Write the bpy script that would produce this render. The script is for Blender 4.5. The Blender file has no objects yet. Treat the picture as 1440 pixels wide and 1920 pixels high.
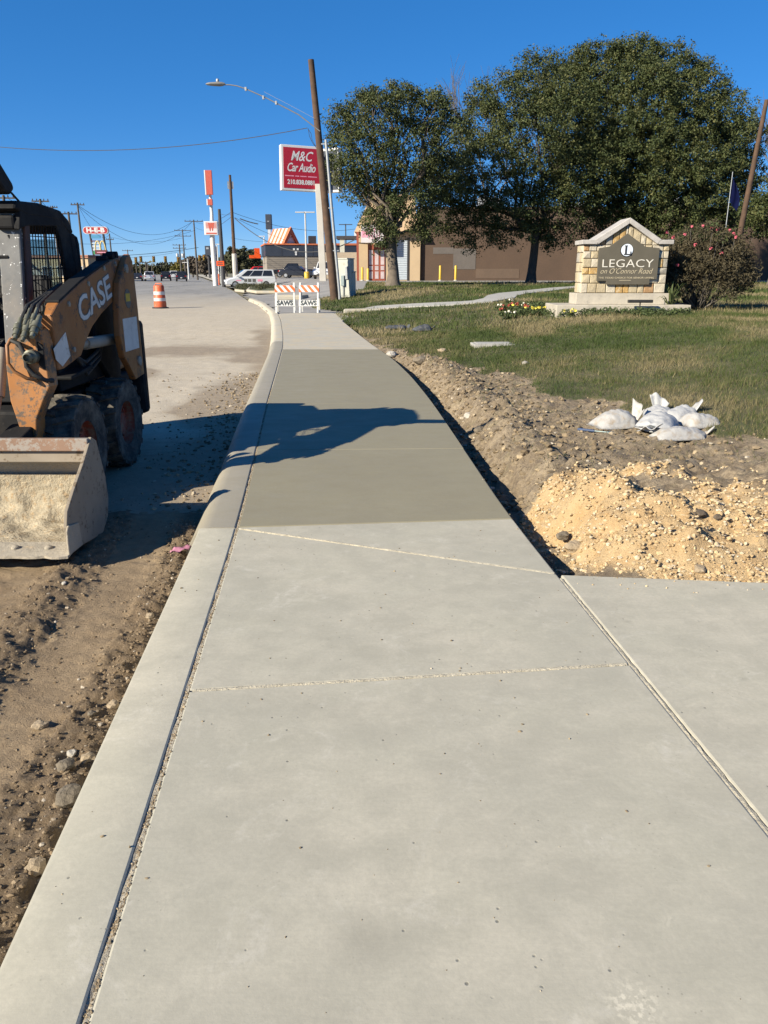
import bpy, bmesh, math, random
import numpy as np
from mathutils import Vector, Matrix
R = math.radians
random.seed(7); RNG = np.random.default_rng(11)
SC = bpy.context.scene
COL = SC.collection
# ------------------------------------------------------------------ camera
CAM_H = 1.6
PITCH = math.atan(452 / 1442.0)
cam_data = bpy.data.cameras.new('camera'); cam = bpy.data.objects.new('camera', cam_data); COL.objects.link(cam)
cam.location = (0, 0, CAM_H); cam.rotation_euler = (R(90) - PITCH, 0, 0)
cam_data.sensor_fit = 'VERTICAL'; cam_data.sensor_height = 36; cam_data.lens = 1442 / 1920 * 36
cam_data.clip_start = 0.05; cam_data.clip_end = 9000
SC.camera = cam
# ------------------------------------------------------------------ sky, sun, exposure
SUN_AZ, SUN_EL = 234.0, 28.5           # azimuth clockwise from +Y, degrees
world = bpy.data.worlds.new('World'); SC.world = world; world.use_nodes = True
wn = world.node_tree; wn.nodes.clear()
sky = wn.nodes.new('ShaderNodeTexSky'); sky.sky_type = 'NISHITA'; sky.sun_disc = False
sky.sun_elevation = R(SUN_EL); sky.sun_rotation = R(SUN_AZ)
sky.altitude = 200; sky.air_density = 0.6; sky.dust_density = 0.0; sky.ozone_density = 10.0
bg = wn.nodes.new('ShaderNodeBackground'); bg.inputs[1].default_value = 0.14
gm = wn.nodes.new('ShaderNodeGamma'); gm.inputs['Gamma'].default_value = 0.6      # softens the sky's own contrast as the phone did
hs = wn.nodes.new('ShaderNodeHueSaturation'); hs.inputs['Saturation'].default_value = 1.33; hs.inputs['Hue'].default_value = 0.507
wo = wn.nodes.new('ShaderNodeOutputWorld')
wn.links.new(sky.outputs[0], gm.inputs['Color']); wn.links.new(gm.outputs[0], hs.inputs['Color']); wn.links.new(hs.outputs[0], bg.inputs[0]); wn.links.new(bg.outputs[0], wo.inputs[0])
sd = bpy.data.lights.new('sun', 'SUN'); sun = bpy.data.objects.new('sun', sd); COL.objects.link(sun)
sd.energy = 5.0; sd.angle = R(0.5); sd.color = (1.0, 0.91, 0.74)
sdir = Vector((math.sin(R(SUN_AZ)) * math.cos(R(SUN_EL)), math.cos(R(SUN_AZ)) * math.cos(R(SUN_EL)), math.sin(R(SUN_EL))))
sun.rotation_euler = sdir.to_track_quat('Z', 'Y').to_euler(); sun.location = (-20, -10, 30)
vs = SC.view_settings; vs.view_transform = 'Standard'; vs.look = 'None'; vs.exposure = 1.0; vs.gamma = 1.0; vs.use_curve_mapping = False
SC.cycles.max_bounces = 6; SC.cycles.transparent_max_bounces = 12
# ------------------------------------------------------------------ pixel helpers (photo pixel at a known distance -> place)
_C, _S = math.cos(PITCH), math.sin(PITCH)
def at(px, py, Y):
    t = Y / (1442 * _C - (py - 960) * _S)
    return Vector(((px - 720) * t, Y, CAM_H - t * ((py - 960) * _C + 1442 * _S)))
def gz(px, py, z=0.0):
    t = (CAM_H - z) / ((py - 960) * _C + 1442 * _S)
    return Vector(((px - 720) * t, t * (1442 * _C - (py - 960) * _S), z))
# ------------------------------------------------------------------ materials
MATS = {}
def srgb(r, g, b):
    f = lambda c: c / 12.92 if c <= 0.04045 else ((c + 0.055) / 1.055) ** 2.4
    return (f(r / 255), f(g / 255), f(b / 255))
class NT:
    def __init__(s, name):
        m = bpy.data.materials.new(name); m.use_nodes = True; s.m = m; s.t = m.node_tree; s.n = s.t.nodes; s.l = s.t.links
        s.bsdf = s.n['Principled BSDF']; s.co = s.n.new('ShaderNodeTexCoord'); MATS[name] = m
    def node(s, ty, **kw):
        nd = s.n.new(ty)
        for k, v in kw.items(): setattr(nd, k, v)
        return nd
    def link(s, a, b): s.l.new(a, b)
    def vec(s, sc=(1, 1, 1), src='Object', rot=(0, 0, 0)):
        mp = s.node('ShaderNodeMapping'); mp.inputs['Scale'].default_value = sc; mp.inputs['Rotation'].default_value = rot
        s.link(s.co.outputs[src], mp.inputs[0]); return mp.outputs[0]
    def noise(s, scale, detail=4, rough=0.55, sc=(1, 1, 1), src='Object', dist=0.0):
        nd = s.node('ShaderNodeTexNoise'); nd.inputs['Scale'].default_value = scale; nd.inputs['Detail'].default_value = detail
        nd.inputs['Roughness'].default_value = rough; nd.inputs['Distortion'].default_value = dist
        s.link(s.vec(sc, src), nd.inputs['Vector']); return nd.outputs['Fac']
    def voro(s, scale, feature='F1', src='Object', sc=(1, 1, 1), out='Distance'):
        nd = s.node('ShaderNodeTexVoronoi'); nd.feature = feature; nd.inputs['Scale'].default_value = scale
        s.link(s.vec(sc, src), nd.inputs['Vector']); return nd.outputs[out]
    def ramp(s, fac, p0, p1, v0=0.0, v1=1.0):
        nd = s.node('ShaderNodeMapRange'); nd.inputs['From Min'].default_value = p0; nd.inputs['From Max'].default_value = p1
        nd.inputs['To Min'].default_value = v0; nd.inputs['To Max'].default_value = v1; nd.clamp = True
        s.link(fac, nd.inputs['Value']); return nd.outputs[0]
    def mix(s, fac, a, b, mode='MIX'):
        nd = s.node('ShaderNodeMix'); nd.data_type = 'RGBA'; nd.blend_type = mode
        for sock, v in ((nd.inputs[0], fac), (nd.inputs[6], a), (nd.inputs[7], b)):
            if isinstance(v, (int, float)): sock.default_value = v
            elif isinstance(v, tuple): sock.default_value = (*v, 1) if len(v) == 3 else v
            else: s.link(v, sock)
        return nd.outputs[2]
    def math(s, op, a, b=0.0):
        nd = s.node('ShaderNodeMath', operation=op)
        for i, v in enumerate((a, b)):
            if isinstance(v, (int, float)): nd.inputs[i].default_value = v
            else: s.link(v, nd.inputs[i])
        return nd.outputs[0]
    def attr(s, name): return s.node('ShaderNodeAttribute', attribute_name=name)
    def bump(s, h, strength=0.3, dist=0.01):
        nd = s.node('ShaderNodeBump'); nd.inputs['Strength'].default_value = strength; nd.inputs['Distance'].default_value = dist
        s.link(h, nd.inputs['Height']); s.link(nd.outputs[0], s.bsdf.inputs['Normal'])
    def out(s, col=None, rough=None, metal=None):
        for k, v in (('Base Color', col), ('Roughness', rough), ('Metallic', metal)):
            if v is None: continue
            if isinstance(v, (int, float)): s.bsdf.inputs[k].default_value = v
            elif isinstance(v, tuple): s.bsdf.inputs[k].default_value = (*v, 1)
            else: s.link(v, s.bsdf.inputs[k])
        return s.m
ORD = ['leftmost', 'second from the left', 'third from the left', 'fourth from the left', 'fifth from the left', 'sixth from the left', 'seventh from the left', 'eighth from the left', 'ninth from the left']
def scl(c, k): return tuple(min(1, x * k) for x in c)
def M(name, col=None, rough=0.6, metal=0.0, var=0.15, scale=6.0, bump=0.0, bscale=None, dirt=None, dirt_amt=0.0, src='Object', spec=None, fine=0.0):
    """plain weathered material: colour with two octaves of mottling, optional dirt and relief"""
    if name in MATS: return MATS[name]
    t = NT(name)
    a = t.noise(scale, 5, 0.6, src=src)
    c = t.mix(t.ramp(a, 0.3, 0.7), scl(col, 1 - var), scl(col, 1 + var))
    if fine: c = t.mix(t.ramp(t.noise(scale * 14, 3, 0.7, src=src), 0.35, 0.65, 0, fine), c, scl(col, 0.55))
    if dirt:
        d = t.noise(scale * 1.7, 8, 0.7, src=src)
        c = t.mix(t.ramp(d, 0.62 - dirt_amt * 0.5, 0.8 - dirt_amt * 0.35), c, dirt)
    if bump: t.bump(t.noise(bscale or scale * 8, 6, 0.65, src=src), bump, 0.02)
    if spec is not None: t.bsdf.inputs['Specular IOR Level'].default_value = spec
    return t.out(c, t.ramp(a, 0.2, 0.8, max(0.02, rough - 0.08), min(1, rough + 0.08)), metal)
# ------------------------------------------------------------------ object helpers
def link(o, parent=None):
    COL.objects.link(o)
    if parent is not None: o.parent = parent
    return o
def tag(o, label=None, cat=None, group=None, kind=None):
    if label: o['label'] = label
    if cat: o['category'] = cat
    if group: o['group'] = group
    if kind: o['kind'] = kind
    return o
def thing(name, label, cat, loc=(0, 0, 0), rz=0.0, group=None):
    o = bpy.data.objects.new(name, None); o.empty_display_size = 0.2; COL.objects.link(o)
    o.location = loc; o.rotation_euler = (0, 0, rz)
    return tag(o, label, cat, group)
def shade(me, angle=40):
    me.polygons.foreach_set('use_smooth', [True] * len(me.polygons))
    me.set_sharp_from_angle(angle=R(angle))
class MB:
    def __init__(s): s.v = []; s.f = []
    def add(s, vs, fs, mtx=None):
        b = len(s.v)
        s.v += [tuple(mtx @ Vector(p)) if mtx else tuple(p) for p in vs]
        s.f += [tuple(b + i for i in f) for f in fs]; return s
    def box(s, lo, hi, mtx=None):
        x0, y0, z0 = lo; x1, y1, z1 = hi
        return s.add([(x0,y0,z0),(x1,y0,z0),(x1,y1,z0),(x0,y1,z0),(x0,y0,z1),(x1,y0,z1),(x1,y1,z1),(x0,y1,z1)],
              [(0,3,2,1),(4,5,6,7),(0,1,5,4),(1,2,6,5),(2,3,7,6),(3,0,4,7)], mtx)
    def cbox(s, c, d, mtx=None):
        return s.box([c[i]-d[i]/2 for i in range(3)], [c[i]+d[i]/2 for i in range(3)], mtx)
    def prism(s, poly, a, b, axis='x'):
        """polygon extruded along an axis between a and b; poly in the other two axes' order"""
        n = len(poly)
        def p(u, w, t): return {'x': (t, u, w), 'y': (u, t, w), 'z': (u, w, t)}[axis]
        vs = [p(u, w, a) for u, w in poly] + [p(u, w, b) for u, w in poly]
        fs = [tuple(range(n))[::-1], tuple(range(n, 2*n))] + [(i, (i+1) % n, n+(i+1) % n, n+i) for i in range(n)]
        return s.add(vs, fs)
    def tube(s, pts, r, n=8, cap=True, closed=False):
        pts = [Vector(p) for p in pts]; m = len(pts); rs = r if isinstance(r, (list, tuple)) else [r] * m
        rings = []; up = None
        for i, p in enumerate(pts):
            if closed: d = pts[(i+1) % m] - pts[i-1]
            else: d = pts[min(i+1, m-1)] - pts[max(i-1, 0)]
            d = d.normalized() if d.length > 1e-9 else Vector((0, 0, 1))
            if up is None: up = d.orthogonal().normalized()
            up = (up - d * up.dot(d)); up = up.normalized() if up.length > 1e-6 else d.orthogonal().normalized()
            sd_ = d.cross(up)
            rings.append([p + (up * math.cos(a) + sd_ * math.sin(a)) * rs[i] for a in [2*math.pi*k/n for k in range(n)]])
        vs = [q for rg in rings for q in rg]; fs = []
        for i in range(m if closed else m - 1):
            j = (i+1) % m
            for k in range(n): fs.append((i*n+k, i*n+(k+1) % n, j*n+(k+1) % n, j*n+k))
        if cap and not closed: fs += [tuple(range(n))[::-1], tuple((m-1)*n+k for k in range(n))]
        return s.add(vs, fs)
    def lathe(s, prof, n=20, origin=(0,0,0), axis='z', cap=True):
        o = Vector(origin); vs = []; fs = []
        for r, h in prof:
            for k in range(n):
                a = 2*math.pi*k/n; c, d = r*math.cos(a), r*math.sin(a)
                vs.append(o + Vector({'z': (c, d, h), 'x': (h, c, d), 'y': (d, h, c)}[axis]))
        m = len(prof)
        for i in range(m-1):
            for k in range(n): fs.append((i*n+k, i*n+(k+1) % n, (i+1)*n+(k+1) % n, (i+1)*n+k))
        if cap: fs += [tuple(range(n))[::-1], tuple((m-1)*n+k for k in range(n))]
        return s.add(vs, fs)
    def loft(s, rings, cap=True, closed=True):
        n = len(rings[0]); vs = [p for r in rings for p in r]; fs = []
        for i in range(len(rings)-1):
            for k in range(n if closed else n-1): fs.append((i*n+k, i*n+(k+1) % n, (i+1)*n+(k+1) % n, (i+1)*n+k))
        if cap and closed: fs += [tuple(range(n))[::-1], tuple((len(rings)-1)*n+k for k in range(n))]
        return s.add(vs, fs)
    def build(s, name, mat, parent=None, bevel=0.0, smooth=None, seg=2, sub=0, kind=None, loc=None):
        me = bpy.data.meshes.new(name); me.from_pydata(s.v, [], s.f); me.validate(); 
        bm = bmesh.new(); bm.from_mesh(me); bmesh.ops.recalc_face_normals(bm, faces=bm.faces); bm.to_mesh(me); bm.free()
        if mat is not None: me.materials.append(MATS[mat] if isinstance(mat, str) else mat)
        o = bpy.data.objects.new(name, me); link(o, parent)
        if loc is not None: o.location = loc
        if bevel:
            b = o.modifiers.new('bevel', 'BEVEL'); b.width = bevel; b.segments = seg; b.limit_method = 'ANGLE'; b.angle_limit = R(35)
        if sub:
            b = o.modifiers.new('sub', 'SUBSURF'); b.levels = sub; b.render_levels = sub
        if smooth: shade(me, smooth)
        if kind: o['kind'] = kind
        return o
def np_mesh(name, V, Fc, mat, parent=None, smooth=False, attrs=None, kind=None):
    """large mesh from numpy arrays; Fc is (n,3) or (n,4)"""
    V = np.asarray(V, np.float32); Fc = np.asarray(Fc, np.int32); k = Fc.shape[1]
    me = bpy.data.meshes.new(name); me.vertices.add(len(V)); me.vertices.foreach_set('co', V.ravel())
    me.loops.add(Fc.size); me.loops.foreach_set('vertex_index', Fc.ravel())
    me.polygons.add(len(Fc)); me.polygons.foreach_set('loop_start', np.arange(len(Fc), dtype=np.int32) * k)
    me.polygons.foreach_set('use_smooth', np.full(len(Fc), bool(smooth)))
    me.update(calc_edges=True)
    for an, av in (attrs or {}).items():
        a = me.attributes.new(an, 'FLOAT', 'POINT'); a.data.foreach_set('value', np.asarray(av, np.float32).ravel())
    me.materials.append(MATS[mat]); o = bpy.data.objects.new(name, me); link(o, parent)
    if kind: o['kind'] = kind
    return o
def copy_tree(o, parent=None):
    c = o.copy(); COL.objects.link(c); c.parent = parent
    for ch in o.children: copy_tree(ch, c)
    return c
def text(body, size, mat, parent, origin, xdir, updir, name='lettering', align='CENTER', shear=0.0, bold=0.0, depth=0.004, sx=1.0, spacing=1.0):
    cu = bpy.data.curves.new('txt', 'FONT'); cu.body = body; cu.size = size; cu.align_x = align; cu.align_y = 'CENTER'
    cu.shear = shear; cu.offset = bold; cu.extrude = depth; cu.space_character = spacing; cu.resolution_u = 3
    tmp = bpy.data.objects.new('txt', cu); COL.objects.link(tmp); bpy.context.view_layer.update()
    me = bpy.data.meshes.new_from_object(tmp.evaluated_get(bpy.context.evaluated_depsgraph_get()))
    bpy.data.objects.remove(tmp); bpy.data.curves.remove(cu); me.name = name
    x = Vector(xdir).normalized(); u = Vector(updir).normalized(); n = x.cross(u)
    mt = Matrix(((x.x*sx, u.x, n.x, origin[0]), (x.y*sx, u.y, n.y, origin[1]), (x.z*sx, u.z, n.z, origin[2]), (0, 0, 0, 1)))
    me.transform(mt); me.materials.clear(); me.materials.append(MATS[mat])
    return link(bpy.data.objects.new(name, me), parent)
# ------------------------------------------------------------------ noise for terrain (numpy)
def _hash(ix, iy, seed):
    h = (ix.astype(np.int64) * 374761393 + iy.astype(np.int64) * 668265263 + seed * 974711) & 0x7fffffff
    h = ((h ^ (h >> 13)) * 1274126177) & 0x7fffffff
    return ((h ^ (h >> 16)) & 0xffff) / 65535.0
def vnoise(x, y, seed=0):
    ix, iy = np.floor(x), np.floor(y); fx, fy = x - ix, y - iy
    fx = fx*fx*(3-2*fx); fy = fy*fy*(3-2*fy)
    a, b, c, d = _hash(ix, iy, seed), _hash(ix+1, iy, seed), _hash(ix, iy+1, seed), _hash(ix+1, iy+1, seed)
    return (a*(1-fx)+b*fx)*(1-fy) + (c*(1-fx)+d*fx)*fy
def fbm(x, y, seed=0, oct=4, gain=0.5):
    s = 0; a = 1; n = 0
    for i in range(oct):
        s = s + a * vnoise(x * 2**i + 17.3*i, y * 2**i - 9.1*i, seed + i); n += a; a *= gain
    return s / n
def ss(a, b, x):
    t = np.clip((x - a) / (b - a), 0, 1); return t*t*(3-2*t)
# ------------------------------------------------------------------ layout curves: X as a function of Y
def curve(pts):
    ys = np.array([p[0] for p in pts], float); xs = np.array([p[1] for p in pts], float)
    yy = np.arange(ys[0], ys[-1] + 0.05, 0.05); xx = np.interp(yy, ys, xs)
    k = np.hanning(61); k /= k.sum(); pad = 30
    xp = np.concatenate([xx[0] + (xx[1]-xx[0]) * np.arange(-pad, 0), xx, xx[-1] + (xx[-1]-xx[-2]) * np.arange(1, pad+1)])
    xs2 = np.convolve(xp, k, 'valid')
    return lambda y: np.interp(y, yy, xs2)
RE = curve([(-3,1.6),(1.907,1.148),(3.967,.961),(4.959,.866),(6.31,.80),(9.757,.625),(12.2,.45),(14.67,.2),(18.7,-.38),(27.04,-1.46),(34,-2.3)])
JT = curve([(-3,-.31),(1.293,-.671),(4.756,-.957),(6.9,-1.18),(9.554,-1.464),(13.42,-1.843),(17.34,-2.232),(20.6,-2.641),(27,-3.52),(33,-4.45),(42.3,-6.35),(48.8,-8.0),(60,-11.0)])
def CO(y): return JT(y) - 0.245
EDGE = curve([(-3,1.6),(4,.95),(9.8,.63),(14.7,.2),(18.7,-.38),(27,-1.46),(34,-3.2),(42,-5.6),(48.8,-7.6),(72,-12.4),(118,-23),(217,-47),(420,-98)])
ROADR = curve([(-3,-.6),(4.75,-1.25),(9.5,-1.75),(17.3,-2.5),(27,-3.85),(33,-4.8),(42.3,-6.7),(48.8,-8.4),(72,-13.6),(118,-24.5),(217,-49),(420,-101),(900,-226)])
def T(x, y):
    d = np.asarray(x) - EDGE(y)
    k = ss(0, 8, d)
    return 0.55 * k + 0.25 * ss(25, 65, np.asarray(y)) * k
def tz(x, y): return float(T(x, y))
def on_t(px, py, dz=0.0):
    """where the photo ray through a pixel meets the terrain"""
    z = 0.3
    for _ in range(60):
        p = gz(px, py, z); z = 0.5*z + 0.5*(tz(p.x, p.y) + dz)
    return gz(px, py, z)
def grid(name, xs, ys, zf, mat, parent=None, mask=None, attrs=None, kind=None, smooth=True):
    X, Y = np.meshgrid(xs, ys); Z = zf(X, Y); nx, ny = len(xs), len(ys)
    V = np.stack([X.ravel(), Y.ravel(), Z.ravel()], 1)
    I = np.arange(nx*ny).reshape(ny, nx)
    Fc = np.stack([I[:-1,:-1], I[:-1,1:], I[1:,1:], I[1:,:-1]], -1).reshape(-1, 4)
    if mask is not None:
        k = mask(V[:,0], V[:,1]); Fc = Fc[k[Fc].all(1)]
    at_ = {k: f(X, Y) for k, f in (attrs or {}).items()}
    return np_mesh(name, V, Fc, mat, parent, smooth, at_, kind)
def icos():
    bm = bmesh.new(); bmesh.ops.create_icosphere(bm, subdivisions=1, radius=1)
    v = np.array([p.co[:] for p in bm.verts]); f = np.array([[w.index for w in q.verts] for q in bm.faces]); bm.free(); return v, f
ICO_V, ICO_F = icos()
def pebbles(name, P, S, mat, parent=None, flat=0.65, seed=3, kind='stuff'):
    """many stones of 20 faces joined in one mesh; P (n,3) centres, S (n,) radii"""
    g = np.random.default_rng(seed); n = len(P)
    J = 1 + g.uniform(-.33, .33, (n, len(ICO_V), 1)); A = g.uniform(.65, 1.35, (n, 1, 3)); A[:,:,2] *= flat
    th = g.uniform(0, 6.283, n); c, s_ = np.cos(th), np.sin(th)
    L = ICO_V[None] * J * A * np.asarray(S)[:, None, None]
    x = L[:,:,0]*c[:,None] - L[:,:,1]*s_[:,None]; y = L[:,:,0]*s_[:,None] + L[:,:,1]*c[:,None]
    V = np.stack([x, y, L[:,:,2]], 2) + np.asarray(P)[:, None, :]
    Fc = (ICO_F[None] + (np.arange(n) * len(ICO_V))[:, None, None]).reshape(-1, 3)
    tone = np.repeat(g.random(n), len(ICO_V))
    return np_mesh(name, V.reshape(-1, 3), Fc, mat, parent, False, {'tone': tone}, kind)
# ================================================================== surface materials
def mat_concrete(name, base, warm, pits=True, wet=False, sandy=None):
    t = NT(name)
    big = t.noise(0.9, 5, 0.6, src='Generated' if False else 'Object'); mid = t.noise(3.2, 6, 0.65, sc=(1, 1.6, 1)); fine = t.noise(60, 4, 0.7)
    c = t.mix(t.ramp(big, 0.40, 0.60), base, warm)
    c = t.mix(t.ramp(mid, 0.35, 0.68, 0, 0.7), c, scl(base, 0.82 if not wet else 0.88))
    c = t.mix(t.ramp(t.noise(1.7, 4, 0.6), 0.45, 0.62, 0, 0.35), c, (base[0] * 1.07, base[1] * 1.08, base[2] * 1.05))
    c = t.mix(t.ramp(t.noise(8, 6, 0.75, sc=(0.75, 1, 1), dist=.6), 0.48, 0.70, 0, 0.32 if not wet else 0.15), c, scl(warm, 1.14))
    c = t.mix(t.ramp(t.noise(5.2, 7, .72, dist=.4), .47, .64, 0, .5 if not wet else .15), c, scl(base, .84))
    c = t.mix(t.ramp(fine, 0.35, 0.7, 0, 0.32), c, scl(base, 0.72))
    broom = t.noise(26, 3, 0.6, sc=(0.12, 3.2, 1)); h = t.math('ADD', t.math('MULTIPLY', broom, 0.25), t.math('MULTIPLY', fine, 0.5))
    if pits:
        v = t.voro(17); sel = t.noise(9, 2); pit = t.math('MULTIPLY', t.ramp(v, 0.05, 0.10, 1, 0), t.ramp(sel, 0.53, 0.58))
        c = t.mix(t.math('MULTIPLY', pit, 0.75), c, scl(base, 0.28))
        v2 = t.voro(6.1); blot = t.math('MULTIPLY', t.ramp(v2, 0.04, 0.16, 1, 0), t.ramp(t.noise(4.3, 2), 0.5, 0.58))
        c = t.mix(t.math('MULTIPLY', blot, 0.4), c, scl(base, 0.6))
        sc_ = t.ramp(t.noise(7, 6, 0.8, dist=2.5), 0.63, 0.70); c = t.mix(t.math('MULTIPLY', sc_, 0.18), c, scl(warm, 1.35))
        v3 = t.voro(38); pit2 = t.math('MULTIPLY', t.ramp(v3, 0.06, 0.13, 1, 0), t.ramp(t.noise(2.3, 4), 0.5, 0.62)); c = t.mix(t.math('MULTIPLY', pit2, 0.5), c, scl(base, 0.45))
        pale = t.math('MULTIPLY', t.ramp(t.noise(2.6, 7, .75, dist=1.2), .55, .68), t.ramp(t.noise(24, 4, .7), .4, .6)); c = t.mix(t.math('MULTIPLY', pale, 0.5), c, (0.52, 0.49, 0.42))
        # faint darker stain spot from the photograph and a pair of pale scuffs
        sp = t.node('ShaderNodeVectorMath', operation='DISTANCE'); t.link(t.co.outputs['Object'], sp.inputs[0]); sp.inputs[1].default_value = (-0.045, 1.52, 0)
        c = t.mix(t.ramp(t.math('ADD', sp.outputs['Value'], t.math('MULTIPLY', mid, 0.05)), 0.03, 0.14, 0.38, 0), c, scl(base, 0.5))
        for q in ((0.57, 1.34, 0), (0.70, 1.22, 0)):
            sp = t.node('ShaderNodeVectorMath', operation='DISTANCE'); t.link(t.co.outputs['Object'], sp.inputs[0]); sp.inputs[1].default_value = q
            k = t.math('MULTIPLY', t.ramp(sp.outputs['Value'], 0.03, 0.08, 1, 0), t.ramp(t.noise(55, 3, 0.6), 0.48, 0.6))
            c = t.mix(t.math('MULTIPLY', k, 0.55), c, scl(warm, 1.4))
        h = t.math('SUBTRACT', h, t.math('MULTIPLY', pit, 2.5))
    if sandy: c = t.mix(t.ramp(t.noise(2.2, 6, 0.7), 0.45, 0.65, 0, 0.8), c, sandy)
    t.bump(h, 0.25 if not wet else 0.12, 0.004)
    return t.out(c, t.ramp(mid, 0.3, 0.7, 0.55 if wet else 0.72, 0.72 if wet else 0.88))
mat_concrete('concrete_dry', (0.376, 0.355, 0.286), (0.455, 0.420, 0.335))
mat_concrete('concrete_damp', (0.24, 0.214, 0.144), (0.26, 0.233, 0.157), pits=False, wet=True)
mat_concrete('concrete_damp_curb', (0.27, 0.245, 0.19), (0.30, 0.27, 0.21), pits=False, wet=True)
mat_concrete('concrete_old', (0.40, 0.37, 0.305), (0.44, 0.405, 0.33), pits=False, sandy=(0.44, 0.365, 0.24))
mat_concrete('concrete_grey', (0.36, 0.35, 0.32), (0.42, 0.40, 0.36), pits=False)
M('joint_sand', (0.43, 0.385, 0.29), 0.95, var=0.25, scale=30, bump=0.6, bscale=90)
M('joint_dirt', (0.36, 0.32, 0.25), 0.95, var=0.35, scale=40, bump=0.8, bscale=120)
def mat_dirt():
    t = NT('dirt')
    a = t.noise(2.4, 6, 0.65); b = t.noise(22, 6, 0.75); cl = t.attr('clod').outputs['Fac']
    c = t.mix(t.ramp(a, 0.3, 0.7), (0.215, 0.152, 0.088), (0.30, 0.222, 0.135))
    c = t.mix(t.ramp(b, 0.4, 0.7, 0, 0.55), c, (0.115, 0.078, 0.045))
    c = t.mix(t.ramp(t.math('ADD', cl, t.math('MULTIPLY', t.math('SUBTRACT', b, .5), 1.2)), 0.45, 1.0, 0, 0.8), c, (0.115, 0.08, 0.047))
    c = t.mix(t.ramp(t.noise(120, 3, 0.7), 0.58, 0.7, 0, 0.5), c, (0.34, 0.27, 0.18))
    t.bump(t.math('ADD', b, t.math('MULTIPLY', t.noise(110, 5, 0.8), 0.7)), 0.75, 0.02)
    return t.out(c, 0.95)
mat_dirt()
def mat_road():
    t = NT('road_surface')
    a = t.noise(0.5, 6, 0.7, sc=(1, 0.5, 1)); b = t.noise(40, 4, 0.7); d = t.noise(4, 6, 0.7)
    asp = t.mix(t.ramp(b, 0.3, 0.7), (0.20, 0.195, 0.185), (0.285, 0.275, 0.255))
    asp = t.mix(t.ramp(t.noise(0.35, 5, 0.7, sc=(0.5, 0.06, 1)), 0.45, 0.62, 0, 0.4), asp, (0.16, 0.157, 0.15))
    vd = t.node('ShaderNodeTexVoronoi'); vd.feature = 'DISTANCE_TO_EDGE'; vd.inputs['Scale'].default_value = 0.16
    wv = t.node('ShaderNodeVectorMath', operation='ADD'); nz = t.node('ShaderNodeTexNoise'); nz.inputs['Scale'].default_value = 0.9; nz.inputs['Detail'].default_value = 5; t.link(t.co.outputs['Object'], nz.inputs['Vector'])
    sc2 = t.node('ShaderNodeVectorMath', operation='SCALE'); sc2.inputs['Scale'].default_value = 2.2; t.link(nz.outputs['Color'], sc2.inputs[0]); t.link(t.co.outputs['Object'], wv.inputs[0]); t.link(sc2.outputs[0], wv.inputs[1]); t.link(wv.outputs[0], vd.inputs['Vector'])
    asp = t.mix(t.ramp(vd.outputs['Distance'], 0.004, 0.016, 0.75, 0), asp, (0.07, 0.068, 0.065))
    asp = t.mix(t.ramp(t.noise(0.22, 3, .5, sc=(2.2, .05, 1)), .5, .6, 0, .35), asp, (0.145, 0.142, 0.135))
    dust = t.mix(t.ramp(d, 0.3, 0.7), (0.42, 0.355, 0.255), (0.53, 0.46, 0.35))
    dust = t.mix(t.ramp(b, 0.35, 0.75, 0, 0.4), dust, (0.23, 0.19, 0.14))
    mud = t.mix(t.ramp(t.noise(9, 6, 0.7), 0.3, 0.7), (0.20, 0.155, 0.105), (0.27, 0.215, 0.15))
    c = t.mix(t.ramp(t.attr('dust').outputs['Fac'], 0, 1), asp, dust)
    mk = t.math('ADD', t.attr('mud').outputs['Fac'], t.math('MULTIPLY', t.math('SUBTRACT', d, 0.5), 0.9))
    mk = t.math('ADD', mk, t.math('MULTIPLY', t.math('SUBTRACT', t.noise(1.1, 6, .7, sc=(.45, 1.5, 1), dist=.8), .5), .9))
    c = t.mix(t.ramp(mk, 0.30, 0.75, 0, .9), c, mud)
    t.bump(t.math('ADD', b, t.math('MULTIPLY', t.noise(9, 6, 0.7), 1.2)), 0.5, 0.012)
    return t.out(c, 0.92)
mat_road()
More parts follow.
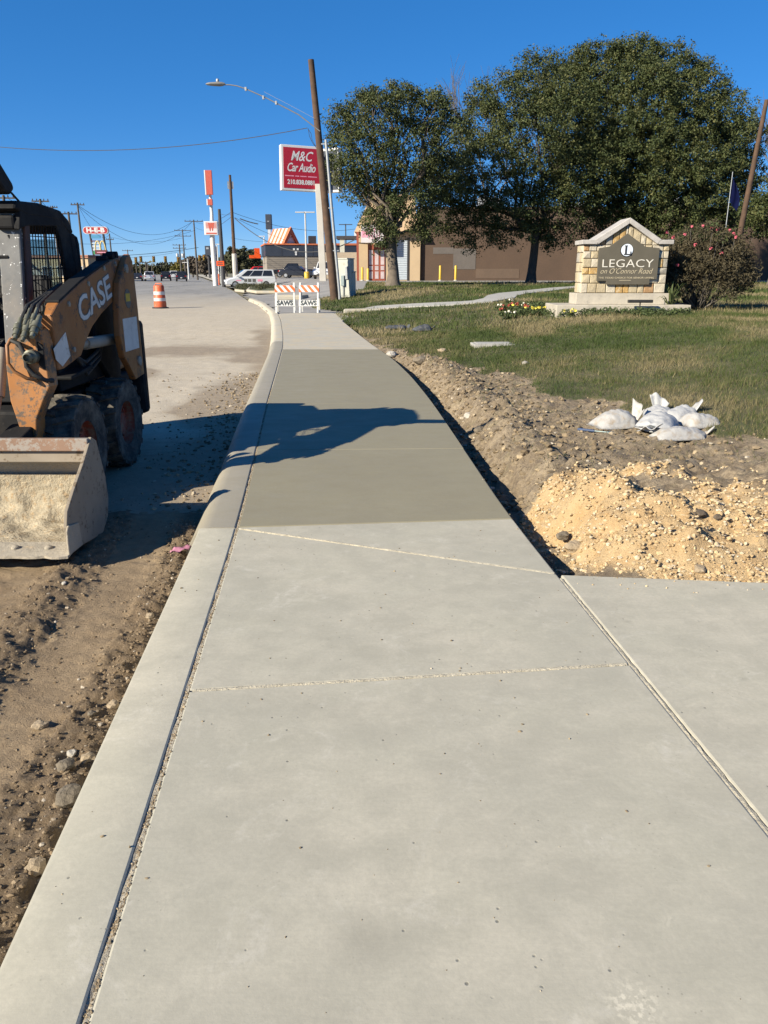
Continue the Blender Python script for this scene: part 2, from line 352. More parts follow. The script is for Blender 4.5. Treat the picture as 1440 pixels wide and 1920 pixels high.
def mat_soil():
    t = NT('soil')
    g = t.attr('grass').outputs['Fac']; rb = t.attr('rubble').outputs['Fac']
    a = t.noise(2.0, 6, 0.7); b = t.noise(26, 6, 0.75); f = t.noise(90, 4, 0.8)
    so = t.mix(t.ramp(a, 0.32, 0.68), (0.185, 0.138, 0.085), (0.34, 0.272, 0.185))
    so = t.mix(t.ramp(t.noise(5.5, 6, 0.75), 0.48, 0.62, 0, 0.75), so, (0.115, 0.084, 0.052))
    so = t.mix(t.ramp(t.noise(3.1, 5, 0.7), 0.55, 0.66, 0, 0.5), so, (0.17, 0.15, 0.075))
    so = t.mix(t.ramp(b, 0.42, 0.66, 0, 0.75), so, (0.085, 0.062, 0.042))
    so = t.mix(t.ramp(f, 0.58, 0.72, 0, 0.65), so, (0.42, 0.36, 0.27))
    ru = t.mix(t.ramp(t.noise(5, 6, 0.7), 0.3, 0.7), (0.42, 0.275, 0.13), (0.48, 0.36, 0.205))
    ru = t.mix(t.ramp(b, 0.5, 0.72, 0, 0.5), ru, (0.26, 0.17, 0.085))
    c = t.mix(t.ramp(t.math('ADD', rb, t.math('MULTIPLY', t.math('SUBTRACT', b, 0.5), 0.5)), 0.35, 0.65), so, ru)
    gr = t.mix(t.ramp(t.noise(1.6, 6, 0.7), 0.38, 0.62), (0.058, 0.070, 0.02), (0.135, 0.112, 0.055))
    gr = t.mix(t.ramp(f, 0.4, 0.7, 0, 0.5), gr, (0.04, 0.035, 0.018))
    c = t.mix(t.ramp(t.math('ADD', g, t.math('MULTIPLY', t.math('SUBTRACT', b, 0.5), 0.6)), 0.35, 0.65), c, gr)
    t.bump(t.math('ADD', b, t.math('MULTIPLY', f, 0.6)), 0.8, 0.025)
    return t.out(c, 0.95)
mat_soil()
def mat_tone(name, stops, rough=0.8, vary=0.25, translucent=0.0, spec=0.3):
    """colour picked per piece from the 'tone' attribute"""
    t = NT(name); at_ = t.attr('tone').outputs['Fac']; cr = t.node('ShaderNodeValToRGB')
    e = cr.color_ramp.elements
    while len(e) < len(stops): e.new(0.5)
    for el, (p, c) in zip(e, stops): el.position = p; el.color = (*c, 1)
    t.link(at_, cr.inputs[0]); t.bsdf.inputs['Specular IOR Level'].default_value = spec
    c = t.mix(t.ramp(t.noise(40, 4, 0.7), 0.35, 0.7, 0, vary), cr.outputs[0], (0.05, 0.045, 0.03))
    m = t.out(c, rough)
    if translucent:
        tr = t.node('ShaderNodeBsdfTranslucent'); ms = t.node('ShaderNodeMixShader'); ms.inputs[0].default_value = translucent
        t.link(c, tr.inputs[0]); t.link(t.bsdf.outputs[0], ms.inputs[1]); t.link(tr.outputs[0], ms.inputs[2])
        t.link(ms.outputs[0], t.n['Material Output'].inputs[0])
    return m
mat_tone('gravel_brown', [(0, (0.12, 0.083, 0.048)), (0.6, (0.215, 0.155, 0.094)), (0.92, (0.27, 0.21, 0.14)), (1, (0.42, 0.37, 0.30))], 0.9)
mat_tone('gravel_tan', [(0, (0.36, 0.24, 0.12)), (0.5, (0.46, 0.345, 0.195)), (0.8, (0.50, 0.39, 0.245)), (1, (0.48, 0.42, 0.33))], 0.9, 0.12)
mat_tone('gravel_mixed', [(0, (0.13, 0.097, 0.06)), (0.7, (0.25, 0.19, 0.12)), (0.93, (0.36, 0.28, 0.175)), (1, (0.46, 0.41, 0.33))], 0.9)
mat_tone('grass_blade', [(0, (0.050, 0.078, 0.017)), (0.45, (0.082, 0.106, 0.026)), (0.7, (0.155, 0.135, 0.06)), (1, (0.28, 0.23, 0.125))], 0.7, 0.1, 0.25)
M('rock_tan', (0.32, 0.25, 0.165), 0.9, var=0.3, scale=9, bump=0.8, bscale=25, fine=0.3)
M('rock_grey', (0.16, 0.132, 0.095), 0.9, var=0.3, scale=9, bump=0.8, bscale=25, fine=0.3)
M('rock_white', (0.40, 0.37, 0.32), 0.9, var=0.2, scale=9, bump=0.8, bscale=25, fine=0.3)
M('rock_dark', (0.11, 0.085, 0.06), 0.95, var=0.4, scale=14, bump=1.0, bscale=30, fine=0.3)
M('lot_asphalt', (0.24, 0.23, 0.215), 0.9, var=0.18, scale=0.5, bump=0.2, bscale=30)
M('ground_far', (0.16, 0.145, 0.09), 0.95, var=0.35, scale=0.04)
M('drive_pale', (0.42, 0.40, 0.36), 0.9, var=0.15, scale=0.4)
# ================================================================== ground sheets
def far_ground():
    m = MB(); e = 6000
    m.add([(-e, -e, -0.45), (e, -e, -0.45), (e, e, -0.45), (-e, e, -0.45)], [(0, 1, 2, 3)])
    return tag(m.build('ground', 'ground_far'), kind='structure')
far_ground()
def RZ(x, y):
    """height of the road and the torn-up verge left of the kerb"""
    z = -0.15 - 0.075 * ss(5.6, 3.2, y)
    near = ss(6.2, 4.6, y); xx = x + 0.055 * (y - 3.5) + 0.05 * np.sin(y * 1.1)
    n1 = fbm(x * 7, y * 7, 1, 4); n2 = fbm(x * 24, y * 20, 5, 3); n3 = fbm(x * 2.2, y * 1.7, 9, 3)
    trk = np.exp(-((xx + 1.60) / 0.17) ** 4); trk2 = np.exp(-((xx + 2.30) / 0.24) ** 4)
    ridge = np.exp(-((xx + 1.93) / 0.11) ** 2); strip = np.exp(-((xx + 1.22) / 0.13) ** 2)
    rough = np.clip(1 - trk * 0.93 - trk2 * 0.9, 0.05, 1)
    dz = -0.02 * trk - 0.018 * trk2 + 0.03 * ridge + 0.012 * strip
    dz = dz + rough * (0.055 * (n1 - 0.5) + 0.055 * (n2 - 0.5) + 0.016 * (fbm(x * 60, y * 60, 15, 2) - .5)) + 0.03 * (n3 - 0.5)
    tread = ss(-.2, .3, np.sin((y - 0.45 * np.abs(xx + 2.3)) * 40)) * trk2 * 0.013 + ss(-.2, .4, np.sin((y + 0.5 * np.abs(xx + 1.6)) * 44)) * trk * 0.005 * ss(.4, .6, n3)
    dz = dz - 0.05 * ss(0.0, 0.16, x - (CO(y) - 0.16)) * near      # a little gully against the kerb
    far = 0.012 * (n1 - 0.5) + 0.02 * (n3 - 0.5)
    return z + near * (dz + tread) + (1 - near) * far
def clod(x, y):
    xx = x + 0.055 * (y - 3.5) + 0.05 * np.sin(y * 1.1)
    return np.clip(1 - np.exp(-((xx + 1.60) / 0.17) ** 4) - np.exp(-((xx + 2.30) / 0.20) ** 4), 0, 1)
tag(grid('dirt_verge', np.arange(-4.0, -0.55, 0.0135), np.arange(0.3, 5.62, 0.0135), RZ, 'dirt', mask=lambda x, y: x < CO(y) + 0.06, attrs={'clod': clod}), kind='structure')
def DUST(x, y): return np.clip(1 - ss(32, 70, y + 10 * (fbm(x * 0.3, y * 0.12, 21, 4) - 0.5)) * 0.9 - 0.25 * fbm(x * .5, y * .3, 4, 3), 0, 1)
def MUD(x, y):
    d = ROADR(y) - x
    edge = ss(1.1, 0.1, d + 1.6 * (fbm(x * .7, y * .5, 8, 3) - .5)) * ss(30, 22, y) * 0.8
    bands = ss(0.5, 0.62, fbm(x * 0.55 + 3.1, y * 0.30, 33, 4)) * ss(8.5, 10, y) * ss(23, 19, y)
    patch = np.exp(-((x + 4.4) / 1.7) ** 2 - ((y - 18.0) / 1.9) ** 2) + 0.9 * np.exp(-((x + 4.9) / 1.2) ** 2 - ((y - 13.5) / 1.0) ** 2)
    near = ss(9.6, 6.5, y) * 0.75
    return np.clip(edge + bands * 0.95 + patch * 0.9 + near, 0, 1)
def road_mesh():
    ys = np.concatenate([np.arange(5.56, 26, 0.055), np.arange(26, 60, 0.4), np.arange(60, 905, 6.0)])
    us = np.concatenate([np.arange(-0.02, 5.2, 0.055), np.arange(5.2, 17.1, 0.6)])
    U, Y = np.meshgrid(us, ys); X = ROADR(Y) + 0.06 - U
    # left of the near window the sheet just runs on flat
    Z = np.where((U < 5.3) & (Y < 27), RZ(X, Y), -0.15) - 0.1 * ss(60, 200, Y); I = np.arange(U.size).reshape(U.shape)
    Fc = np.stack([I[:-1,:-1], I[1:,:-1], I[1:,1:], I[:-1,1:]], -1).reshape(-1, 4)[:, ::-1]
    return tag(np_mesh('road', np.stack([X.ravel(), Y.ravel(), Z.ravel()], 1), Fc[:, ::-1], 'road_surface', None, True, {'dust': DUST(X, Y), 'mud': MUD(X, Y)}), kind='structure')
road_mesh()
# ---- near soil, rubble and lawn to the right of the pavement
def walk_edge(x): return 3.955 - 0.103 * (x - 0.975)
def GRASS(x, y):
    xb = np.interp(y, [6.2, 6.5, 6.9, 8, 9.5, 11, 13.7, 17, 18.5, 21], [12, 5.0, 3.3, 2.85, 2.4, 2.25, 1.2, .2, -.3, -.7])
    d = x - xb + 1.1 * (fbm(x * 1.3, y * 1.3, 41, 4) - 0.5) + 0.6 * (fbm(x * 5, y * 5, 44, 3) - .5)
    g = ss(-0.12, 0.25, d)
    tuft = np.exp(-((x - 2.75) / .32) ** 2 - ((y - 10.2) / .5) ** 2)
    return np.clip(np.maximum(g, tuft * 0.9), 0, 1)
def MOUND(x, y):
    rx = np.where(x > 1.9, 2.6, 1.02)
    q = 1 - ((x - 1.9) / rx) ** 2 - ((y - 4.85) / np.where(y > 4.85, 1.25, 1.12)) ** 2
    return np.clip(q, 0, 1)
def RUBBLE(x, y):
    m = MOUND(x + 0.7 * (fbm(x*2.4, y*2.4, 51, 4)-.5), y + 0.8 * (fbm(x*2.4, y*2.4, 55, 4)-.5))
    dark = 0.9 * np.exp(-((x - 2.95) / .55) ** 2 - ((y - 4.9) / .6) ** 2) + 0.7 * ss(.56, .66, fbm(x * 2.1, y * 2.1, 59, 4)) + 0.5 * ss(2.3, 3.0, x) * ss(4.3, 5.2, y) + 0.5 * np.exp(-((x - 2.2) / .5) ** 2 - ((y - 5.55) / .22) ** 2)
    return np.clip(np.clip(m * 2.6, 0, 1) - dark + 0.35 * np.exp(-((x - .95) / .35) ** 2 - ((y - 12.) / 1.4) ** 2), 0, 1)
def SOIL(x, y):
    d = x - RE(y); bare = 1 - GRASS(x, y)
    n1 = fbm(x * 5, y * 5, 61, 4); n2 = fbm(x * 15, y * 15, 66, 3); n0 = fbm(x * 1.4, y * 1.4, 69, 3)
    z = T(x, y) * (1 - .35 * bare) + 0.012 + bare * (0.10 * (n1 - .5) + 0.075 * (n2 - .5) + 0.05 * (n0 - .5) + 0.03 * (fbm(x * 34, y * 34, 77, 2) - .5))
    fade = ss(17.0, 14.0, y)
    w = 0.30 + 0.22 * (fbm(x * 0 + 3, y * 1.3, 71, 3) - .5)
    z = z - (0.23 * (1 - ss(w - 0.13, w + 0.2, d))) * fade + 0.07 * fade * np.exp(-((d - w - .35) / .25) ** 2) * n1 * 2 * bare
    z = z - 0.05 * (1 - fade) * (1 - ss(0.0, 0.3, d))
    mo = MOUND(x, y)
    z = z + 0.13 * mo ** 0.7 * (0.45 + 1.1 * fbm(x * 2.6, y * 2.6, 83, 3)) + (0.05 * (n1 - .5) + 0.035 * (n2 - .5)) * np.clip(mo * 4, 0, 1)
    e = y - walk_edge(x); k = ss(0.0, 0.5, e + 0.12 * (n1 - .5))
    z = np.where(x > RE(y) + 0.05, z * k + (1 - k) * (-0.035 + 0.03 * (n2 - .5)), z)
    return z
tag(grid('bare_soil', np.arange(-0.9, 11.0, 0.036), np.arange(3.1, 20.4, 0.036), SOIL, 'soil', mask=lambda x, y: (x > RE(y) - 0.03) & ((y > walk_edge(x) - 0.06)),
     attrs={'grass': GRASS, 'rubble': RUBBLE}), kind='structure')
def lawn_far(Y): return np.interp(Y, [0, 1], [0, 1])
def in_lawn(x, y):
    nearpart = (x > RE(y) + 0.02) & (y < 31.2)
    bx = np.interp(y, [31, 33, 36, 40, 44, 47], [-1.2, -2.0, -3.2, -3.9, -3.6, -1.5])
    far = (y >= 31.0) & (x > bx) & (y < 60 - 0.0 * x) & ~((x < -1.2) & (y > 47.5))
    return nearpart | far
tag(grid('lawn', np.arange(-4.5, 70, 0.3), np.arange(20.0, 60.2, 0.3), lambda x, y: T(x, y) - 0.012 + 0.05 * (fbm(x * .7, y * .7, 81, 3) - .5) * (y < 59), 'soil', mask=in_lawn,
     attrs={'grass': lambda x, y: 0 * x + 1, 'rubble': lambda x, y: 0 * x}), kind='structure')
tag(grid('lawn', np.arange(10.7, 70, 0.6), np.arange(-6.0, 20.8, 0.6), lambda x, y: T(x, y) - 0.01, 'soil',
     attrs={'grass': lambda x, y: 0 * x + 1, 'rubble': lambda x, y: 0 * x}), kind='structure')
tag(grid('parking_lot', np.concatenate([np.arange(-30, 30, 0.75), np.arange(30, 140, 4)]), np.concatenate([np.arange(30.2, 60, .75), np.arange(60, 330, 4)]), lambda x, y: T(x, y) - 0.075, 'lot_asphalt', mask=lambda x, y: (y > 31.4) & (x > ROADR(y) - 0.15)), kind='structure')
# ---- pavement slabs and kerbs
sidewalk = tag(bpy.data.objects.new('sidewalk', None), kind='structure'); link(sidewalk)
kerb = tag(bpy.data.objects.new('kerb', None), kind='structure'); link(kerb)
walkway = tag(bpy.data.objects.new('walkway', None), kind='structure'); link(walkway)
G_ = 0.008
def slab(name, y0, y1, mat, parent=sidewalk, z=0.0, bevel=0.009, gap=0.004):
    """y0, y1: (y at left joint, y at right edge)"""
    def side(f, a, b, off, n): return [(float(f(v)) + off, v) for v in np.linspace(a, b, n)]
    n = max(3, int(abs(y1[0] - y0[0]) / 0.4) + 2)
    L = side(JT, y0[0] + gap, y1[0] - gap, G_, n); Rr = side(RE, y0[1] + gap, y1[1] - gap, -0.006, n)
    m = MB(); m.prism(L + Rr[::-1], z - 0.12, z, 'z')
    return m.build(name, mat, parent, bevel=bevel)
slab('slab', (-1.5, -1.5), (2.718, 2.937), 'concrete_dry')
slab('slab', (2.718, 2.937), (4.745, 3.962), 'concrete_dry')
slab('slab', (4.745, 3.962), (4.772, 4.955), 'concrete_dry')
slab('slab', (4.772, 4.955), (7.05, 7.12), 'concrete_damp', gap=0.003)
slab('slab', (7.05, 7.12), (9.66, 9.75), 'concrete_damp', gap=0.001, bevel=0.004)
slab('slab', (9.66, 9.75), (16.74, 16.74), 'concrete_damp', gap=0.001, bevel=0.004)
slab('slab', (16.74, 16.74), (26.6, 26.6), 'concrete_old', z=-0.002)
def landing():
    m = MB(); pts = [(float(JT(v)) + G_, v) for v in np.linspace(26.61, 31.0, 8)]
    pts += [(-3.6, 31.5), (-1.7, 31.6), (-0.4, 31.9), (0.6, 31.4), (-0.6, 29.2), (-1.35, 27.6), (float(RE(26.61)), 26.61)]
    m.prism(pts, -0.12, 0.0, 'z'); m.build('slab', 'concrete_old', sidewalk, bevel=0.01)
    f = MB(); f.prism([(-1.6, 31.35), (0.1, 31.6), (0.75, 31.3), (0.55, 31.9), (-0.3, 32.2), (-1.6, 31.75)], -0.1, 0.16, 'z'); f.build('flared_kerb', 'concrete_old', sidewalk, bevel=0.05)
landing()
def ridge_line(p, q, w, h, mat, parent, name='joint_filler', seed=1, z=0.0):
    g = random.Random(seed); m = MB(); n = 90; L = []; Rr = []
    p, q = Vector(p), Vector(q); d = (q - p).normalized(); s_ = Vector((-d.y, d.x))
    rows = []
    for i in range(n + 1):
        c = p.lerp(q, i / n); a = w * g.uniform(0.5, 1.0); b = w * g.uniform(0.5, 1.0); hh = h * g.uniform(0.45, .9)
        rows.append([(*(c + s_ * a), z - 0.01), (*(c + s_ * a * 0.9), z + hh * .3), (*(c + s_ * g.uniform(-.2, .2) * w), z + hh), (*(c - s_ * b * .9), z + hh * .3), (*(c - s_ * b), z - 0.01)])
    m.loft(rows, cap=False, closed=False); return m.build(name, mat, parent)
ridge_line((float(JT(2.718)) + .03, 2.718), (float(RE(2.937)) - .02, 2.937), 0.014, 0.004, 'joint_sand', sidewalk, seed=2)
ridge_line((float(JT(4.745)) + .03, 4.745), (float(RE(3.962)) - .02, 3.962), 0.012, 0.004, 'joint_sand', sidewalk, seed=3)
ridge_line((float(RE(1.0)) - .0, 1.0), (float(RE(3.9)), 3.9), 0.016, 0.006, 'joint_sand', sidewalk, seed=4, z=-0.006)
m = MB(); m.prism([(1.62, -1.5), (1.15, 1.9), (0.975, 3.955), (9.0, 3.13), (9.0, -1.5)], -0.12, 0.0, 'z')
wk = [(float(RE(v)) + 0.016, v) for v in np.linspace(-1.5, 3.955, 10)]
m = MB(); m.prism(wk + [(9.0, float(walk_edge(9.0))), (9.0, -1.5)], -0.13, -0.002, 'z'); m.build('slab', 'concrete_dry', walkway, bevel=0.009)
def kerb_run(y0, y1, prof, mat, n, cap=True):
    rings = [[(float(JT(v)) + u, v, z) for u, z in prof] for v in np.linspace(y0, y1, n)]
    m = MB(); m.loft(rings); return m.build('kerb_section', mat, kerb, bevel=0.0, smooth=24)
flat_prof = [(-0.245, -0.34), (-0.247, -0.015), (-0.243, -0.004), (-0.232, 0), (-0.016, 0), (-0.010, -0.003), (-0.0075, -0.010), (-0.0075, -0.34)]
roll_prof = [(-0.36, -0.34), (-0.345, -0.175), (-0.315, -0.12), (-0.285, -0.065), (-0.255, -0.028), (-0.215, -0.006), (-0.17, 0.003), (-0.016, 0.003), (-0.010, 0), (-0.0075, -0.008), (-0.0075, -0.34)]
kerb_run(-1.5, 4.75, flat_prof, 'concrete_dry', 30)
kerb_run(4.757, 18.68, roll_prof, 'concrete_damp_curb', 60)
kerb_run(18.70, 48.8, roll_prof, 'concrete_old', 70)
# soil packed in the gap between kerb and slabs
rows = [[(float(JT(v)) - .009, v, -.007 + .003 * math.sin(v * 19)), (float(JT(v)) + .003 * math.sin(v * 23), v, -.005 + .003 * math.sin(v * 31)), (float(JT(v)) + .010, v, -.002)] for v in np.linspace(-1.5, 26, 260)]
m = MB(); m.loft(rows, cap=False, closed=False); m.build('joint_soil', 'joint_dirt', kerb)
# ---- loose stone and gravel
def scatter(n, xr, yr, keep, zf, smin, smax, mat, name, label, cat, seed, power=2.6, sink=0.25):
    g = np.random.default_rng(seed); N = n * (70 if 'joint' in label else 4); x = g.uniform(*xr, N); y = g.uniform(*yr, N)
    k = g.random(N) < keep(x, y); x, y = x[k][:n], y[k][:n]
    s_ = smin + (smax - smin) * g.random(len(x)) ** power
    z = zf(x, y) + s_ * (0.5 - sink)
    return tag(pebbles(name, np.stack([x, y, z], 1), s_, mat, seed=seed), label, cat)
scatter(20000, (-3.0, -0.8), (0.9, 5.4), lambda x, y: np.clip(clod(x, y) + .06, 0, 1) * (x < CO(y) - 0.012) * (0.35 + 0.65 * ss(.45, .1, CO(y) - x)), RZ, .0013, .0105, 'gravel_brown', 'gravel', 'brown gravel and clods in the torn up verge beside the kerb', 'gravel', 101, 5.0)
scatter(26000, (0.9, 4.6), (3.6, 6.3), lambda x, y: (RUBBLE(x, y) > .25) * (y > walk_edge(x) + .03) * 1.0, SOIL, .0018, .017, 'gravel_tan', 'rubble', 'heap of crumbled orange tan limestone at the walkway edge', 'rubble', 102, 4.2)
scatter(11000, (-0.4, 4.0), (4.2, 16.5), lambda x, y: (MOUND(x, y) < .03) * (1 - GRASS(x, y)) * (x > RE(y) + .03) * (0.25 + .75 * ss(1.6, .2, x - RE(y))), SOIL, .003, .034, 'gravel_mixed', 'gravel', 'mixed soil clods and pale chips on the cut bank', 'gravel', 103, 4.5)
scatter(2500, (-4.6, -1.4), (5.6, 14.0), lambda x, y: (x < ROADR(y) - .02) * (0.06 + .94 * ss(.9, .1, ROADR(y) - x)), RZ, .004, .024, 'gravel_mixed', 'gravel', 'fine loose gravel lying in the gutter behind the loader', 'gravel', 104, 3.5)
scatter(5000, (-1.6, -.55), (0.6, 12), lambda x, y: (np.abs(x - JT(y) - .003) < .009) * 1.0, lambda x, y: -.0065 + .4 * (x - JT(y)), .0012, .0055, 'gravel_mixed', 'gravel', 'grit lying in the joint between kerb and sidewalk slabs', 'gravel', 105, 2)
scatter(170, (-1.1, 1.0), (1.1, 4.7), lambda x, y: ((x > CO(y) + .02) & (x < RE(y))) * .5, lambda x, y: 0*x, .0015, .006, 'gravel_mixed', 'grit', 'scattered tiny grains of grit on the dry slabs', 'grit', 106, 3)
scatter(420, (1.0, 4.0), (3.0, 4.0), lambda x, y: ((y < walk_edge(x)) * np.exp(-(walk_edge(x) - y) / .07)), lambda x, y: 0*x - .002, .0015, .008, 'gravel_tan', 'grit', 'tan grit spilled from the rubble onto the walkway edge', 'grit', 107, 3)
scatter(500, (-1.2, 1.0), (3.0, 16), lambda x, y: ((x < RE(y)) & (y > 4.0)) * np.exp(-(RE(y) - x) / .05) + ((x > CO(y) + .004) & (x < JT(y)) & (y < 4.7)) * np.exp(-(x - CO(y)) / .05) * .6, lambda x, y: 0*x, .0015, .007, 'gravel_mixed', 'grit', 'soil crumbs along the edges of the slabs', 'grit', 108, 3)
# ================================================================== skid steer loader
def mat_paint_worn(name, col, wear, amt, rough=0.55, spots=None):
    t = NT(name); a = t.noise(5, 8, 0.75); b = t.noise(28, 6, 0.75)
    c = t.mix(t.ramp(t.noise(3, 3), 0.3, 0.7), scl(col, 0.85), scl(col, 1.1))
    k = t.math('ADD', a, t.math('MULTIPLY', t.math('SUBTRACT', b, 0.5), 0.6))
    c = t.mix(t.ramp(k, 0.66 - amt * .3, 0.72 - amt * .3), c, wear)
    c = t.mix(t.ramp(t.noise(2.2, 6, .7), .5, .75, 0, .35 if sum(col) > .1 else .12), c, (0.32, 0.26, 0.19))
    if spots: c = t.mix(t.ramp(t.noise(34, 3, .6), .64, .68), c, spots)
    t.bump(k, 0.15, 0.005)
    if sum(col) < .1: t.bsdf.inputs['Specular IOR Level'].default_value = .2
    return t.out(c, t.ramp(a, .3, .7, rough - .1, min(1, rough + .2)))
mat_paint_worn('loader_orange', (0.27, 0.105, 0.026), (0.09, 0.055, 0.035), 0.36)
mat_paint_worn('loader_orange_scuffed', (0.36, 0.145, 0.036), (0.10, 0.075, 0.055), 0.55)
mat_paint_worn('cab_grey', (0.10, 0.10, 0.10), (0.09, 0.09, 0.09), 0.3, 0.5, spots=(0.62, 0.62, 0.62))
mat_paint_worn('cab_black', (0.012, 0.012, 0.013), (0.035, 0.032, 0.03), 0.1, 0.7)
mat_paint_worn('steel_dusty', (0.30, 0.27, 0.22), (0.14, 0.11, 0.08), 0.2, 0.7)
mat_paint_worn('bucket_outside', (0.24, 0.20, 0.15), (0.13, 0.095, 0.06), 0.35, 0.8)
mat_paint_worn('bucket_rust', (0.22, 0.135, 0.09), (0.27, 0.235, 0.20), 0.55, 0.85)
M('bucket_lining', (0.33, 0.29, 0.225), 0.95, var=0.15, scale=4, bump=0.5, bscale=22, dirt=(0.38, 0.28, 0.17), dirt_amt=0.12, fine=0.12)
M('lime_dust', (0.345, 0.295, 0.21), 0.95, var=0.25, scale=14, bump=1.0, bscale=36, dirt=(0.33, 0.22, 0.11), dirt_amt=0.2)
def mat_tyre():
    t = NT('tyre_rubber'); d = t.noise(6, 7, 0.75)
    c = t.mix(t.ramp(d, 0.42, 0.66), (0.02, 0.02, 0.02), (0.15, 0.13, 0.10)); t.bump(t.noise(60, 4), .3, .006)
    return t.out(c, 0.9)
mat_tyre()
M('rim_red', (0.22, 0.035, 0.015), 0.7, var=0.3, scale=9, dirt=(0.2, 0.15, 0.1), dirt_amt=0.35)
M('rubber_black', (0.02, 0.02, 0.02), 0.7, var=0.3, scale=20, dirt=(0.12, 0.1, 0.07), dirt_amt=0.15)
M('coupler_steel', (0.15, 0.15, 0.115), 0.5, metal=0.5, var=0.3, scale=20)
M('decal_white', (0.58, 0.57, 0.54), 0.6, var=0.12, scale=9, dirt=(0.25, 0.2, 0.15), dirt_amt=0.1)
M('decal_grey', (0.10, 0.10, 0.09), 0.6, var=0.2, scale=20)
M('decal_yellow', (0.55, 0.36, 0.03), 0.6, var=0.15, scale=20)
M('seat_black', (0.016, 0.016, 0.018), 0.7, var=0.2, scale=12)
def mat_glass(name, tint=(0.85, 0.9, 0.92), rough=0.02, alpha=0.22):
    t = NT(name); t.bsdf.inputs['Base Color'].default_value = (*tint, 1); t.bsdf.inputs['Roughness'].default_value = rough
    tr = t.node('ShaderNodeBsdfTransparent'); tr.inputs[0].default_value = (*tint, 1); ms = t.node('ShaderNodeMixShader')
    f = t.ramp(t.noise(5, 6, .7), .35, .75, alpha * .6, alpha * 1.5); t.link(f, ms.inputs[0])
    t.link(tr.outputs[0], ms.inputs[1]); t.link(t.bsdf.outputs[0], ms.inputs[2]); t.link(ms.outputs[0], t.n['Material Output'].inputs[0]); return t.m
mat_glass('cab_glass', (0.62, 0.72, 0.74), 0.05, 0.25)
CX, RD = -3.15, -0.15
loader = thing('skid_steer_loader', 'orange skid steer loader parked on the dirt road with its bucket lowered', 'loader', (CX, 6.5, RD))
def Lc(x, y, z): return (x - CX, y - 6.5, z - RD)        # place in the street -> place on the machine
def mirror(m):                                           # the far side of the machine
    o = MB(); o.add([(-x, y, z) for x, y, z in m.v], [f[::-1] for f in m.f]); return o
def both(m, name, mat, **kw):
    a = m.build(name, mat, loader, **kw); b = mirror(m).build(name, mat, loader, **kw); return a, b
def prismL(poly, x0, x1):
    m = MB(); m.prism([(y - 6.5, z - RD) for y, z in poly], x0 - CX, x1 - CX, 'x'); return m
# wheels
def wheel():
    ty = MB(); R_, W = 0.405, 0.30
    prof = [(.20, -W*.42), (.30, -W*.49), (.36, -W*.5), (.385, -W*.46), (.388, -W*.3), (.388, W*.3), (.385, W*.46), (.36, W*.5), (.30, W*.49), (.20, W*.42)]
    ty.lathe(prof, 40, axis='x', cap=False)
    n = 17
    for k in range(n):
        for s_ in (-1, 1):
            a0 = 2*math.pi*(k + (0.5 if s_ > 0 else 0))/n; w = 0.135
            def P(r, a, x): return (x, r*math.cos(a), r*math.sin(a))
            sk = 0.07
            rows = []
            for x, da in ((s_*W*.5, 0), (s_*W*.27, sk), (s_*-.01, sk*1.9)):
                r1 = 0.412 if abs(x) < W*.45 else 0.398
                rows.append([P(.375, a0+da-w/2*1.05, x), P(.375, a0+da+w/2*1.05, x), P(r1, a0+da+w/2*.85, x), P(r1, a0+da-w/2*.85, x)])
            ty.loft(rows)
    rm = MB(); rm.lathe([(.20, -.10), (.21, .08), (.222, .118), (.205, .122), (.185, .05), (.10, .03), (.09, .08), (.0, .08)], 28, axis='x')
    for k in range(8):
        a = 2*math.pi*k/8; rm.lathe([(.012, .03), (.012, .075), (.0, .075)], 6, origin=(0, .13*math.cos(a), .13*math.sin(a)), axis='x')
    return ty, rm
ty, rm = wheel()
for sx in (1, -1):
    for y in (6.08, 7.08):
        e = bpy.data.objects.new('wheel', None); link(e, loader); e.location = (sx * 0.64, y - 6.5, 0.405)
        if sx < 0: e.rotation_euler = (0, 0, math.pi)
        else: e.rotation_euler = (0.3 if y < 6.5 else 1.0, 0, 0)
        ty.build('tyre', 'tyre_rubber', e, smooth=25); rm.build('rim', 'rim_red', e, smooth=40)
# chassis, engine bay, belly
m = MB(); m.box((-.46, -.75, .2), (.46, 1.7, .745)); m.build('chassis', 'cab_black', loader, bevel=.03)
m = MB(); m.prism([(.55, .75), (1.82, .78), (1.88, 1.15), (1.7, 1.40), (1.0, 1.52), (.55, 1.56)], -.44, .44, 'x'); m.build('engine_hood', 'loader_orange', loader, bevel=.04)
m = MB(); m.box((-.55, 1.89, .25), (.55, 2.06, 1.25)); m.build('rear_door', 'cab_black', loader, bevel=.05)
# black fender plates over the wheels and the dark side gear behind the arm
f = prismL([(6.15, .80), (6.62, .84), (6.65, .80), (6.15, .77)], -2.72, -2.48); both(f, 'fender', 'cab_black', bevel=.01)
f = prismL([(6.25, .66), (7.45, .66), (7.45, 1.30), (7.1, 1.38), (6.7, 1.2), (6.25, 1.0)], -2.70, -2.62); both(f, 'side_panel', 'cab_black', bevel=.01)
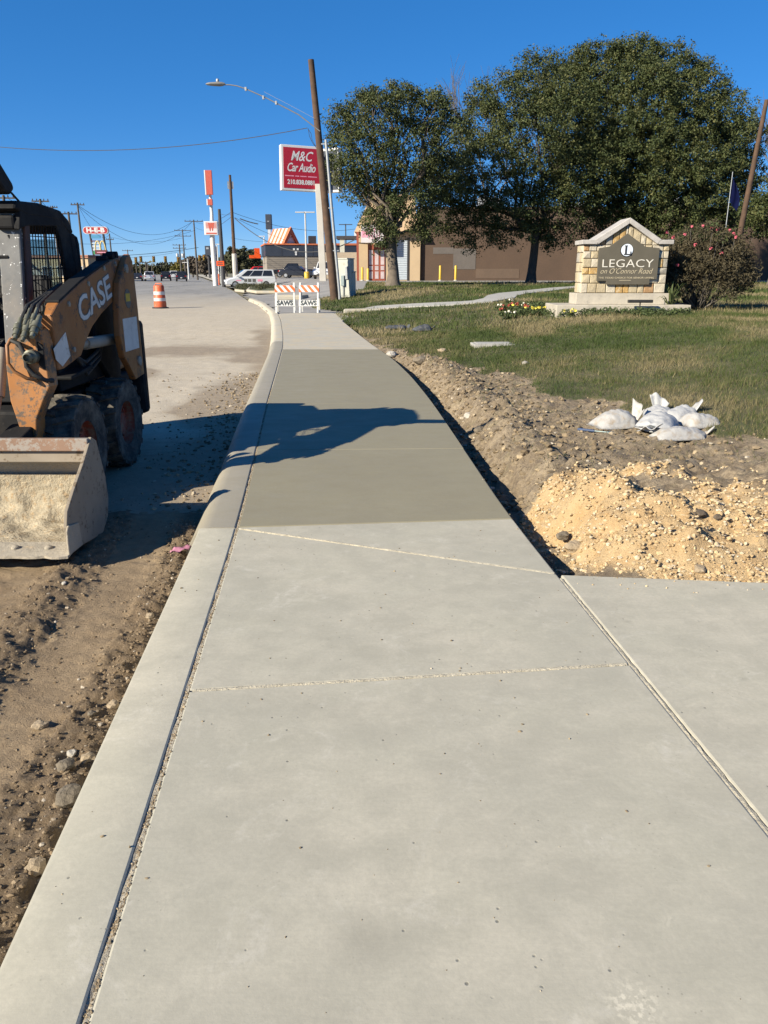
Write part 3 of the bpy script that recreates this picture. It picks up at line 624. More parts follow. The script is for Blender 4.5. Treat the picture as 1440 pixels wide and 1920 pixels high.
# cab: front frame posts, roof, sides
M('jamb_brown', (0.075, 0.035, 0.025), .7, var=.3, scale=8)
def cab():
    fr = prismL([(6.06, 1.06), (6.12, 1.06), (6.30, 2.03), (6.22, 2.03)], -2.93, -2.76)   # right hand front post, broad and grey
    both(fr, 'front_post', 'cab_grey', bevel=.012)
    hd = prismL([(6.20, 1.90), (6.28, 1.90), (6.31, 2.06), (6.23, 2.06)], -3.54, -2.77); hd.build('front_header', 'cab_grey', loader, bevel=.012)
    lo = prismL([(5.98, .62), (6.08, .62), (6.16, 1.0), (6.08, 1.0)], -3.56, -2.74); lo.build('front_sill', 'cab_black', loader, bevel=.012)
    roof = prismL([(6.10, 2.04), (6.15, 2.10), (6.55, 2.115), (6.95, 2.09), (7.12, 2.02), (7.20, 1.92), (7.12, 1.90), (7.02, 1.95), (6.9, 2.0), (6.3, 2.0)], -3.57, -2.73)
    rp = prismL([(7.10, 1.90), (7.20, 1.915), (7.27, 1.60), (7.31, 1.20), (7.20, 1.20), (7.15, 1.60)], -2.85, -2.73); both(rp, 'rear_post', 'cab_black', bevel=.01)
    roof.build('roof', 'cab_black', loader, bevel=.02)
    # side frame: rear pillar broad and black, rails top and bottom
    sp = prismL([(6.80, 2.03), (6.98, 2.05), (7.12, 1.97), (7.2, 1.85), (7.25, 1.6), (7.30, 1.15), (6.92, 1.15), (6.96, 1.42), (6.95, 1.6), (6.90, 1.85)], -2.775, -2.735); both(sp, 'rear_pillar', 'cab_black', bevel=.008)
    tr = prismL([(6.14, 1.90), (6.28, 1.93), (6.95, 1.96), (6.95, 2.06), (6.2, 2.07)], -2.778, -2.732); both(tr, 'top_rail', 'cab_black', bevel=.008)
    fr2 = prismL([(6.08, 1.02), (6.16, 1.02), (6.34, 1.98), (6.26, 2.0)], -2.758, -2.736); both(fr2, 'door_jamb', 'jamb_brown', bevel=.006)
    br = prismL([(6.1, .98), (7.3, 1.1), (7.3, 1.18), (6.1, 1.06)], -2.778, -2.732); both(br, 'bottom_rail', 'cab_black', bevel=.006)
    # wire screen in the side opening: single bars
    for s_ in (1, -1):
        for k in range(15):
            y = 6.22 + k * 0.052
            z1 = 1.95; z0 = 1.04 + (y - 6.1) * .1
            b = MB(); b.tube([Lc(-2.742, y - .07, z0), Lc(-2.742, y + .06, z1)], .0042, 5)
            (b if s_ > 0 else mirror(b)).build('screen_bar', 'cab_black', loader)
        for k in range(11):
            z = 1.12 + k * .082
            b = MB(); b.tube([Lc(-2.748, 6.14 + (z-1.06)*.17, z), Lc(-2.748, 7.0, z + .01)], .004, 5)
            (b if s_ > 0 else mirror(b)).build('screen_bar', 'cab_black', loader)
    # rear window and far wall glass
    g = prismL([(7.12, 1.35), (7.13, 1.35), (7.05, 1.86), (7.04, 1.86)], -3.45, -2.85); g.build('rear_window', 'cab_glass', loader)
    # seat, grab bar and control lever inside
    m = MB(); m.cbox(Lc(-3.15, 6.72, 1.0), (.46, .46, .12)); st = m.build('seat', 'seat_black', loader, bevel=.05, seg=3)
    m = MB(); m.prism([(6.88 - 6.5, 1.0 - RD), (7.0 - 6.5, 1.0 - RD), (7.07 - 6.5, 1.55 - RD), (6.98 - 6.5, 1.58 - RD)], -.24, .24, 'x'); m.build('backrest', 'seat_black', loader, bevel=.05, seg=3)
    m = MB(); m.tube([Lc(-2.86, 6.95, 1.45), Lc(-2.86, 6.5, 1.32), Lc(-2.92, 6.4, 1.28), Lc(-3.38, 6.4, 1.28), Lc(-3.44, 6.5, 1.32), Lc(-3.44, 6.95, 1.45)], .02, 8); m.build('lap_bar', 'cab_black', loader, smooth=50)
    for x in (-2.93, -3.37):
        m = MB(); m.tube([Lc(x, 6.35, .9), Lc(x, 6.33, 1.2)], .015, 8); m.tube([Lc(x, 6.33, 1.2), Lc(x, 6.32, 1.3)], .024, 8); m.build('control_lever', 'seat_black', loader, smooth=50)
    # floor step plates with mesh seen through the doorway
    for k in range(7):
        m = MB(); m.tube([Lc(-3.5, 6.04 + k*.004, .72 + k*.045), Lc(-2.8, 6.04 + k*.004, .72 + k*.045)], .006, 5); m.build('step_bar', 'steel_dusty', loader)
    # front door swung up over the roof, held by a gas strut
    d = prismL([(5.42, 2.74), (5.48, 2.78), (6.19, 2.225), (6.21, 2.185), (6.13, 2.135), (6.05, 2.15), (5.98, 2.21)], -3.52, -2.76); d.build('raised_door', 'cab_black', loader, bevel=.02)
    m = MB(); m.tube([Lc(-2.75, 6.12, 2.15), Lc(-2.75, 6.36, 2.04)], .008, 6); m.build('gas_strut', 'cab_black', loader)
    m = MB(); m.lathe([(.045, 1.25), (.05, 1.3), (.055, 1.98), (.045, 2.04), (.02, 2.06), (.0, 2.06)], 14, origin=Lc(-2.80, 7.32, RD)); m.build('exhaust', 'cab_black', loader, smooth=40)
    m = MB(); m.tube([Lc(-2.85, 6.19, 1.86), Lc(-2.83, 6.2, 1.80), Lc(-2.80, 6.2, 1.79), Lc(-2.765, 6.23, 1.9)], .008, 6); m.build('wiring', 'rubber_black', loader)
cab()
# lift arms
arm = [(5.60, 1.20), (5.70, 1.30), (5.875, 1.375), (6.335, 1.512), (7.067, 1.68), (7.30, 1.715), (7.42, 1.66), (7.40, 1.50), (7.16, 1.365), (6.74, 1.25), (6.50, 1.16), (6.33, 1.06), (6.2, .96), (5.85, .90), (5.62, .90)]
am = prismL([(max(y, 5.735), z) for y, z in arm], -2.49, -2.40); A_r, A_l = both(am, 'lift_arm', 'loader_orange', bevel=.012)
rim_ = prismL([(5.875, 1.375), (6.335, 1.512), (7.067, 1.68), (7.067, 1.70), (6.335, 1.532), (5.875, 1.395)], -2.50, -2.395); both(rim_, 'arm_top_plate', 'cab_black', bevel=.004)
tower = [(7.36, 1.72), (7.46, 1.75), (7.53, 1.69), (7.56, 1.35), (7.58, .64), (7.30, .62), (7.16, .76), (7.04, .86), (6.98, 1.05), (7.02, 1.30), (7.10, 1.50)]
tw = prismL(tower, -2.40, -2.34); T_r, T_l = both(tw, 'rear_tower', 'loader_orange', bevel=.012)
tw2 = prismL([(y + .01, z - .02) for y, z in tower], -2.62, -2.57); both(tw2, 'rear_tower', 'cab_black', bevel=.012)
fp = MB()  # front drop leg: tapering plate facing forward
Yf = 5.57
legp = [(x * .978 + .0, z) for x, z in [(-2.735, 1.12), (-2.66, 1.20), (-2.49, 1.20), (-2.47, 1.10), (-2.47, .80), (-2.53, .70), (-2.60, .56), (-2.635, .30), (-2.675, .30), (-2.74, .52), (-2.775, .70), (-2.77, .95)]]
fp.prism([(x - CX, z - RD) for x, z in legp], Yf - 6.5, Yf - 6.5 + .16, 'y'); L_r, L_l = both(fp, 'drop_leg', 'loader_orange_scuffed', bevel=.008)
def Lf(x, y, z): return Lc(x * .978, y - .13, z)
# bent guard bar, hose, couplers, lug
m = MB(); m.tube([Lf(-2.70, 5.69, 1.14), Lf(-2.705, 5.63, 1.10), Lf(-2.71, 5.62, .98), Lf(-2.68, 5.63, .92), Lf(-2.60, 5.64, .87), Lf(-2.55, 5.69, .85)], .013, 8); m.build('guard_bar', 'loader_orange', loader, smooth=50)
m = MB(); m.tube([Lf(-2.69, 5.675, 1.13), Lf(-2.63, 5.66, 1.11), Lf(-2.60, 5.66, 1.03), Lf(-2.605, 5.67, .95), Lf(-2.56, 5.67, .89), Lf(-2.49, 5.69, .85), Lf(-2.46, 5.75, .84)], .017, 8); m.build('hose', 'rubber_black', loader, smooth=50)
m = MB(); m.lathe([(.05, 0), (.05, .05), (.036, .06), (.036, .10), (.026, .11), (.026, .08)], 14, origin=Lf(-2.555, 5.69, 1.02), axis='y'); m.v = [(x, 2*(5.69-.13-6.5) - y, z) for x, y, z in m.v]; m.build('coupler', 'coupler_steel', loader, smooth=40)
m = MB(); m.prism([(-2.46 - CX, 1.12 - RD), (-2.424 - CX, 1.10 - RD), (-2.424 - CX, .92 - RD), (-2.465 - CX, .96 - RD)], Yf - 6.5 - .012, Yf - 6.5 - .003, 'y'); m.build('hole_plate', 'cab_black', loader)
for (x, y, z, r, tilt) in ((-2.63, 5.66, 1.20, .032, .05), (-2.565, 5.64, 1.19, .026, .0), (-2.50, 5.66, 1.215, .034, -.03), (-2.585, 5.72, 1.265, .02, .02), (-2.535, 5.72, 1.27, .02, 0)):
    m = MB(); q0 = Vector(Lf(x, y, z)); d = Vector((tilt, -.75, -.62)).normalized()
    pts = [q0 - d*.12, q0 - d*.05, q0 - d*.049, q0, q0 + d*.001, q0 + d*.05, q0 + d*.051, q0 + d*.085]
    m.tube(pts, [r*.55, r*.6, r, r, r*.8, r*.8, r*.55, r*.5], 12); m.build('hydraulic_coupler', 'coupler_steel', loader, smooth=40)
for dx in (0, .05, .1):
    m = MB(); m.tube([Lc(-2.58 + dx, 5.62, 1.26), Lc(-2.60 + dx*.8, 5.80, 1.36), Lc(-2.64 + dx*.5, 6.1, 1.40), Lc(-2.62, 6.5, 1.5)], .014, 7); m.build('hose', 'rubber_black', loader, smooth=50)
# tilt and lift cylinders
m = MB(); m.tube([Lc(-2.50, 6.22, 1.03), Lc(-2.50, 6.55, 1.02)], .035, 12); m.tube([Lc(-2.50, 6.55, 1.02), Lc(-2.50, 7.25, 1.0)], .05, 12); both(m, 'lift_cylinder', 'steel_dusty', smooth=40)
m = MB(); m.tube([Lc(-2.82, 5.40, .40), Lc(-2.82, 5.62, .72)], .026, 12); m.tube([Lc(-2.82, 5.62, .72), Lc(-2.82, 5.78, 1.05)], .043, 12); both(m, 'tilt_cylinder', 'steel_dusty', smooth=40)
# decals
def decal_text(body, size, mat, p, ang, **kw):
    d = Vector((0, math.cos(ang), math.sin(ang))); u = Vector((0, -math.sin(ang), math.cos(ang)))
    return text(body, size, mat, A_r, Lc(*p), d, u, **kw)
aa = math.atan2(1.68 - 1.39, 7.067 - 5.875)
decal_text('CASE', .27, 'decal_grey', (-2.399, 6.63, 1.375), aa, name='lettering', bold=.012, sx=1.32, depth=.0008, spacing=.98)
decal_text('CASE', .27, 'decal_white', (-2.397, 6.63, 1.375), aa, name='lettering', bold=.004, sx=1.32, depth=.001, spacing=.98)
m = MB(); m.prism([(5.70 - 6.5, .98 - RD), (5.68 - 6.5, 1.06 - RD), (5.93 - 6.5, 1.16 - RD), (5.97 - 6.5, .98 - RD), (5.80 - 6.5, .92 - RD)], -2.4 - CX, -2.397 - CX, 'x'); m.build('warning_decal', 'decal_white', A_r)
m = MB(); m.lathe([(.085, 0), (.085, .003), (0, .003)], 26, origin=Lc(-2.34, 7.28, 1.36), axis='x'); bd = m.build('badge', 'decal_grey', T_r)
m = MB(); m.box(Lc(-2.3365, 7.22, 1.335), Lc(-2.335, 7.34, 1.405)); m.build('badge_band', 'decal_yellow', bd)
m = MB(); m.box(Lc(-2.3395, 7.08, .90), Lc(-2.337, 7.48, 1.19)); m.build('decal_panel', 'decal_white', T_r)
for (y, z, r) in ((7.30, 1.62, .04), (7.44, .78, .045)):
    m = MB(); m.lathe([(r, 0), (r, .015), (r*.7, .02), (0, .02)], 14, origin=Lc(-2.34, y, z), axis='x'); m.build('pivot_pin', 'steel_dusty', T_r, smooth=40)
for (y, z) in ((7.05, 1.69), (7.22, 1.72), (7.32, 1.735)):
    m = MB(); m.tube([Lc(-2.50, y, z), Lc(-2.41, y, z)], .034, 12); m.build('pivot_boss', 'cab_black', loader, smooth=40)
# bucket
def bucket():
    x0, x1 = -4.33, -1.97
    outer = [(4.52, -.085), (5.08, -.135), (5.19, -.06), (5.235, .06), (5.22, .24), (5.13, .50), (5.07, .53)]
    inner = [(5.045, .505), (5.10, .47), (5.185, .24), (5.20, .07), (5.165, -.03), (5.07, -.105), (4.52, -.068)]
    sh = prismL(outer + inner, x0, x1); s_ = sh.build('bucket', 'bucket_lining', loader, bevel=.004)
    tb = prismL([(5.0, .455), (5.035, .452), (5.085, .53), (5.012, .538)], x0, x1); tb.build('top_bar', 'bucket_rust', s_, bevel=.006)
    tb = prismL([(5.02, .375), (5.19, .37), (5.12, .475), (5.03, .45)], x0 + .02, x1 - .02); tb.build('top_channel', 'bucket_outside', s_, bevel=.006)
    for x in (x0, x1):
        sgn = 1 if x == x1 else -1
        side = [(4.52, -.075), (4.50, .085), (4.54, .18), (4.68, .28), (4.87, .40), (5.06, .54), (5.14, .50), (5.23, .24), (5.245, .06), (5.20, -.06), (5.08, -.142), (4.9, -.125)]
        p = prismL(side, x - .010 * sgn, x + .012 * sgn); p.build('side_plate', 'bucket_outside', s_, bevel=.004)
        p = prismL([(4.46, -.08), (4.47, .07), (4.50, .10), (4.66, .07), (4.68, -.09)], x + .0125 * sgn, x + .026 * sgn); p.build('side_cutter', 'bucket_lining', s_, bevel=.005)
    g = random.Random(4); lipx = np.linspace(x0 - .02, x1 + .02, 50)
    m = MB(); rows = []
    for x in lipx:
        a = g.uniform(-.012, .012); rows.append([(x - CX, 4.44 + a - 6.5, -.094 - RD), (x - CX, 4.44 + a - 6.5, -.078 - RD + a*.3), (x - CX, 4.64 - 6.5, -.055 - RD), (x - CX, 4.66 - 6.5, -.072 - RD)])
    m.loft(rows); m.build('cutting_edge', 'bucket_lining', s_)
    for k in range(11):
        m = MB(); m.lathe([(.026, 0), (.024, .012), (.012, .02), (0, .02)], 10, origin=Lc(x0 + .12 + k * .21, 4.55, -.066)); m.build('bolt', 'bucket_lining', s_, smooth=40)
    # caked lime dust inside
    xs = np.linspace(x0 + .02, x1 - .02, 100); us = np.linspace(0, 1, 34); V = []
    path = [(4.66, -.072), (4.86, -.082), (5.0, -.075), (5.09, -.045), (5.15, .04), (5.165, .14), (5.155, .26)]
    py = np.interp(us, np.linspace(0, 1, 7), [p[0] for p in path]); pz = np.interp(us, np.linspace(0, 1, 7), [p[1] for p in path])
    X, U = np.meshgrid(xs, us); n = fbm(X * 9, U * 8, 91, 4); nb = fbm(X * 2.2, U * 2, 95, 3)
    th = np.clip((n - .42) * .11 + (nb - .45) * .07, -.01, 1) * np.sin(np.pi * np.clip(U * 1.04, 0, 1)) ** .6 * ss(0, .12, U)
    Y = py[:, None] - th * np.clip(U * 1.3, 0, 1); Z = pz[:, None] + th * (1 - U * .6)
    I = np.arange(X.size).reshape(X.shape); Fc = np.stack([I[:-1,:-1], I[:-1,1:], I[1:,1:], I[1:,:-1]], -1).reshape(-1, 4)
    np_mesh('caked_dust', np.stack([X.ravel() - CX, Y.ravel() - 6.5, Z.ravel() - RD], 1), Fc, 'lime_dust', s_, True)
bucket()
m = prismL([(5.25, -.02), (5.66, .15), (5.84, .34), (5.80, .5), (5.62, .52), (5.25, .44)], -2.76, -2.58); both(m, 'quick_attach', 'cab_black', bevel=.01)
for (y, z) in ((6.05, 1.02), (6.05, 1.36), (6.9, 1.62), (7.2, 1.66), (6.5, 1.5)):
    m = MB(); m.lathe([(.022, 0), (.022, .012), (.014, .014), (0, .014)], 6, origin=Lc(-2.40, y, z), axis='x'); m.build('bolt', 'steel_dusty', A_r)
for k in range(3):
    m = MB(); m.tube([Lc(-2.55, 6.3 + k*.05, .98), Lc(-2.53, 6.6, .86 - k*.05), Lc(-2.56, 7.0, .92 - k*.04), Lc(-2.6, 7.3, 1.05)], .016, 7); m.build('hose', 'rubber_black', loader, smooth=50)
m = MB(); m.tube([Lc(-2.86, 6.17, 1.7), Lc(-3.44, 6.17, 1.7)], .014, 6); m.tube([Lc(-2.86, 6.14, 1.42), Lc(-3.44, 6.14, 1.42)], .02, 6); m.build('door_rail', 'cab_black', loader)
m = MB(); m.cbox(Lc(-2.85, 6.19, 1.95), (.16, .09, .1)); m.build('work_light', 'cab_black', loader, bevel=.02)
# ================================================================== middle ground things
for nm, c, kw in (
    ('limestone_cream', (0.43, 0.355, 0.23), dict(var=.18, scale=3, bump=.9, bscale=11, fine=.15)),
    ('limestone_pale', (0.47, 0.415, 0.32), dict(var=.14, scale=3, bump=.9, bscale=11, fine=.15)),
    ('limestone_gold', (0.42, 0.265, 0.095), dict(var=.3, scale=4, bump=.9, bscale=11, dirt=(.5, .42, .28), dirt_amt=.3)),
    ('limestone_rust', (0.30, 0.18, 0.085), dict(var=.3, scale=4, bump=.9, bscale=11, dirt=(.52, .42, .28), dirt_amt=.2)),
    ('limestone_grey', (0.33, 0.30, 0.245), dict(var=.2, scale=4, bump=.9, bscale=11, fine=.2)),
    ('mortar', (0.38, 0.34, 0.27), dict(var=.15, scale=12, bump=.4)),
    ('cast_stone', (0.41, 0.37, 0.30), dict(var=.12, scale=3, bump=.25, bscale=30, dirt=(.24, .22, .19), dirt_amt=.1)),
    ('cap_stone', (0.40, 0.375, 0.345), dict(var=.15, scale=3, bump=.3, bscale=30, dirt=(.27, .25, .23), dirt_amt=.22)),
    ('board_brown', (0.098, 0.086, 0.062), dict(var=.08, scale=2)),
    ('letter_cream', (0.60, 0.57, 0.50), dict(var=.04)),
    ('letter_gold', (0.50, 0.43, 0.30), dict(var=.06)),
    ('logo_blue_white', (0.66, 0.72, 0.80), dict(var=.04)),
    ('black_metal', (0.022, 0.02, 0.019), dict(var=.2, scale=10)),
    ('white_sack', (0.36, 0.352, 0.335), dict(var=.08, scale=7, bump=.45, bscale=18, dirt=(.29, .225, .15), dirt_amt=.24)),
    ('white_sack_clean', (0.37, 0.37, 0.365), dict(var=.06, scale=7, bump=.45, bscale=18, dirt=(.30, .25, .18), dirt_amt=.12)),
    ('dark_sack', (0.06, 0.065, 0.07), dict(var=.3, scale=9, bump=.4, bscale=20, dirt=(.2, .18, .15), dirt_amt=.2)),
    ('handle_blue', (0.03, 0.055, 0.12), dict(var=.2, scale=14)),
    ('tool_steel', (0.20, 0.25, 0.25), dict(rough=.45, metal=.6, var=.2, scale=18)),
    ('flagging_pink', (0.40, 0.17, 0.24), dict(var=.2, scale=20)),
    ('white_plastic', (0.56, 0.56, 0.54), dict(var=.07, scale=8, dirt=(.4, .36, .3), dirt_amt=.06)),
    ('barricade_orange', (0.62, 0.115, 0.02), dict(rough=.45, var=.08)),
    ('reflective_white', (0.58, 0.57, 0.54), dict(rough=.4, var=.05, dirt=(.45, .42, .36), dirt_amt=.05)),
    ('stencil_black', (0.035, 0.045, 0.05), dict(var=.2)),
    ('barrel_orange', (0.50, 0.095, 0.028), dict(rough=.5, var=.12, scale=4, dirt=(.45, .3, .22), dirt_amt=.1)),
    ('cabinet_grey', (0.40, 0.41, 0.365), dict(rough=.5, var=.08, scale=3, dirt=(.3, .27, .2), dirt_amt=.12)),
    ('meter_grey', (0.20, 0.25, 0.26), dict(rough=.5, var=.2, scale=8)),
    ('pole_wood', (0.075, 0.044, 0.027), dict(rough=.9, var=.35, scale=3, bump=.5, bscale=9)),
    ('pole_wood_grey', (0.085, 0.072, 0.06), dict(rough=.9, var=.3, scale=3)),
    ('pole_dark', (0.045, 0.045, 0.05), dict(rough=.8, var=.2)),
    ('galvanised', (0.33, 0.345, 0.355), dict(rough=.45, metal=.35, var=.12, scale=8)),
    ('wire_black', (0.02, 0.02, 0.022), dict(rough=.7, var=.1)),
): M(nm, c, **kw)
# ---- monument sign
mon_p = on_t(1166, 584); MZ = tz(mon_p.x, mon_p.y + .6) - .02
mon = thing('monument_sign', 'stone monument sign reading LEGACY with pitched cap, beside the pink flowered bush', 'sign', (mon_p.x, mon_p.y, MZ)); mon.scale = (.875, .875, .865)
def monument():
    m = MB(); m.box((-2.15, -.45, -.25), (1.98, 1.3, .235)); m.build('footing', 'cast_stone', mon, bevel=.015)
    m = MB(); m.box((-1.47, -.02, .236), (1.43, .95, .575)); m.build('plinth', 'cast_stone', mon, bevel=.015)
    core = [(-1.30, .576), (1.27, .576), (1.29, 2.02), (.95, 2.04), (0, 2.62), (-.95, 2.04), (-1.29, 2.02)]
    m = MB(); m.prism(core, .12, .82, 'y'); m.build('core', 'mortar', mon)
    g = random.Random(21)
    pal = ['limestone_cream'] * 8 + ['limestone_pale'] * 7 + ['limestone_gold', 'limestone_rust', 'limestone_grey']
    def stone(poly, y0, y1, axis='y', mat=None):
        # poly corners (u, z); back ring, side ring and an uneven inset face
        n = len(poly); cu = sum(p[0] for p in poly) / n; cz = sum(p[1] for p in poly) / n
        def P(u, z, d): return (u, d, z) if axis == 'y' else (d, u, z)
        b = [P(u, z, y1) for u, z in poly]; s_ = [P(u, z, y0 + (y1-y0) * g.uniform(.30, .42)) for u, z in poly]
        k = [P(cu + (u-cu) * g.uniform(.84, .94), cz + (z-cz) * g.uniform(.82, .93), y0 + (y1-y0) * g.uniform(.02, .2)) for u, z in poly]
        c = [P(cu + g.uniform(-.03, .03), cz + g.uniform(-.03, .03), y0 + (y1-y0) * g.uniform(-.12, .12))]
        vs = b + s_ + k + c; fs = []
        for i in range(n):
            j = (i+1) % n; fs += [(i, j, n+j, n+i), (n+i, n+j, 2*n+j, 2*n+i), (2*n+i, 2*n+j, 3*n)]
        m = MB(); m.add(vs, fs); m.build('stone', mat or g.choice(pal), mon)
    J = .008
    z = .576; row = 0
    hs = [.30, .27, .20, .27, .22, .18]
    for h in hs:
        x = -1.32
        while x < 1.28:
            w = g.uniform(.16, .36)
            if x + w > 1.28 - .12: w = 1.30 - x
            if not (-.72 < x + w/2 < .55 and .95 < z + h/2 < 1.9) :
                mt = None
                if row == 2 and x < -1.0: mt = 'limestone_gold'
                if row == 0 and -.35 < x < 0: mt = 'limestone_gold'
                stone([(x+J, z+J), (x+w-J, z+J), (x+w-J, z+h-J), (x+J, z+h-J)], .04, .14, mat=mt)
            x += w
        z += h; row += 1
    # gable courses follow the slope
    sl = (2.62 - 2.04) / .95
    def top(x): return 2.60 - abs(x) * sl
    x = -1.0
    while x < 1.0:
        w = g.uniform(.15, .26); w = min(w, 1.0 - x)
        if x < 0 < x + w: w = -x if -x > .06 else w
        a, b = x + J, x + w - J
        stone([(a, max(2.02, top(a) - .30)), (b, max(2.02, top(b) - .30)), (b, top(b)), (a, top(a))], .04, .14)
        if min(top(a), top(b)) - .31 > 2.1: stone([(a, 2.02), (b, 2.02), (b, top(b) - .31), (a, top(a) - .31)], .04, .14)
        x += w
    z = .576
    for h in [.31, .33, .28, .30, .22]:      # the end wall towards the street
        y = .10
        while y < .84:
            w = min(g.uniform(.26, .42), .86 - y)
            if .86 - (y + w) < .12: w = .86 - y
            stone([(y+J, z+J), (y+w-J, z+J), (y+w-J, z+h-J), (y+J, z+h-J)], -1.35, -1.27, axis='x'); y += w
        z += h
    # caps
    for s_ in (-1, 1):
        m = MB(); m.box((min(s_*.93, s_*1.40), -.03, 2.035), (max(s_*.93, s_*1.40), .95, 2.165)); m.build('cap', 'cap_stone', mon, bevel=.015)
        m = MB(); m.prism([(s_*.90, 2.04), (s_*1.02, 2.17), (s_*.0, 2.81), (s_*.0, 2.64)], -.035, .955, 'y'); m.build('gable_cap', 'cap_stone', mon, bevel=.015)
    # board
    b = [(-.90, .93), (-.90, 1.90), (-.58, 1.95), (-.06, 2.33), (.50, 1.95), (.96, 1.90), (.96, .98), (.74, .98), (.74, .82), (-.60, .82), (-.60, .93)]
    b = [(x + .02, z + .02) for x, z in b]
    m = MB(); m.prism(b, -.035, .02, 'y'); bd = m.build('board', 'board_brown', mon, bevel=.006)
    X, U = (1, 0, 0), (0, 0, 1)
    m = MB(); m.lathe([(.195, 0), (.195, .012), (0, .012)], 32, origin=(-.035, -.036, 1.86), axis='y'); m.v = [(x, -.072 - y, z) for x, y, z in m.v]; m.build('logo_ring', 'black_metal', bd)
    m = MB(); m.lathe([(.18, 0), (.18, .006), (0, .006)], 32, origin=(-.025, -.049, 1.865), axis='y'); m.v = [(x, -.098 - y, z) for x, y, z in m.v]; lg = m.build('logo_disc', 'logo_blue_white', bd)
    m = MB(); m.box((-.085, -.066, 1.75), (-.035, -.056, 2.0)); m.box((-.11, -.0665, 1.725), (.105, -.0565, 1.752)); m.box((.078, -.0668, 1.753), (.105, -.0562, 1.825)); m.box((-.105, -.0663, 1.985), (-.01, -.0567, 2.0)); m.build('logo_letter', 'black_metal', lg)
    text('LEGACY', .34, 'letter_cream', bd, (.03, -.04, 1.46), X, U, sx=1.24, bold=-.002, spacing=1.04)
    text("on O'Connor Road", .235, 'letter_gold', bd, (.0, -.04, 1.235), X, U, shear=.38, bold=-.003, sx=.86)
    text('THE TEXAS CHOICE FOR SENIOR LIVING', .075, 'letter_gold', bd, (.03, -.04, 1.04), X, U, sx=1.17, spacing=1.08)
    m = MB(); m.box((-.18, -.042, .962), (.18, -.038, .974)); m.build('lettering', 'letter_gold', bd)
monument()
fl = thing('flood_light', 'black bar shaped floodlight on a stem before the stone monument', 'floodlight', (mon_p.x + .28, mon_p.y - .62, MZ))
m = MB(); m.box((-.33, -.05, .27), (.33, .05, .35)); m.build('housing', 'black_metal', fl, bevel=.015)
m = MB(); m.tube([(0, 0, -.05), (0, 0, .28)], .018, 8); m.build('stem', 'black_metal', fl)
m = MB(); m.tube([(0, 0, .05), (.15, -.02, .1), (.4, -.05, .06), (.6, -.12, -.02)], .012, 6); m.build('cable', 'black_metal', fl)
# ---- sandbags
def sack(name, label, p, length, wid, hgt, rz, neck=True, flare=.5, mat='white_sack', seed=0, tilt=0.0, group=None, lift=0.0, fan=.17):
    """filled woven sack: flat sewn end with corner ears, full body, gathered neck and loose flared top"""
    t_ = thing(name, label, 'sandbag', p, rz, group); nu, nv = 34, 24
    U, V = np.meshgrid(np.linspace(-1, 1, nu), np.linspace(-1, 1, nv), indexing='ij')
    end = 1 - (.62 if neck else .12) * ss(.62, 1.0, U) - .10 * ss(-.6, -.95, U)
    x = U * length / 2 * (1 + .05 * np.abs(V) ** 3 * (U < 0)); y = V * wid / 2 * end * (1 + .10 * fbm(U * 1.6 + seed, V + seed, seed, 2) - .05)
    core = np.clip((1 - np.abs(U) ** 3.0) * (1 - np.abs(V) ** 2.4), 0, 1) ** .62
    wr = .055 * np.sin(V * 9 + seed + 2 * U) * ss(.0, .95, U) + .11 * (fbm(U * 3.2 + seed * 3, V * 2.3, seed + 7, 3) - .5) + .055 * (np.abs(fbm(U * 4 + V * 3, V * 3.4 - U * 2, seed + 17, 2) - .5) * 2 - .3)
    th = hgt * core * (1 + 2.2 * wr) * (1 + .16 * np.sin(U * 2.3 + seed)) + hgt * .20 * ss(.7, 1, U) * (1 if neck else 0)
    zt = .012 + th + lift; zb = np.minimum(.010 + .015 * np.abs(V) ** 4, zt - .004) + lift * .6
    I = np.arange(nu * nv).reshape(nu, nv); q = np.stack([I[:-1,:-1], I[1:,:-1], I[1:,1:], I[:-1,1:]], -1).reshape(-1, 4); n0 = nu * nv
    ring = list(I[0, :]) + list(I[1:, -1]) + list(I[-1, -2::-1]) + list(I[-2:0:-1, 0]); rim = [[ring[k], ring[(k+1) % len(ring)], ring[(k+1) % len(ring)] + n0, ring[k] + n0] for k in range(len(ring))]
    Vt = np.concatenate([np.stack([x, y, zt], -1).reshape(-1, 3), np.stack([x, y, zb], -1).reshape(-1, 3)]); np_mesh('sack', Vt, np.concatenate([q, q[:, ::-1] + n0, np.array(rim)[:, ::-1]]), mat, t_, True)
    if neck:
        zc = lift + .012 + hgt * .12; m = MB(); rows = []
        for i in range(7):
            s_ = i / 6; a = tilt; w = wid * (.15 + (.42 + flare * .2) * s_ ** .8) * .5; cx = length * .485 + math.cos(a) * fan * s_; cz = zc + math.sin(a) * fan * s_
            rows.append([(cx + math.sin(a) * .012 * math.sin(k * 1.1 + seed) - .05 * s_ * abs(k - 5) / 5, w * (k - 5) / 5, cz + (.010 * math.sin(k * 1.3 + seed) + .012 * math.sin(k * .7 + seed * 2)) * (.4 + s_) + .09 * s_ * (k / 10 if seed % 2 else 1 - k / 10)) for k in range(11)])
        m.loft(rows, cap=False, closed=False); o = m.build('loose_top', mat, t_, smooth=80); sm = o.modifiers.new('s', 'SOLIDIFY'); sm.thickness = .005
        c = MB(); c.tube([(length * .485, wid * .115 * math.cos(a), zc + .004 + hgt * .16 * math.sin(a)) for a in [2*math.pi*k/12 for k in range(12)]], .006, 5, closed=True); c.build('tie', 'stencil_black', t_)
    return t_
def soil_at(px, py, dz=0.0):
    z = .1
    for _ in range(50):
        p = gz(px, py, z); z = .5*z + .5*(float(SOIL(np.array([p.x]), np.array([p.y]))[0]) + dz)
    return gz(px, py, z)
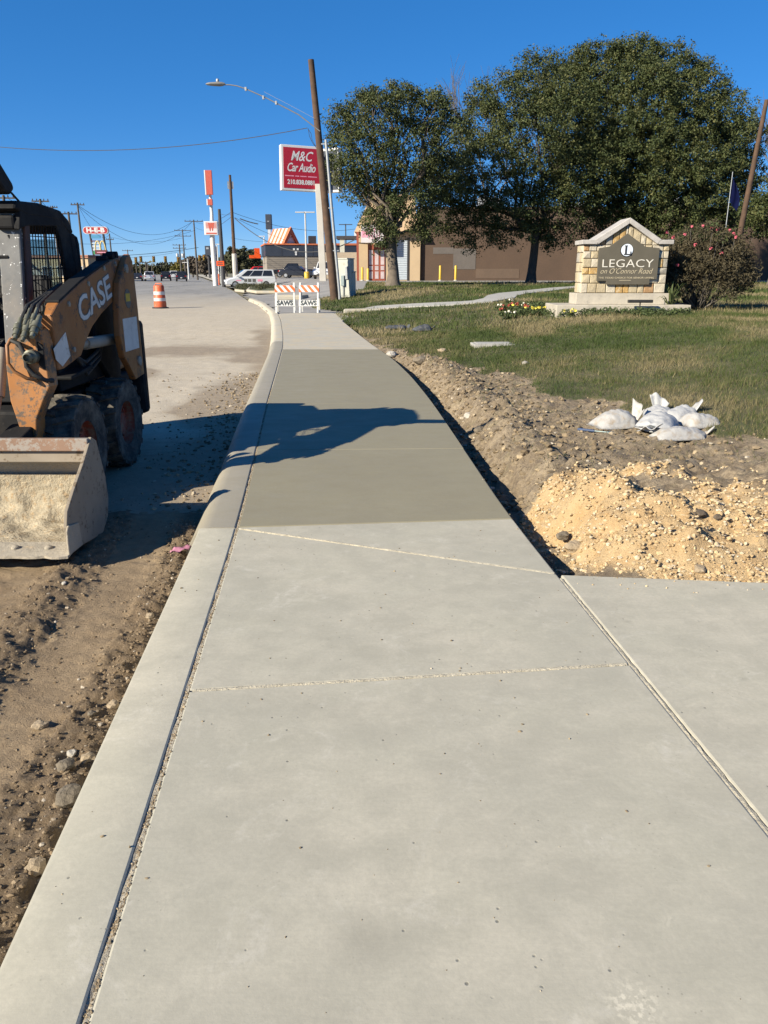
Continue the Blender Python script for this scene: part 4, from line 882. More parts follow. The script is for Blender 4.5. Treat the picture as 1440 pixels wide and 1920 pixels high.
def sb(px, py): p = soil_at(px, py); return (p.x, p.y, p.z - .012)
sack('sandbag', 'white dirt stained sandbag at the left end of the pile, tied top up', sb(1152, 798), .46, .34, .14, R(14), seed=1, tilt=1.0, fan=.16, flare=.3)
sack('sandbag', 'white sandbag at the back of the pile with its loose top sticking up', sb(1236, 782), .40, .34, .12, R(75), seed=5, mat='white_sack_clean', tilt=1.2, fan=.14, flare=.3)
sack('sandbag', 'white sandbag behind the round one with its pointed top turned right', sb(1272, 786), .42, .30, .13, R(35), seed=6, mat='white_sack_clean', tilt=.6, fan=.15, flare=.1)
sack('sandbag', 'round full white sandbag at the right end of the pile', sb(1312, 797), .36, .30, .13, R(8), neck=False, seed=4)
sack('sandbag', 'creased white sandbag slumped in the middle of the pile', sb(1230, 808), .46, .36, .12, R(238), seed=3, mat='white_sack_clean', tilt=-.2, fan=.12, flare=.5, lift=.05)
sack('sandbag', 'white sandbag lying across the front of the pile with dark tied neck', sb(1274, 820), .54, .26, .09, R(12), seed=2, tilt=.12, fan=.10, flare=.1)
for (px, py, rz, lb) in ((742, 616, .1, 'flat black sandbag lying on the lawn nearer the sidewalk'), (792, 620, .35, 'plump black sandbag lying on the lawn farther from the sidewalk')):
    p = soil_at(px, py); sack('sandbag', lb, (p.x, p.y, p.z), .62 if rz < .2 else .5, .36, .09 if rz < .2 else .14, rz, mat='dark_sack', seed=int(px) % 11, tilt=.1, fan=.12)
# ---- hammer like tool
p = soil_at(1118, 812); hm = thing('hammer', 'hammer with a blue grip lying on the soil left of the sandbags', 'hammer', (p.x, p.y, p.z + .015), R(-38))
m = MB(); m.tube([(-.20, 0, 0), (-.17, 0, 0), (-.02, 0, .004)], [.012, .016, .013], 10); m.build('grip', 'handle_blue', hm, smooth=50)
m = MB(); m.tube([(-.02, 0, .004), (.13, 0, .008)], .007, 8); m.build('shaft', 'tool_steel', hm, smooth=50)
m = MB(); m.tube([(.135, -.05, .01), (.135, -.03, .01), (.135, -.028, .01), (.135, .02, .01), (.138, .05, .008), (.15, .085, 0.0)], [.016, .016, .011, .012, .009, .004], 10); m.build('head', 'tool_steel', hm, smooth=50)
# ---- meter box lid set in the lawn
p = soil_at(925, 647); lid = thing('meter_box', 'pale concrete meter box lid set flush in the lawn', 'meter box', (p.x, p.y, p.z + .0), .05)
m = MB(); m.box((-.44, -.30, -.1), (.44, .30, .035)); m.build('frame', 'concrete_grey', lid, bevel=.012)
m = MB(); m.box((-.37, -.23, .036), (.37, .23, .048)); m.build('lid', 'concrete_grey', lid, bevel=.006)
# ---- rocks big enough to point at
def rock(label, p, s_, mat, seed, flat=.65, name='rock'):
    g = random.Random(seed); bm = bmesh.new(); bmesh.ops.create_icosphere(bm, subdivisions=2, radius=1)
    o = Vector((g.uniform(0, 9), g.uniform(0, 9), g.uniform(0, 9)))
    from mathutils import noise
    for v in bm.verts:
        d = 1 + .42 * noise.noise(v.co * 1.1 + o) + .22 * noise.noise(v.co * 2.7 + o)
        v.co = Vector((v.co.x * d, v.co.y * d * g.uniform(.97, 1.0), v.co.z * d * flat)) * s_
    me = bpy.data.meshes.new(name); bm.to_mesh(me); bm.free(); me.materials.append(MATS[mat])
    ob = bpy.data.objects.new(name, me); link(ob); ob.location = p; ob.rotation_euler = (0, 0, g.uniform(0, 6)); return tag(ob, label, 'rock', 'loose rocks')
for i, (px, py, s_, mat, lb) in enumerate((
    (1075, 1030, .062, 'rock_tan', 'pale tan rock half sunk in the rubble near the sidewalk edge'),
    (1055, 1008, .045, 'rock_grey', 'flat grey rock between the trench and the rubble heap'),
    (1312, 965, .034, 'rock_dark', 'dark clod sitting on the right side of the rubble heap'),
    (1345, 972, .026, 'rock_dark', 'small dark clod at the right of another on the rubble heap'),
    (733, 668, .11, 'rock_white', 'pale stone lying against the far end of the new slab'),
    (828, 660, .085, 'rock_tan', 'lone tan stone where the grass begins'),
    (985, 683, .06, 'rock_white', 'small white stone near the meter box lid'),
    (880, 785, .075, 'rock_white', 'white stone on the cut bank beside the trench'),
    (900, 810, .07, 'rock_grey', 'grey stone low on the cut bank above the trench'),
    (790, 680, .13, 'rock_grey', 'broken grey clay lump at the top of the cut bank'),
    (1205, 857, .022, 'rock_tan', 'golden stone perched on top of the rubble heap'),
    (1285, 945, .03, 'rock_tan', 'square tan stone on the face of the rubble heap'),
    (1310, 1070, .035, 'rock_tan', 'tan stone at the foot of the rubble by the walkway'))):
    p = soil_at(px, py); rock(lb, (p.x, p.y, p.z + s_ * .3), s_, mat, 40 + i)
def dirt_at(px, py):
    z = -.2
    for _ in range(50):
        p = gz(px, py, z); z = .5*z + .5*float(RZ(np.array([p.x]), np.array([p.y]))[0])
    return gz(px, py, z)
for i, (px, py, s_, mat, lb) in enumerate((
    (75, 1365, .032, 'rock_tan', 'rounded tan stone alone in the churned dirt'),
    (135, 1415, .022, 'rock_white', 'small white stone near the kerb in the churned dirt'),
    (125, 1440, .034, 'rock_grey', 'lumpy grey stone against the kerb in the churned dirt'),
    (168, 1425, .030, 'rock_tan', 'reddish tan stone touching the kerb edge'),
    (128, 1500, .045, 'rock_grey', 'large clay lump under the kerb edge'),
    (68, 1630, .032, 'rock_tan', 'tan stone at the lower end of the dirt verge'),
    (172, 1340, .018, 'rock_grey', 'pale grey pebble on the track beside the kerb'),
    (282, 1158, .026, 'rock_tan', 'yellowish stone in the gravel strip along the kerb'),
    (212, 1325, .028, 'rock_tan', 'brown stone wedged against the kerb'),
    (120, 1095, .016, 'rock_white', 'small white stone in the ridge below the bucket'))):
    p = dirt_at(px, py); rock(lb, (p.x, p.y, p.z + s_ * .35), s_, mat, 70 + i)
# ---- pink flagging tape
p = dirt_at(340, 1042); g = random.Random(3); rows = []
for k in range(10):
    rows.append([Vector((p.x - .06 + k * .012 + g.uniform(-.004, .004), p.y - .05 + u * .022 + .006 * k + g.uniform(-.004, .004), p.z + .035 + .012 * math.sin(k * 1.1 + u * 1.7) + .006 * g.random())) for u in range(5 - (k > 6) * 2)] if False else [Vector((p.x - .06 + k * .012 + .004 * math.sin(u * 2.0 + k), p.y - .05 + u * .024 * (1 - .05 * abs(k - 4)) + .007 * k, p.z + .04 + .010 * math.sin(k * 1.1 + u * 1.7))) for u in range(5)])
m = MB(); m.loft(rows, cap=False, closed=False); o = m.build('flagging_tape', 'flagging_pink', None, smooth=80); sm = o.modifiers.new('s', 'SOLIDIFY'); sm.thickness = .0015
tag(o, 'crumpled pink flagging tape lying in the dirt by the kerb', 'tape')
# ---- barricades
def barricade(px, py, label, rz):
    p = gz(px, py, 0.0); W = .62; H = 1.16
    t_ = thing('barricade', label, 'barricade', (p.x, p.y, 0), rz, 'folding barricades')
    for sx in (-1, 1):
        for sy, y0, y1 in ((0, -.30, -.02), (1, .30, .02)):
            m = MB(); x = sx * (W/2 + .05) * (1 if sy == 0 else .97)
            m.add([(x-.03, y0, 0), (x+.03, y0, 0), (x+.03, y1, H), (x-.03, y1, H), (x-.03, y0+.025, 0), (x+.03, y0+.025, 0), (x+.03, y1+.02, H), (x-.03, y1+.02, H)],
                  [(0,1,2,3), (7,6,5,4), (0,4,5,1), (1,5,6,2), (2,6,7,3), (3,7,4,0)]); m.build('leg', 'white_plastic', t_)
    def yat(z, back=False): return (-.30 + .28 * z / H) if not back else (.325 - .28 * z / H)
    for back in (False, True):
        s_ = 1 if back else -1
        for (z0, z1, striped) in ((.80, 1.05, True), (.26, .48, False)):
            ya, yb = yat(z0, back), yat(z1, back); o1, o2 = (.004, .026)
            def Q(x, z, off): return (x, (ya + (yb - ya) * (z - z0) / (z1 - z0)) + s_ * off, z)
            hw = W/2 + .09
            m = MB(); m.add([Q(-hw, z0, o1), Q(hw, z0, o1), Q(hw, z1, o1), Q(-hw, z1, o1), Q(-hw, z0, o2), Q(hw, z0, o2), Q(hw, z1, o2), Q(-hw, z1, o2)],
                  [(0,1,2,3), (7,6,5,4), (0,4,5,1), (1,5,6,2), (2,6,7,3), (3,7,4,0)]); rl = m.build('rail', 'reflective_white', t_)
            if striped:
                for k in range(-2, 4):
                    xa = -hw + k * .26; sl = -.22
                    poly = []
                    for (x, z) in ((xa, z0), (xa + .13, z0), (xa + .13 + sl, z1), (xa + sl, z1)): poly.append((x, z))
                    # clip to the rail
                    def clip(pl, lim, keep):
                        out = []
                        for i in range(len(pl)):
                            a, b = pl[i], pl[(i+1) % len(pl)]; ia, ib = keep(a[0]), keep(b[0])
                            if ia: out.append(a)
                            if ia != ib: q = (lim - a[0]) / (b[0] - a[0]); out.append((lim, a[1] + q * (b[1] - a[1])))
                        return out
                    poly = clip(poly, -hw, lambda x: x >= -hw); poly = clip(poly, hw, lambda x: x <= hw) if poly else poly
                    if len(poly) < 3: continue
                    m = MB(); n = len(poly); m.add([Q(x, z, .0285) for x, z in poly] + [Q(x, z, .0262) for x, z in poly], [tuple(range(n)), tuple(range(2*n-1, n-1, -1))] + [(i, (i+1) % n, n+(i+1) % n, n+i) for i in range(n)]); m.build('stripe', 'barricade_orange', rl)
            elif not back:
                text('SAWS', .245, 'stencil_black', rl, Q(0, (z0 + z1) / 2, .0275), (1, 0, 0), (0, (yb-ya), (z1-z0)), bold=.014, sx=1.0, depth=.001)
    return t_
barricade(536, 586, 'left of the two folding barricades with orange stripes and SAWS boards', R(2))
barricade(581, 586, 'right of the two folding barricades, turned a little, nearer the wooden pole', R(-4))
# ---- traffic barrel
p = gz(301, 578, -.15); bar = thing('traffic_barrel', 'orange and white striped traffic barrel standing on the road', 'barrel', (p.x, p.y, -.155))
def ringpart(name, mat, prof, parent): m = MB(); m.lathe(prof, 32); return m.build(name, mat, parent, smooth=50)
k = 1.16
ringpart('base', 'rubber_black', [(.40, 0), (.40, .05), (.30, .07), (.0, .07)], bar)
lev = [(0.05, .275), (.26, .275), (.27, .262), (.29, .262), (.40, .262), (.41, .262), (.46, .262), (.62, .25), (.63, .25), (.76, .25), (.77, .24), (.98, .24)]
ringpart('body', 'barrel_orange', [(.285*1.05, .07), (.28*1.05, .30), (.268*1.05, .31), (.265*1.05, .56), (.255*1.05, .57), (.25*1.05, .82), (.24*1.05, .83), (.235*1.05, 1.06), (.2, 1.10), (.0, 1.10)], bar)
for z0, z1, r in ((.35, .50, .283), (.64, .80, .270)):
    ringpart('reflective_band', 'reflective_white', [(r - .01, z0), (r, z0 + .002), (r - .004, z1 - .002), (r - .012, z1)], bar)
m = MB(); m.tube([(-.16, 0, 1.09), (-.14, 0, 1.17), (.14, 0, 1.17), (.16, 0, 1.09)], .03, 8); m.build('handle', 'barrel_orange', bar, smooth=50)
M('arm_grey', (0.17, 0.17, 0.165), .6, var=.15)
# ---- leaning utility pole with street light
pb = on_t(629, 562); PY = pb.y; ptop = at(583, 112, PY)
up = thing('utility_pole', 'brown wooden pole leaning left with a street light arm beside the grey cabinets', 'pole', (pb.x, PY, pb.z))
def LP(px, py, dy=0.0): q = at(px, py, PY + dy); return (q.x - pb.x, q.y - PY, q.z - pb.z)
m = MB(); a, b = Vector((0, 0, -.4)), Vector(LP(583, 112)); m.tube([a.lerp(b, i/10) for i in range(11)], [.225 - .0085*i for i in range(11)], 16); m.build('shaft', 'pole_wood', up, smooth=50)
m = MB(); m.tube([LP(600, 246, -.2), LP(560, 215, -.2), LP(500, 184, -.2), LP(462, 167, -.2), LP(444, 161, -.2), LP(430, 159, -.2), LP(420, 159, -.2)], .026, 8); ar = m.build('arm', 'arm_grey', up, smooth=50)
m = MB(); m.tube([LP(590, 222, -.2), LP(545, 198, -.2), LP(495, 172, -.2)], .008, 5); m.build('tie_rod', 'galvanised', up)
for q in ((518, 193), (494, 183), (461, 167)): m = MB(); x, y, z = LP(*q, -.2); m.cbox((x, y, z), (.09, .12, .16)); m.build('clamp', 'galvanised', up, bevel=.01)
m = MB(); x0, y0, z0 = LP(422, 159, -.2); x1, _, _ = LP(386, 160, -.2)
m.loft([[(x0 + (x1-x0)*s_, y0 + w*math.cos(a_), z0 + .03 + h*math.sin(a_)) for a_ in [2*math.pi*j/12 for j in range(12)]] for s_, w, h in ((0, .05, .05), (.15, .10, .09), (.3, .16, .10), (.7, .17, .075), (.92, .12, .05), (1, .04, .02))]); m.build('lamp_head', 'arm_grey', up, smooth=50)
m = MB(); x, y, z = LP(408, 153, -.2); m.lathe([(.06, -.02), (.075, .0), (.075, .1), (.05, .14), (0, .15)], 12, origin=(x, y, z - .02)); m.build('photocell', 'galvanised', up, smooth=50)
m = MB(); m.tube([LP(611, 262, -.1), LP(621, 380, -.1), LP(636, 545, -.1), LP(637, 562, -.1)], .07, 8); m.build('conduit', 'galvanised', up, smooth=50)
for q in ((608, 270), (618, 390), (628, 470)): m = MB(); x, y, z = LP(*q, -.1); m.cbox((x - .05, y, z), (.5, .06, .06)); m.build('bracket', 'galvanised', up)
m = MB(); m.tube([LP(578, 241), LP(580, 255), LP(586, 268), LP(592, 276), LP(597, 278)], .012, 5); m.build('drip_loop', 'wire_black', up)
m = MB(); m.tube([LP(577, 241), LP(583, 250), LP(585, 262), LP(590, 272), LP(597, 277)], .012, 5); m.build('drip_loop', 'wire_black', up)
# ---- cabinets
def cabinet(px, py, w, d, h, label, pitched=False, extra=None):
    p = on_t(px, py); c = thing('utility_cabinet', label, 'cabinet', (p.x, p.y, p.z - .03), R(-18))
    m = MB(); m.box((-w/2, 0, 0), (w/2, d, h)); m.build('body', 'cabinet_grey', c, bevel=.02)
    m = MB(); m.box((-w/2 - .03, -.03, h + .001), (w/2 + .03, d + .03, h + .06)); m.build('lid', 'cabinet_grey', c, bevel=.02)
    m = MB(); m.box((-w/2 + .06, -.016, .15), (w/2 - .06, -.002, h - .1)); dr = m.build('door', 'cabinet_grey', c, bevel=.006)
    m = MB(); m.box((w*.25, -.04, h*.55), (w*.3, -.017, h*.63)); m.build('handle', 'meter_grey', dr)
    return c
c1 = cabinet(643, 558, .85, .6, 1.95, 'tall pale grey utility cabinet with a meter box on its front')
m = MB(); m.box((-.05, -.14, .62), (.13, -.018, 1.15)); m.build('meter', 'meter_grey', c1, bevel=.02)
m = MB(); m.tube([(.05, -.08, .0), (.05, -.08, .62)], .025, 8); m.build('conduit', 'galvanised', c1)
m = MB(); m.box((.16, -.07, .95), (.34, -.018, 1.6)); m.build('panel_box', 'galvanised', c1, bevel=.01)
cabinet(655, 556, .42, .45, 1.25, 'short narrow grey cabinet right of the tall one')
# ---- winding concrete path in the lawn
path_px = [(690, 578), (760, 574), (850, 570), (905, 566), (935, 560), (942, 555), (960, 551), (1000, 547), (1050, 541), (1120, 536)]
pp = [on_t(*q) for q in path_px]; pts = []
for i in range(len(pp) - 1):
    for k in range(6): pts.append(pp[i].lerp(pp[i+1], k / 6))
pts.append(pp[-1]); rows = []; PATHPTS = np.array([[q.x, q.y] for q in pts])
for i, q in enumerate(pts):
    d = (pts[min(i+1, len(pts)-1)] - pts[max(i-1, 0)]); d.z = 0; d.normalize(); s_ = Vector((-d.y, d.x, 0)); w = .62
    A, B = q + s_ * w, q - s_ * w
    rows.append([(A.x, A.y, tz(A.x, A.y) + .035), (B.x, B.y, tz(B.x, B.y) + .035), (B.x, B.y, tz(B.x, B.y) - .08)])
m = MB(); m.loft(rows, cap=False, closed=False); tag(m.build('path', 'concrete_grey'), kind='structure')
# ================================================================== vegetation
mat_tone('oak_leaf', [(0, (0.022, 0.034, 0.013)), (0.45, (0.058, 0.076, 0.024)), (0.8, (0.105, 0.108, 0.036)), (1, (0.165, 0.15, 0.062))], 0.6, 0.15, 0.12, 0.25)
mat_tone('oleander_leaf', [(0, (0.035, 0.032, 0.018)), (0.5, (0.082, 0.066, 0.036)), (0.85, (0.12, 0.10, 0.055)), (1, (0.17, 0.14, 0.085))], 0.7, 0.15, 0.1, 0.3)
mat_tone('bush_green', [(0, (0.03, 0.045, 0.015)), (0.6, (0.06, 0.085, 0.028)), (1, (0.10, 0.12, 0.04))], 0.7, 0.15, 0.15, 0.3)
mat_tone('far_leaf', [(0, (0.03, 0.036, 0.017)), (0.6, (0.06, 0.062, 0.03)), (1, (0.09, 0.085, 0.04))], 0.8, 0.1)
mat_tone('yellow_leaf', [(0, (0.10, 0.09, 0.02)), (0.6, (0.17, 0.15, 0.04)), (1, (0.22, 0.18, 0.05))], 0.8, 0.1)
mat_tone('brown_twig', [(0, (0.07, 0.055, 0.04)), (1, (0.13, 0.105, 0.08))], 0.9, 0.1)
M('bark', (0.13, 0.105, 0.08), 0.95, var=.3, scale=4, bump=1.0, bscale=14, fine=.3)
M('bark_dark', (0.055, 0.045, 0.036), 0.95, var=.3, scale=4, bump=1.0, bscale=14)
M('bare_branch', (0.10, 0.088, 0.074), 0.9, var=.2)
M('petal_pink', (0.45, 0.09, 0.12), 0.6, var=.25, scale=9)
M('petal_yellow', (0.72, 0.62, 0.10), 0.6, var=.15, scale=9)
M('petal_red', (0.30, 0.06, 0.035), 0.6, var=.3, scale=9)
M('petal_white', (0.68, 0.64, 0.52), 0.6, var=.15, scale=9)
M('flag_blue', (0.006, 0.008, 0.035), 0.95, var=.2, scale=4, spec=0.0)
def leaf_mesh(name, C_, rad, n, size, mat, parent, seed, aspect=.62, up=.35, tones=None, squash=.8):
    """C_ (k,3) clump centres, rad (k,), n leaves a clump; every leaf is a small folded quad"""
    g = np.random.default_rng(seed); k = len(C_); N = k * n
    d = g.normal(size=(N, 3)); d /= np.linalg.norm(d, axis=1, keepdims=True); r = g.random(N) ** .5
    P = np.repeat(C_, n, 0) + d * (r * np.repeat(rad, n))[:, None] * np.array([1, 1, squash])
    nrm = d * .8 + g.normal(size=(N, 3)) * .55 + np.array([0, 0, up]); nrm /= np.linalg.norm(nrm, axis=1, keepdims=True)
    a = np.cross(nrm, g.normal(size=(N, 3))); a /= np.linalg.norm(a, axis=1, keepdims=True); b = np.cross(nrm, a)
    s_ = size * (.5 + 1.1 * g.random(N) ** 1.6)[:, None]
    V = np.stack([P - a * s_ * .5, P + b * s_ * aspect * .5 + nrm * s_ * .12, P + a * s_ * .5, P - b * s_ * aspect * .5 + nrm * s_ * .12], 1).reshape(-1, 3)
    Fc = np.arange(N * 4).reshape(-1, 4)
    ct = np.repeat(g.random(k) if tones is None else tones, n)
    tone = np.clip(.55 * ct + .45 * g.random(N), 0, 1)
    return np_mesh(name, V, Fc, mat, parent, False, {'tone': np.repeat(tone, 4)})
def branchy(m, base, tip, r0, r1, g, wig=.08, n=6):
    base, tip = Vector(base), Vector(tip); L = (tip - base).length; pts = []
    for i in range(n + 1):
        q = base.lerp(tip, i / n)
        if 0 < i < n: q = q + Vector((g.uniform(-1, 1), g.uniform(-1, 1), g.uniform(-.5, .8))) * L * wig
        pts.append(q)
    m.tube(pts, [r0 + (r1 - r0) * i / n for i in range(n + 1)], 8); return pts
def oak(label, base_px, Yd, trunk_r, fork_z, lobes, depth, seed, leaf=.17, per=84, dens=17, bark='bark', name='live_oak_tree', group='live oaks on the lawn', lmat='oak_leaf'):
    """lobes: (px, py, radius px, dY) on the photo at distance Yd"""
    g = random.Random(seed); rg = np.random.default_rng(seed)
    b = at(base_px[0], base_px[1], Yd); b.z = tz(b.x, Yd) - .02; mpp = Yd / (1442 * _C - (base_px[1] - 960) * _S)
    t_ = thing(name, label, 'tree', b, 0, group)
    L = []
    for (px, py, r, dy) in lobes:
        q = at(px, py, Yd + dy); L.append((Vector((q.x - b.x, q.y - b.y, q.z - b.z)), r * mpp * 1.06))
    m = MB(); fork = Vector((g.uniform(-.2, .2), 0, fork_z))
    m.tube([(0, 0, -.3), (0, 0, 0), (0, 0, .25), (0.02, 0, .8), fork * .6, fork], [trunk_r * 1.9, trunk_r * 1.7, trunk_r * 1.25, trunk_r, trunk_r * .92, trunk_r * .85], 16)
    m.build('trunk', bark, t_, smooth=60)
    w = MB()
    for c, r in L:
        pts = branchy(w, fork * g.uniform(.85, 1.0), c, trunk_r * g.uniform(.28, .42), trunk_r * .10, g)
        for _ in range(5):
            e = c + Vector((g.uniform(-1, 1), g.uniform(-1, 1), g.uniform(-.6, 1))) * r * .8
            branchy(w, pts[g.choice((3, 4, 5))], e, trunk_r * .09, trunk_r * .025, g, n=4)
    w.build('limbs', bark, t_, smooth=60)
    CC = []; RR = []; TT = []
    for c, r in L:
        k = max(10, int(dens * r * r))
        d = rg.normal(size=(k, 3)); d[:, 2] += .15; d /= np.linalg.norm(d, axis=1, keepdims=True)
        rr = r * (.45 + .55 * rg.random(k) ** .6); P = np.array(c) + d * rr[:, None] * np.array([1, depth, .88])
        CC.append(P); RR.append(rg.uniform(.30, .72, k)); TT.append(np.clip(rg.normal(.42, .2, k), 0, 1))
    SC_ = []; SR_ = []
    for c, r in L:            # loose sprays that break the outline
        k = int(16 * r * r) + 14; d = rg.normal(size=(k, 3)); d[:, 2] += .25; d /= np.linalg.norm(d, axis=1, keepdims=True)
        SC_.append(np.array(c) + d * (r * rg.uniform(.92, 1.17, k))[:, None] * np.array([1, depth, .9])); SR_.append(rg.uniform(.22, .5, k))
    leaf_mesh('outer_sprays', np.concatenate(SC_), np.concatenate(SR_), 20, leaf * .95, lmat, t_, seed + 100)
    leaf_mesh('crown', np.concatenate(CC), np.concatenate(RR), per, leaf, lmat, t_, seed, tones=np.concatenate(TT))
    return t_
oak('live oak with a thick pale trunk, leftmost of the oaks, next to the wooden pole', (737, 541), 49, .33, 3.2,
    [(650, 262, 36, 0), (675, 215, 36, 1), (722, 205, 36, -1), (768, 205, 38, 1), (815, 218, 36, 0), (845, 250, 34, 0), (690, 285, 52, -1), (760, 290, 60, 0), (640, 320, 28, 0), (668, 350, 30, 0), (715, 375, 44, 1), (775, 380, 50, 0), (825, 330, 48, 1), (720, 445, 26, -.6), (700, 418, 22, -.5), (790, 430, 26, .5), (632, 225, 22, 0), (745, 178, 20, 0), (690, 182, 18, 0), (818, 190, 18, 0)], .95, 1, leaf=.125)
oak('live oak with a dark straight trunk rising left of the stone monument', (995, 537), 55, .30, 3.4,
    [(900, 240, 46, 1), (960, 190, 52, 0), (1010, 150, 48, 1), (845, 330, 52, 0), (925, 320, 72, -1), (1000, 270, 78, -1), (830, 400, 44, 0), (890, 420, 50, 0), (960, 410, 52, -1), (1035, 390, 62, 0), (1085, 330, 62, 0), (800, 350, 34, 0), (1060, 220, 60, 0), (900, 180, 24, 1), (1040, 445, 26, 0)], .95, 2, leaf=.13, bark='bark_dark')
oak('largest live oak, its broad crown rising behind the stone monument', (1178, 533), 60, .42, 3.4,
    [(1060, 164, 50, 0), (1120, 136, 50, 0), (1185, 129, 52, 1), (1245, 139, 52, 0), (1300, 174, 54, 0), (1350, 229, 54, 0), (1385, 268, 46, 0), (1100, 239, 88, -1), (1200, 224, 95, -2), (1295, 274, 92, -2), (1180, 318, 95, -3), (1270, 358, 88, -3), (1350, 348, 70, -1), (1385, 333, 34, 0), (1100, 338, 80, -2), (1150, 428, 58, -2), (1240, 438, 58, -3), (1320, 428, 56, -2), (1380, 408, 46, -1), (1090, 119, 26, 0), (1170, 102, 26, 0), (1215, 99, 24, 0)], .95, 3, leaf=.14, bark='bark_dark')
oak('small tree with crooked bare limbs at the right edge behind the bush', (1448, 520), 50, .20, 1.8, [(1425, 400, 36, 0), (1465, 380, 46, 0), (1500, 400, 50, 0), (1440, 425, 22, 0)], .9, 5, leaf=.15, bark='bark', group='live oaks on the lawn')
# leafless trees behind the oaks
def bare_tree(label, px, py, Yd, H, seed):
    g = random.Random(seed); b = at(px, py, Yd); b.z = tz(b.x, Yd) - .1
    t_ = thing('bare_tree', label, 'tree', b, 0, 'leafless trees'); m = MB(); w = MB()
    m.tube([(0, 0, 0), (0, 0, H * .3), (.1, 0, H * .45)], [.28, .2, .16], 10); m.build('trunk', 'bare_branch', t_, smooth=60)
    def grow(p, d, L, r, lev):
        e = p + d * L; w.tube([p, p.lerp(e, .5) + Vector((g.uniform(-1, 1), g.uniform(-1, 1), 0)) * L * .06, e], [r, r * .8, r * .6], 5)
        if lev:
            for _ in range(3 if lev > 1 else 4): grow(p.lerp(e, g.uniform(.55, 1)), (d + Vector((g.uniform(-1, 1), g.uniform(-1, 1), g.uniform(-.1, .7))) * .6).normalized(), L * g.uniform(.55, .8), r * .55, lev - 1)
    for _ in range(6): grow(Vector((0, 0, H * g.uniform(.3, .45))), Vector((g.uniform(-.7, .7), g.uniform(-.7, .7), 1)).normalized(), H * .28, .11, 3)
    w.build('limbs', 'bare_branch', t_); return t_
bare_tree('leafless tree poking above the gap between the left and middle oaks', 905, 520, 95, 22.5, 8)
bare_tree('leafless tree at the right edge beyond the wooden pole', 1445, 520, 100, 22, 9)
# ---- oleander bush
bp = on_t(1335, 582); bush = thing('oleander_bush', 'large brownish oleander bush with pink flowers right of the monument', 'bush', (bp.x, bp.y + 1.0, tz(bp.x, bp.y + 1.0) - .02))
g = random.Random(31); rg = np.random.default_rng(31); w = MB()
for k in range(70):
    a = g.uniform(0, 6.283); e = Vector((math.cos(a) * g.uniform(.3, 1.25), math.sin(a) * g.uniform(.3, 1.1), g.uniform(1.0, 2.2))); s_ = Vector((e.x * .2 + g.uniform(-.15, .15), e.y * .2, 0))
    w.tube([s_, s_.lerp(e, .5) + Vector((e.x * .12, e.y * .12, -.05)), e], [.022, .016, .007], 5)
for k in range(9):
    a = g.uniform(3.3, 5.6); e = Vector((math.cos(a) * 1.25, math.sin(a) * .9 - .2, g.uniform(.2, .7))); w.tube([(e.x * .1, e.y * .1, 0), (e.x * .55, e.y * .55, e.z * .45), e], [.035, .026, .012], 6)
w.build('stems', 'bare_branch', bush)
k = 620; d = rg.normal(size=(k, 3)); d /= np.linalg.norm(d, axis=1, keepdims=True); d[:, 2] = np.abs(d[:, 2]) * 1.0 - .25 * (rg.random(k) < .25)
rr = (.55 + .45 * rg.random(k) ** .5)[:, None]; Cc = d * rr * np.array([1.42, 1.15, 1.62]) + np.array([.03, 0, .72]); Cc[:, 2] = np.maximum(Cc[:, 2], .28)
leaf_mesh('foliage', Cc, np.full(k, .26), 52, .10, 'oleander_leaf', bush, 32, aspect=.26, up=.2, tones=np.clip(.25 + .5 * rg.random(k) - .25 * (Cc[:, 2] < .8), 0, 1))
top = Cc[Cc[:, 2] > 1.9]; leaf_mesh('green_shoots', top, np.full(len(top), .2), 14, .12, 'bush_green', bush, 33, aspect=.26)
def blossom(c, r, mat, parent, name='flower', n=7):
    m = MB()
    for i in range(n):
        d = Vector((g.uniform(-1, 1), g.uniform(-1, 1), g.uniform(-.3, 1))).normalized(); q = Vector(c) + d * r * .6; a = d.orthogonal().normalized(); b = d.cross(a); s_ = r * .62
        m.add([q - a*s_, q - b*s_ + d*s_*.3, q + a*s_, q + b*s_ + d*s_*.3], [(0, 1, 2, 3)])
    return m.build(name, mat, parent)
for (px, py) in ((1297, 425), (1318, 424), (1335, 428), (1346, 430), (1368, 432), (1376, 438), (1250, 436), (1304, 459), (1333, 466), (1353, 475), (1270, 497), (1380, 445), (1262, 445), (1284, 440)):
    q = at(px, py, bush.location.y - 1.0 + .5 * (py < 440)); blossom((q.x - bush.location.x, q.y - bush.location.y, q.z - bush.location.z), .052, 'petal_pink', bush)
# ---- strappy plant beside the monument
p = on_t(1262, 584); yp = thing('strappy_plant', 'bright green strappy leaved plant between monument and oleander', 'plant', (p.x, p.y + .3, tz(p.x, p.y + .3)))
for k in range(34):
    a = g.uniform(0, 6.283); L = g.uniform(.5, .95); hh = g.uniform(.35, .8); rows = []
    for i in range(5):
        s_ = i / 4; r = L * s_ * .62; z = hh * math.sin(s_ * 2.1); w_ = .028 * (1 - s_ * .85); c = Vector((math.cos(a) * r, math.sin(a) * r, z)); t2 = Vector((-math.sin(a), math.cos(a), 0)) * w_
        rows.append([c + t2, c - t2])
    m = MB(); m.loft(rows, cap=False, closed=False); o = m.build('leaf', 'bush_green', yp)
    at2 = o.data.attributes.new('tone', 'FLOAT', 'POINT'); at2.data.foreach_set('value', [g.uniform(.5, 1)] * len(o.data.vertices))
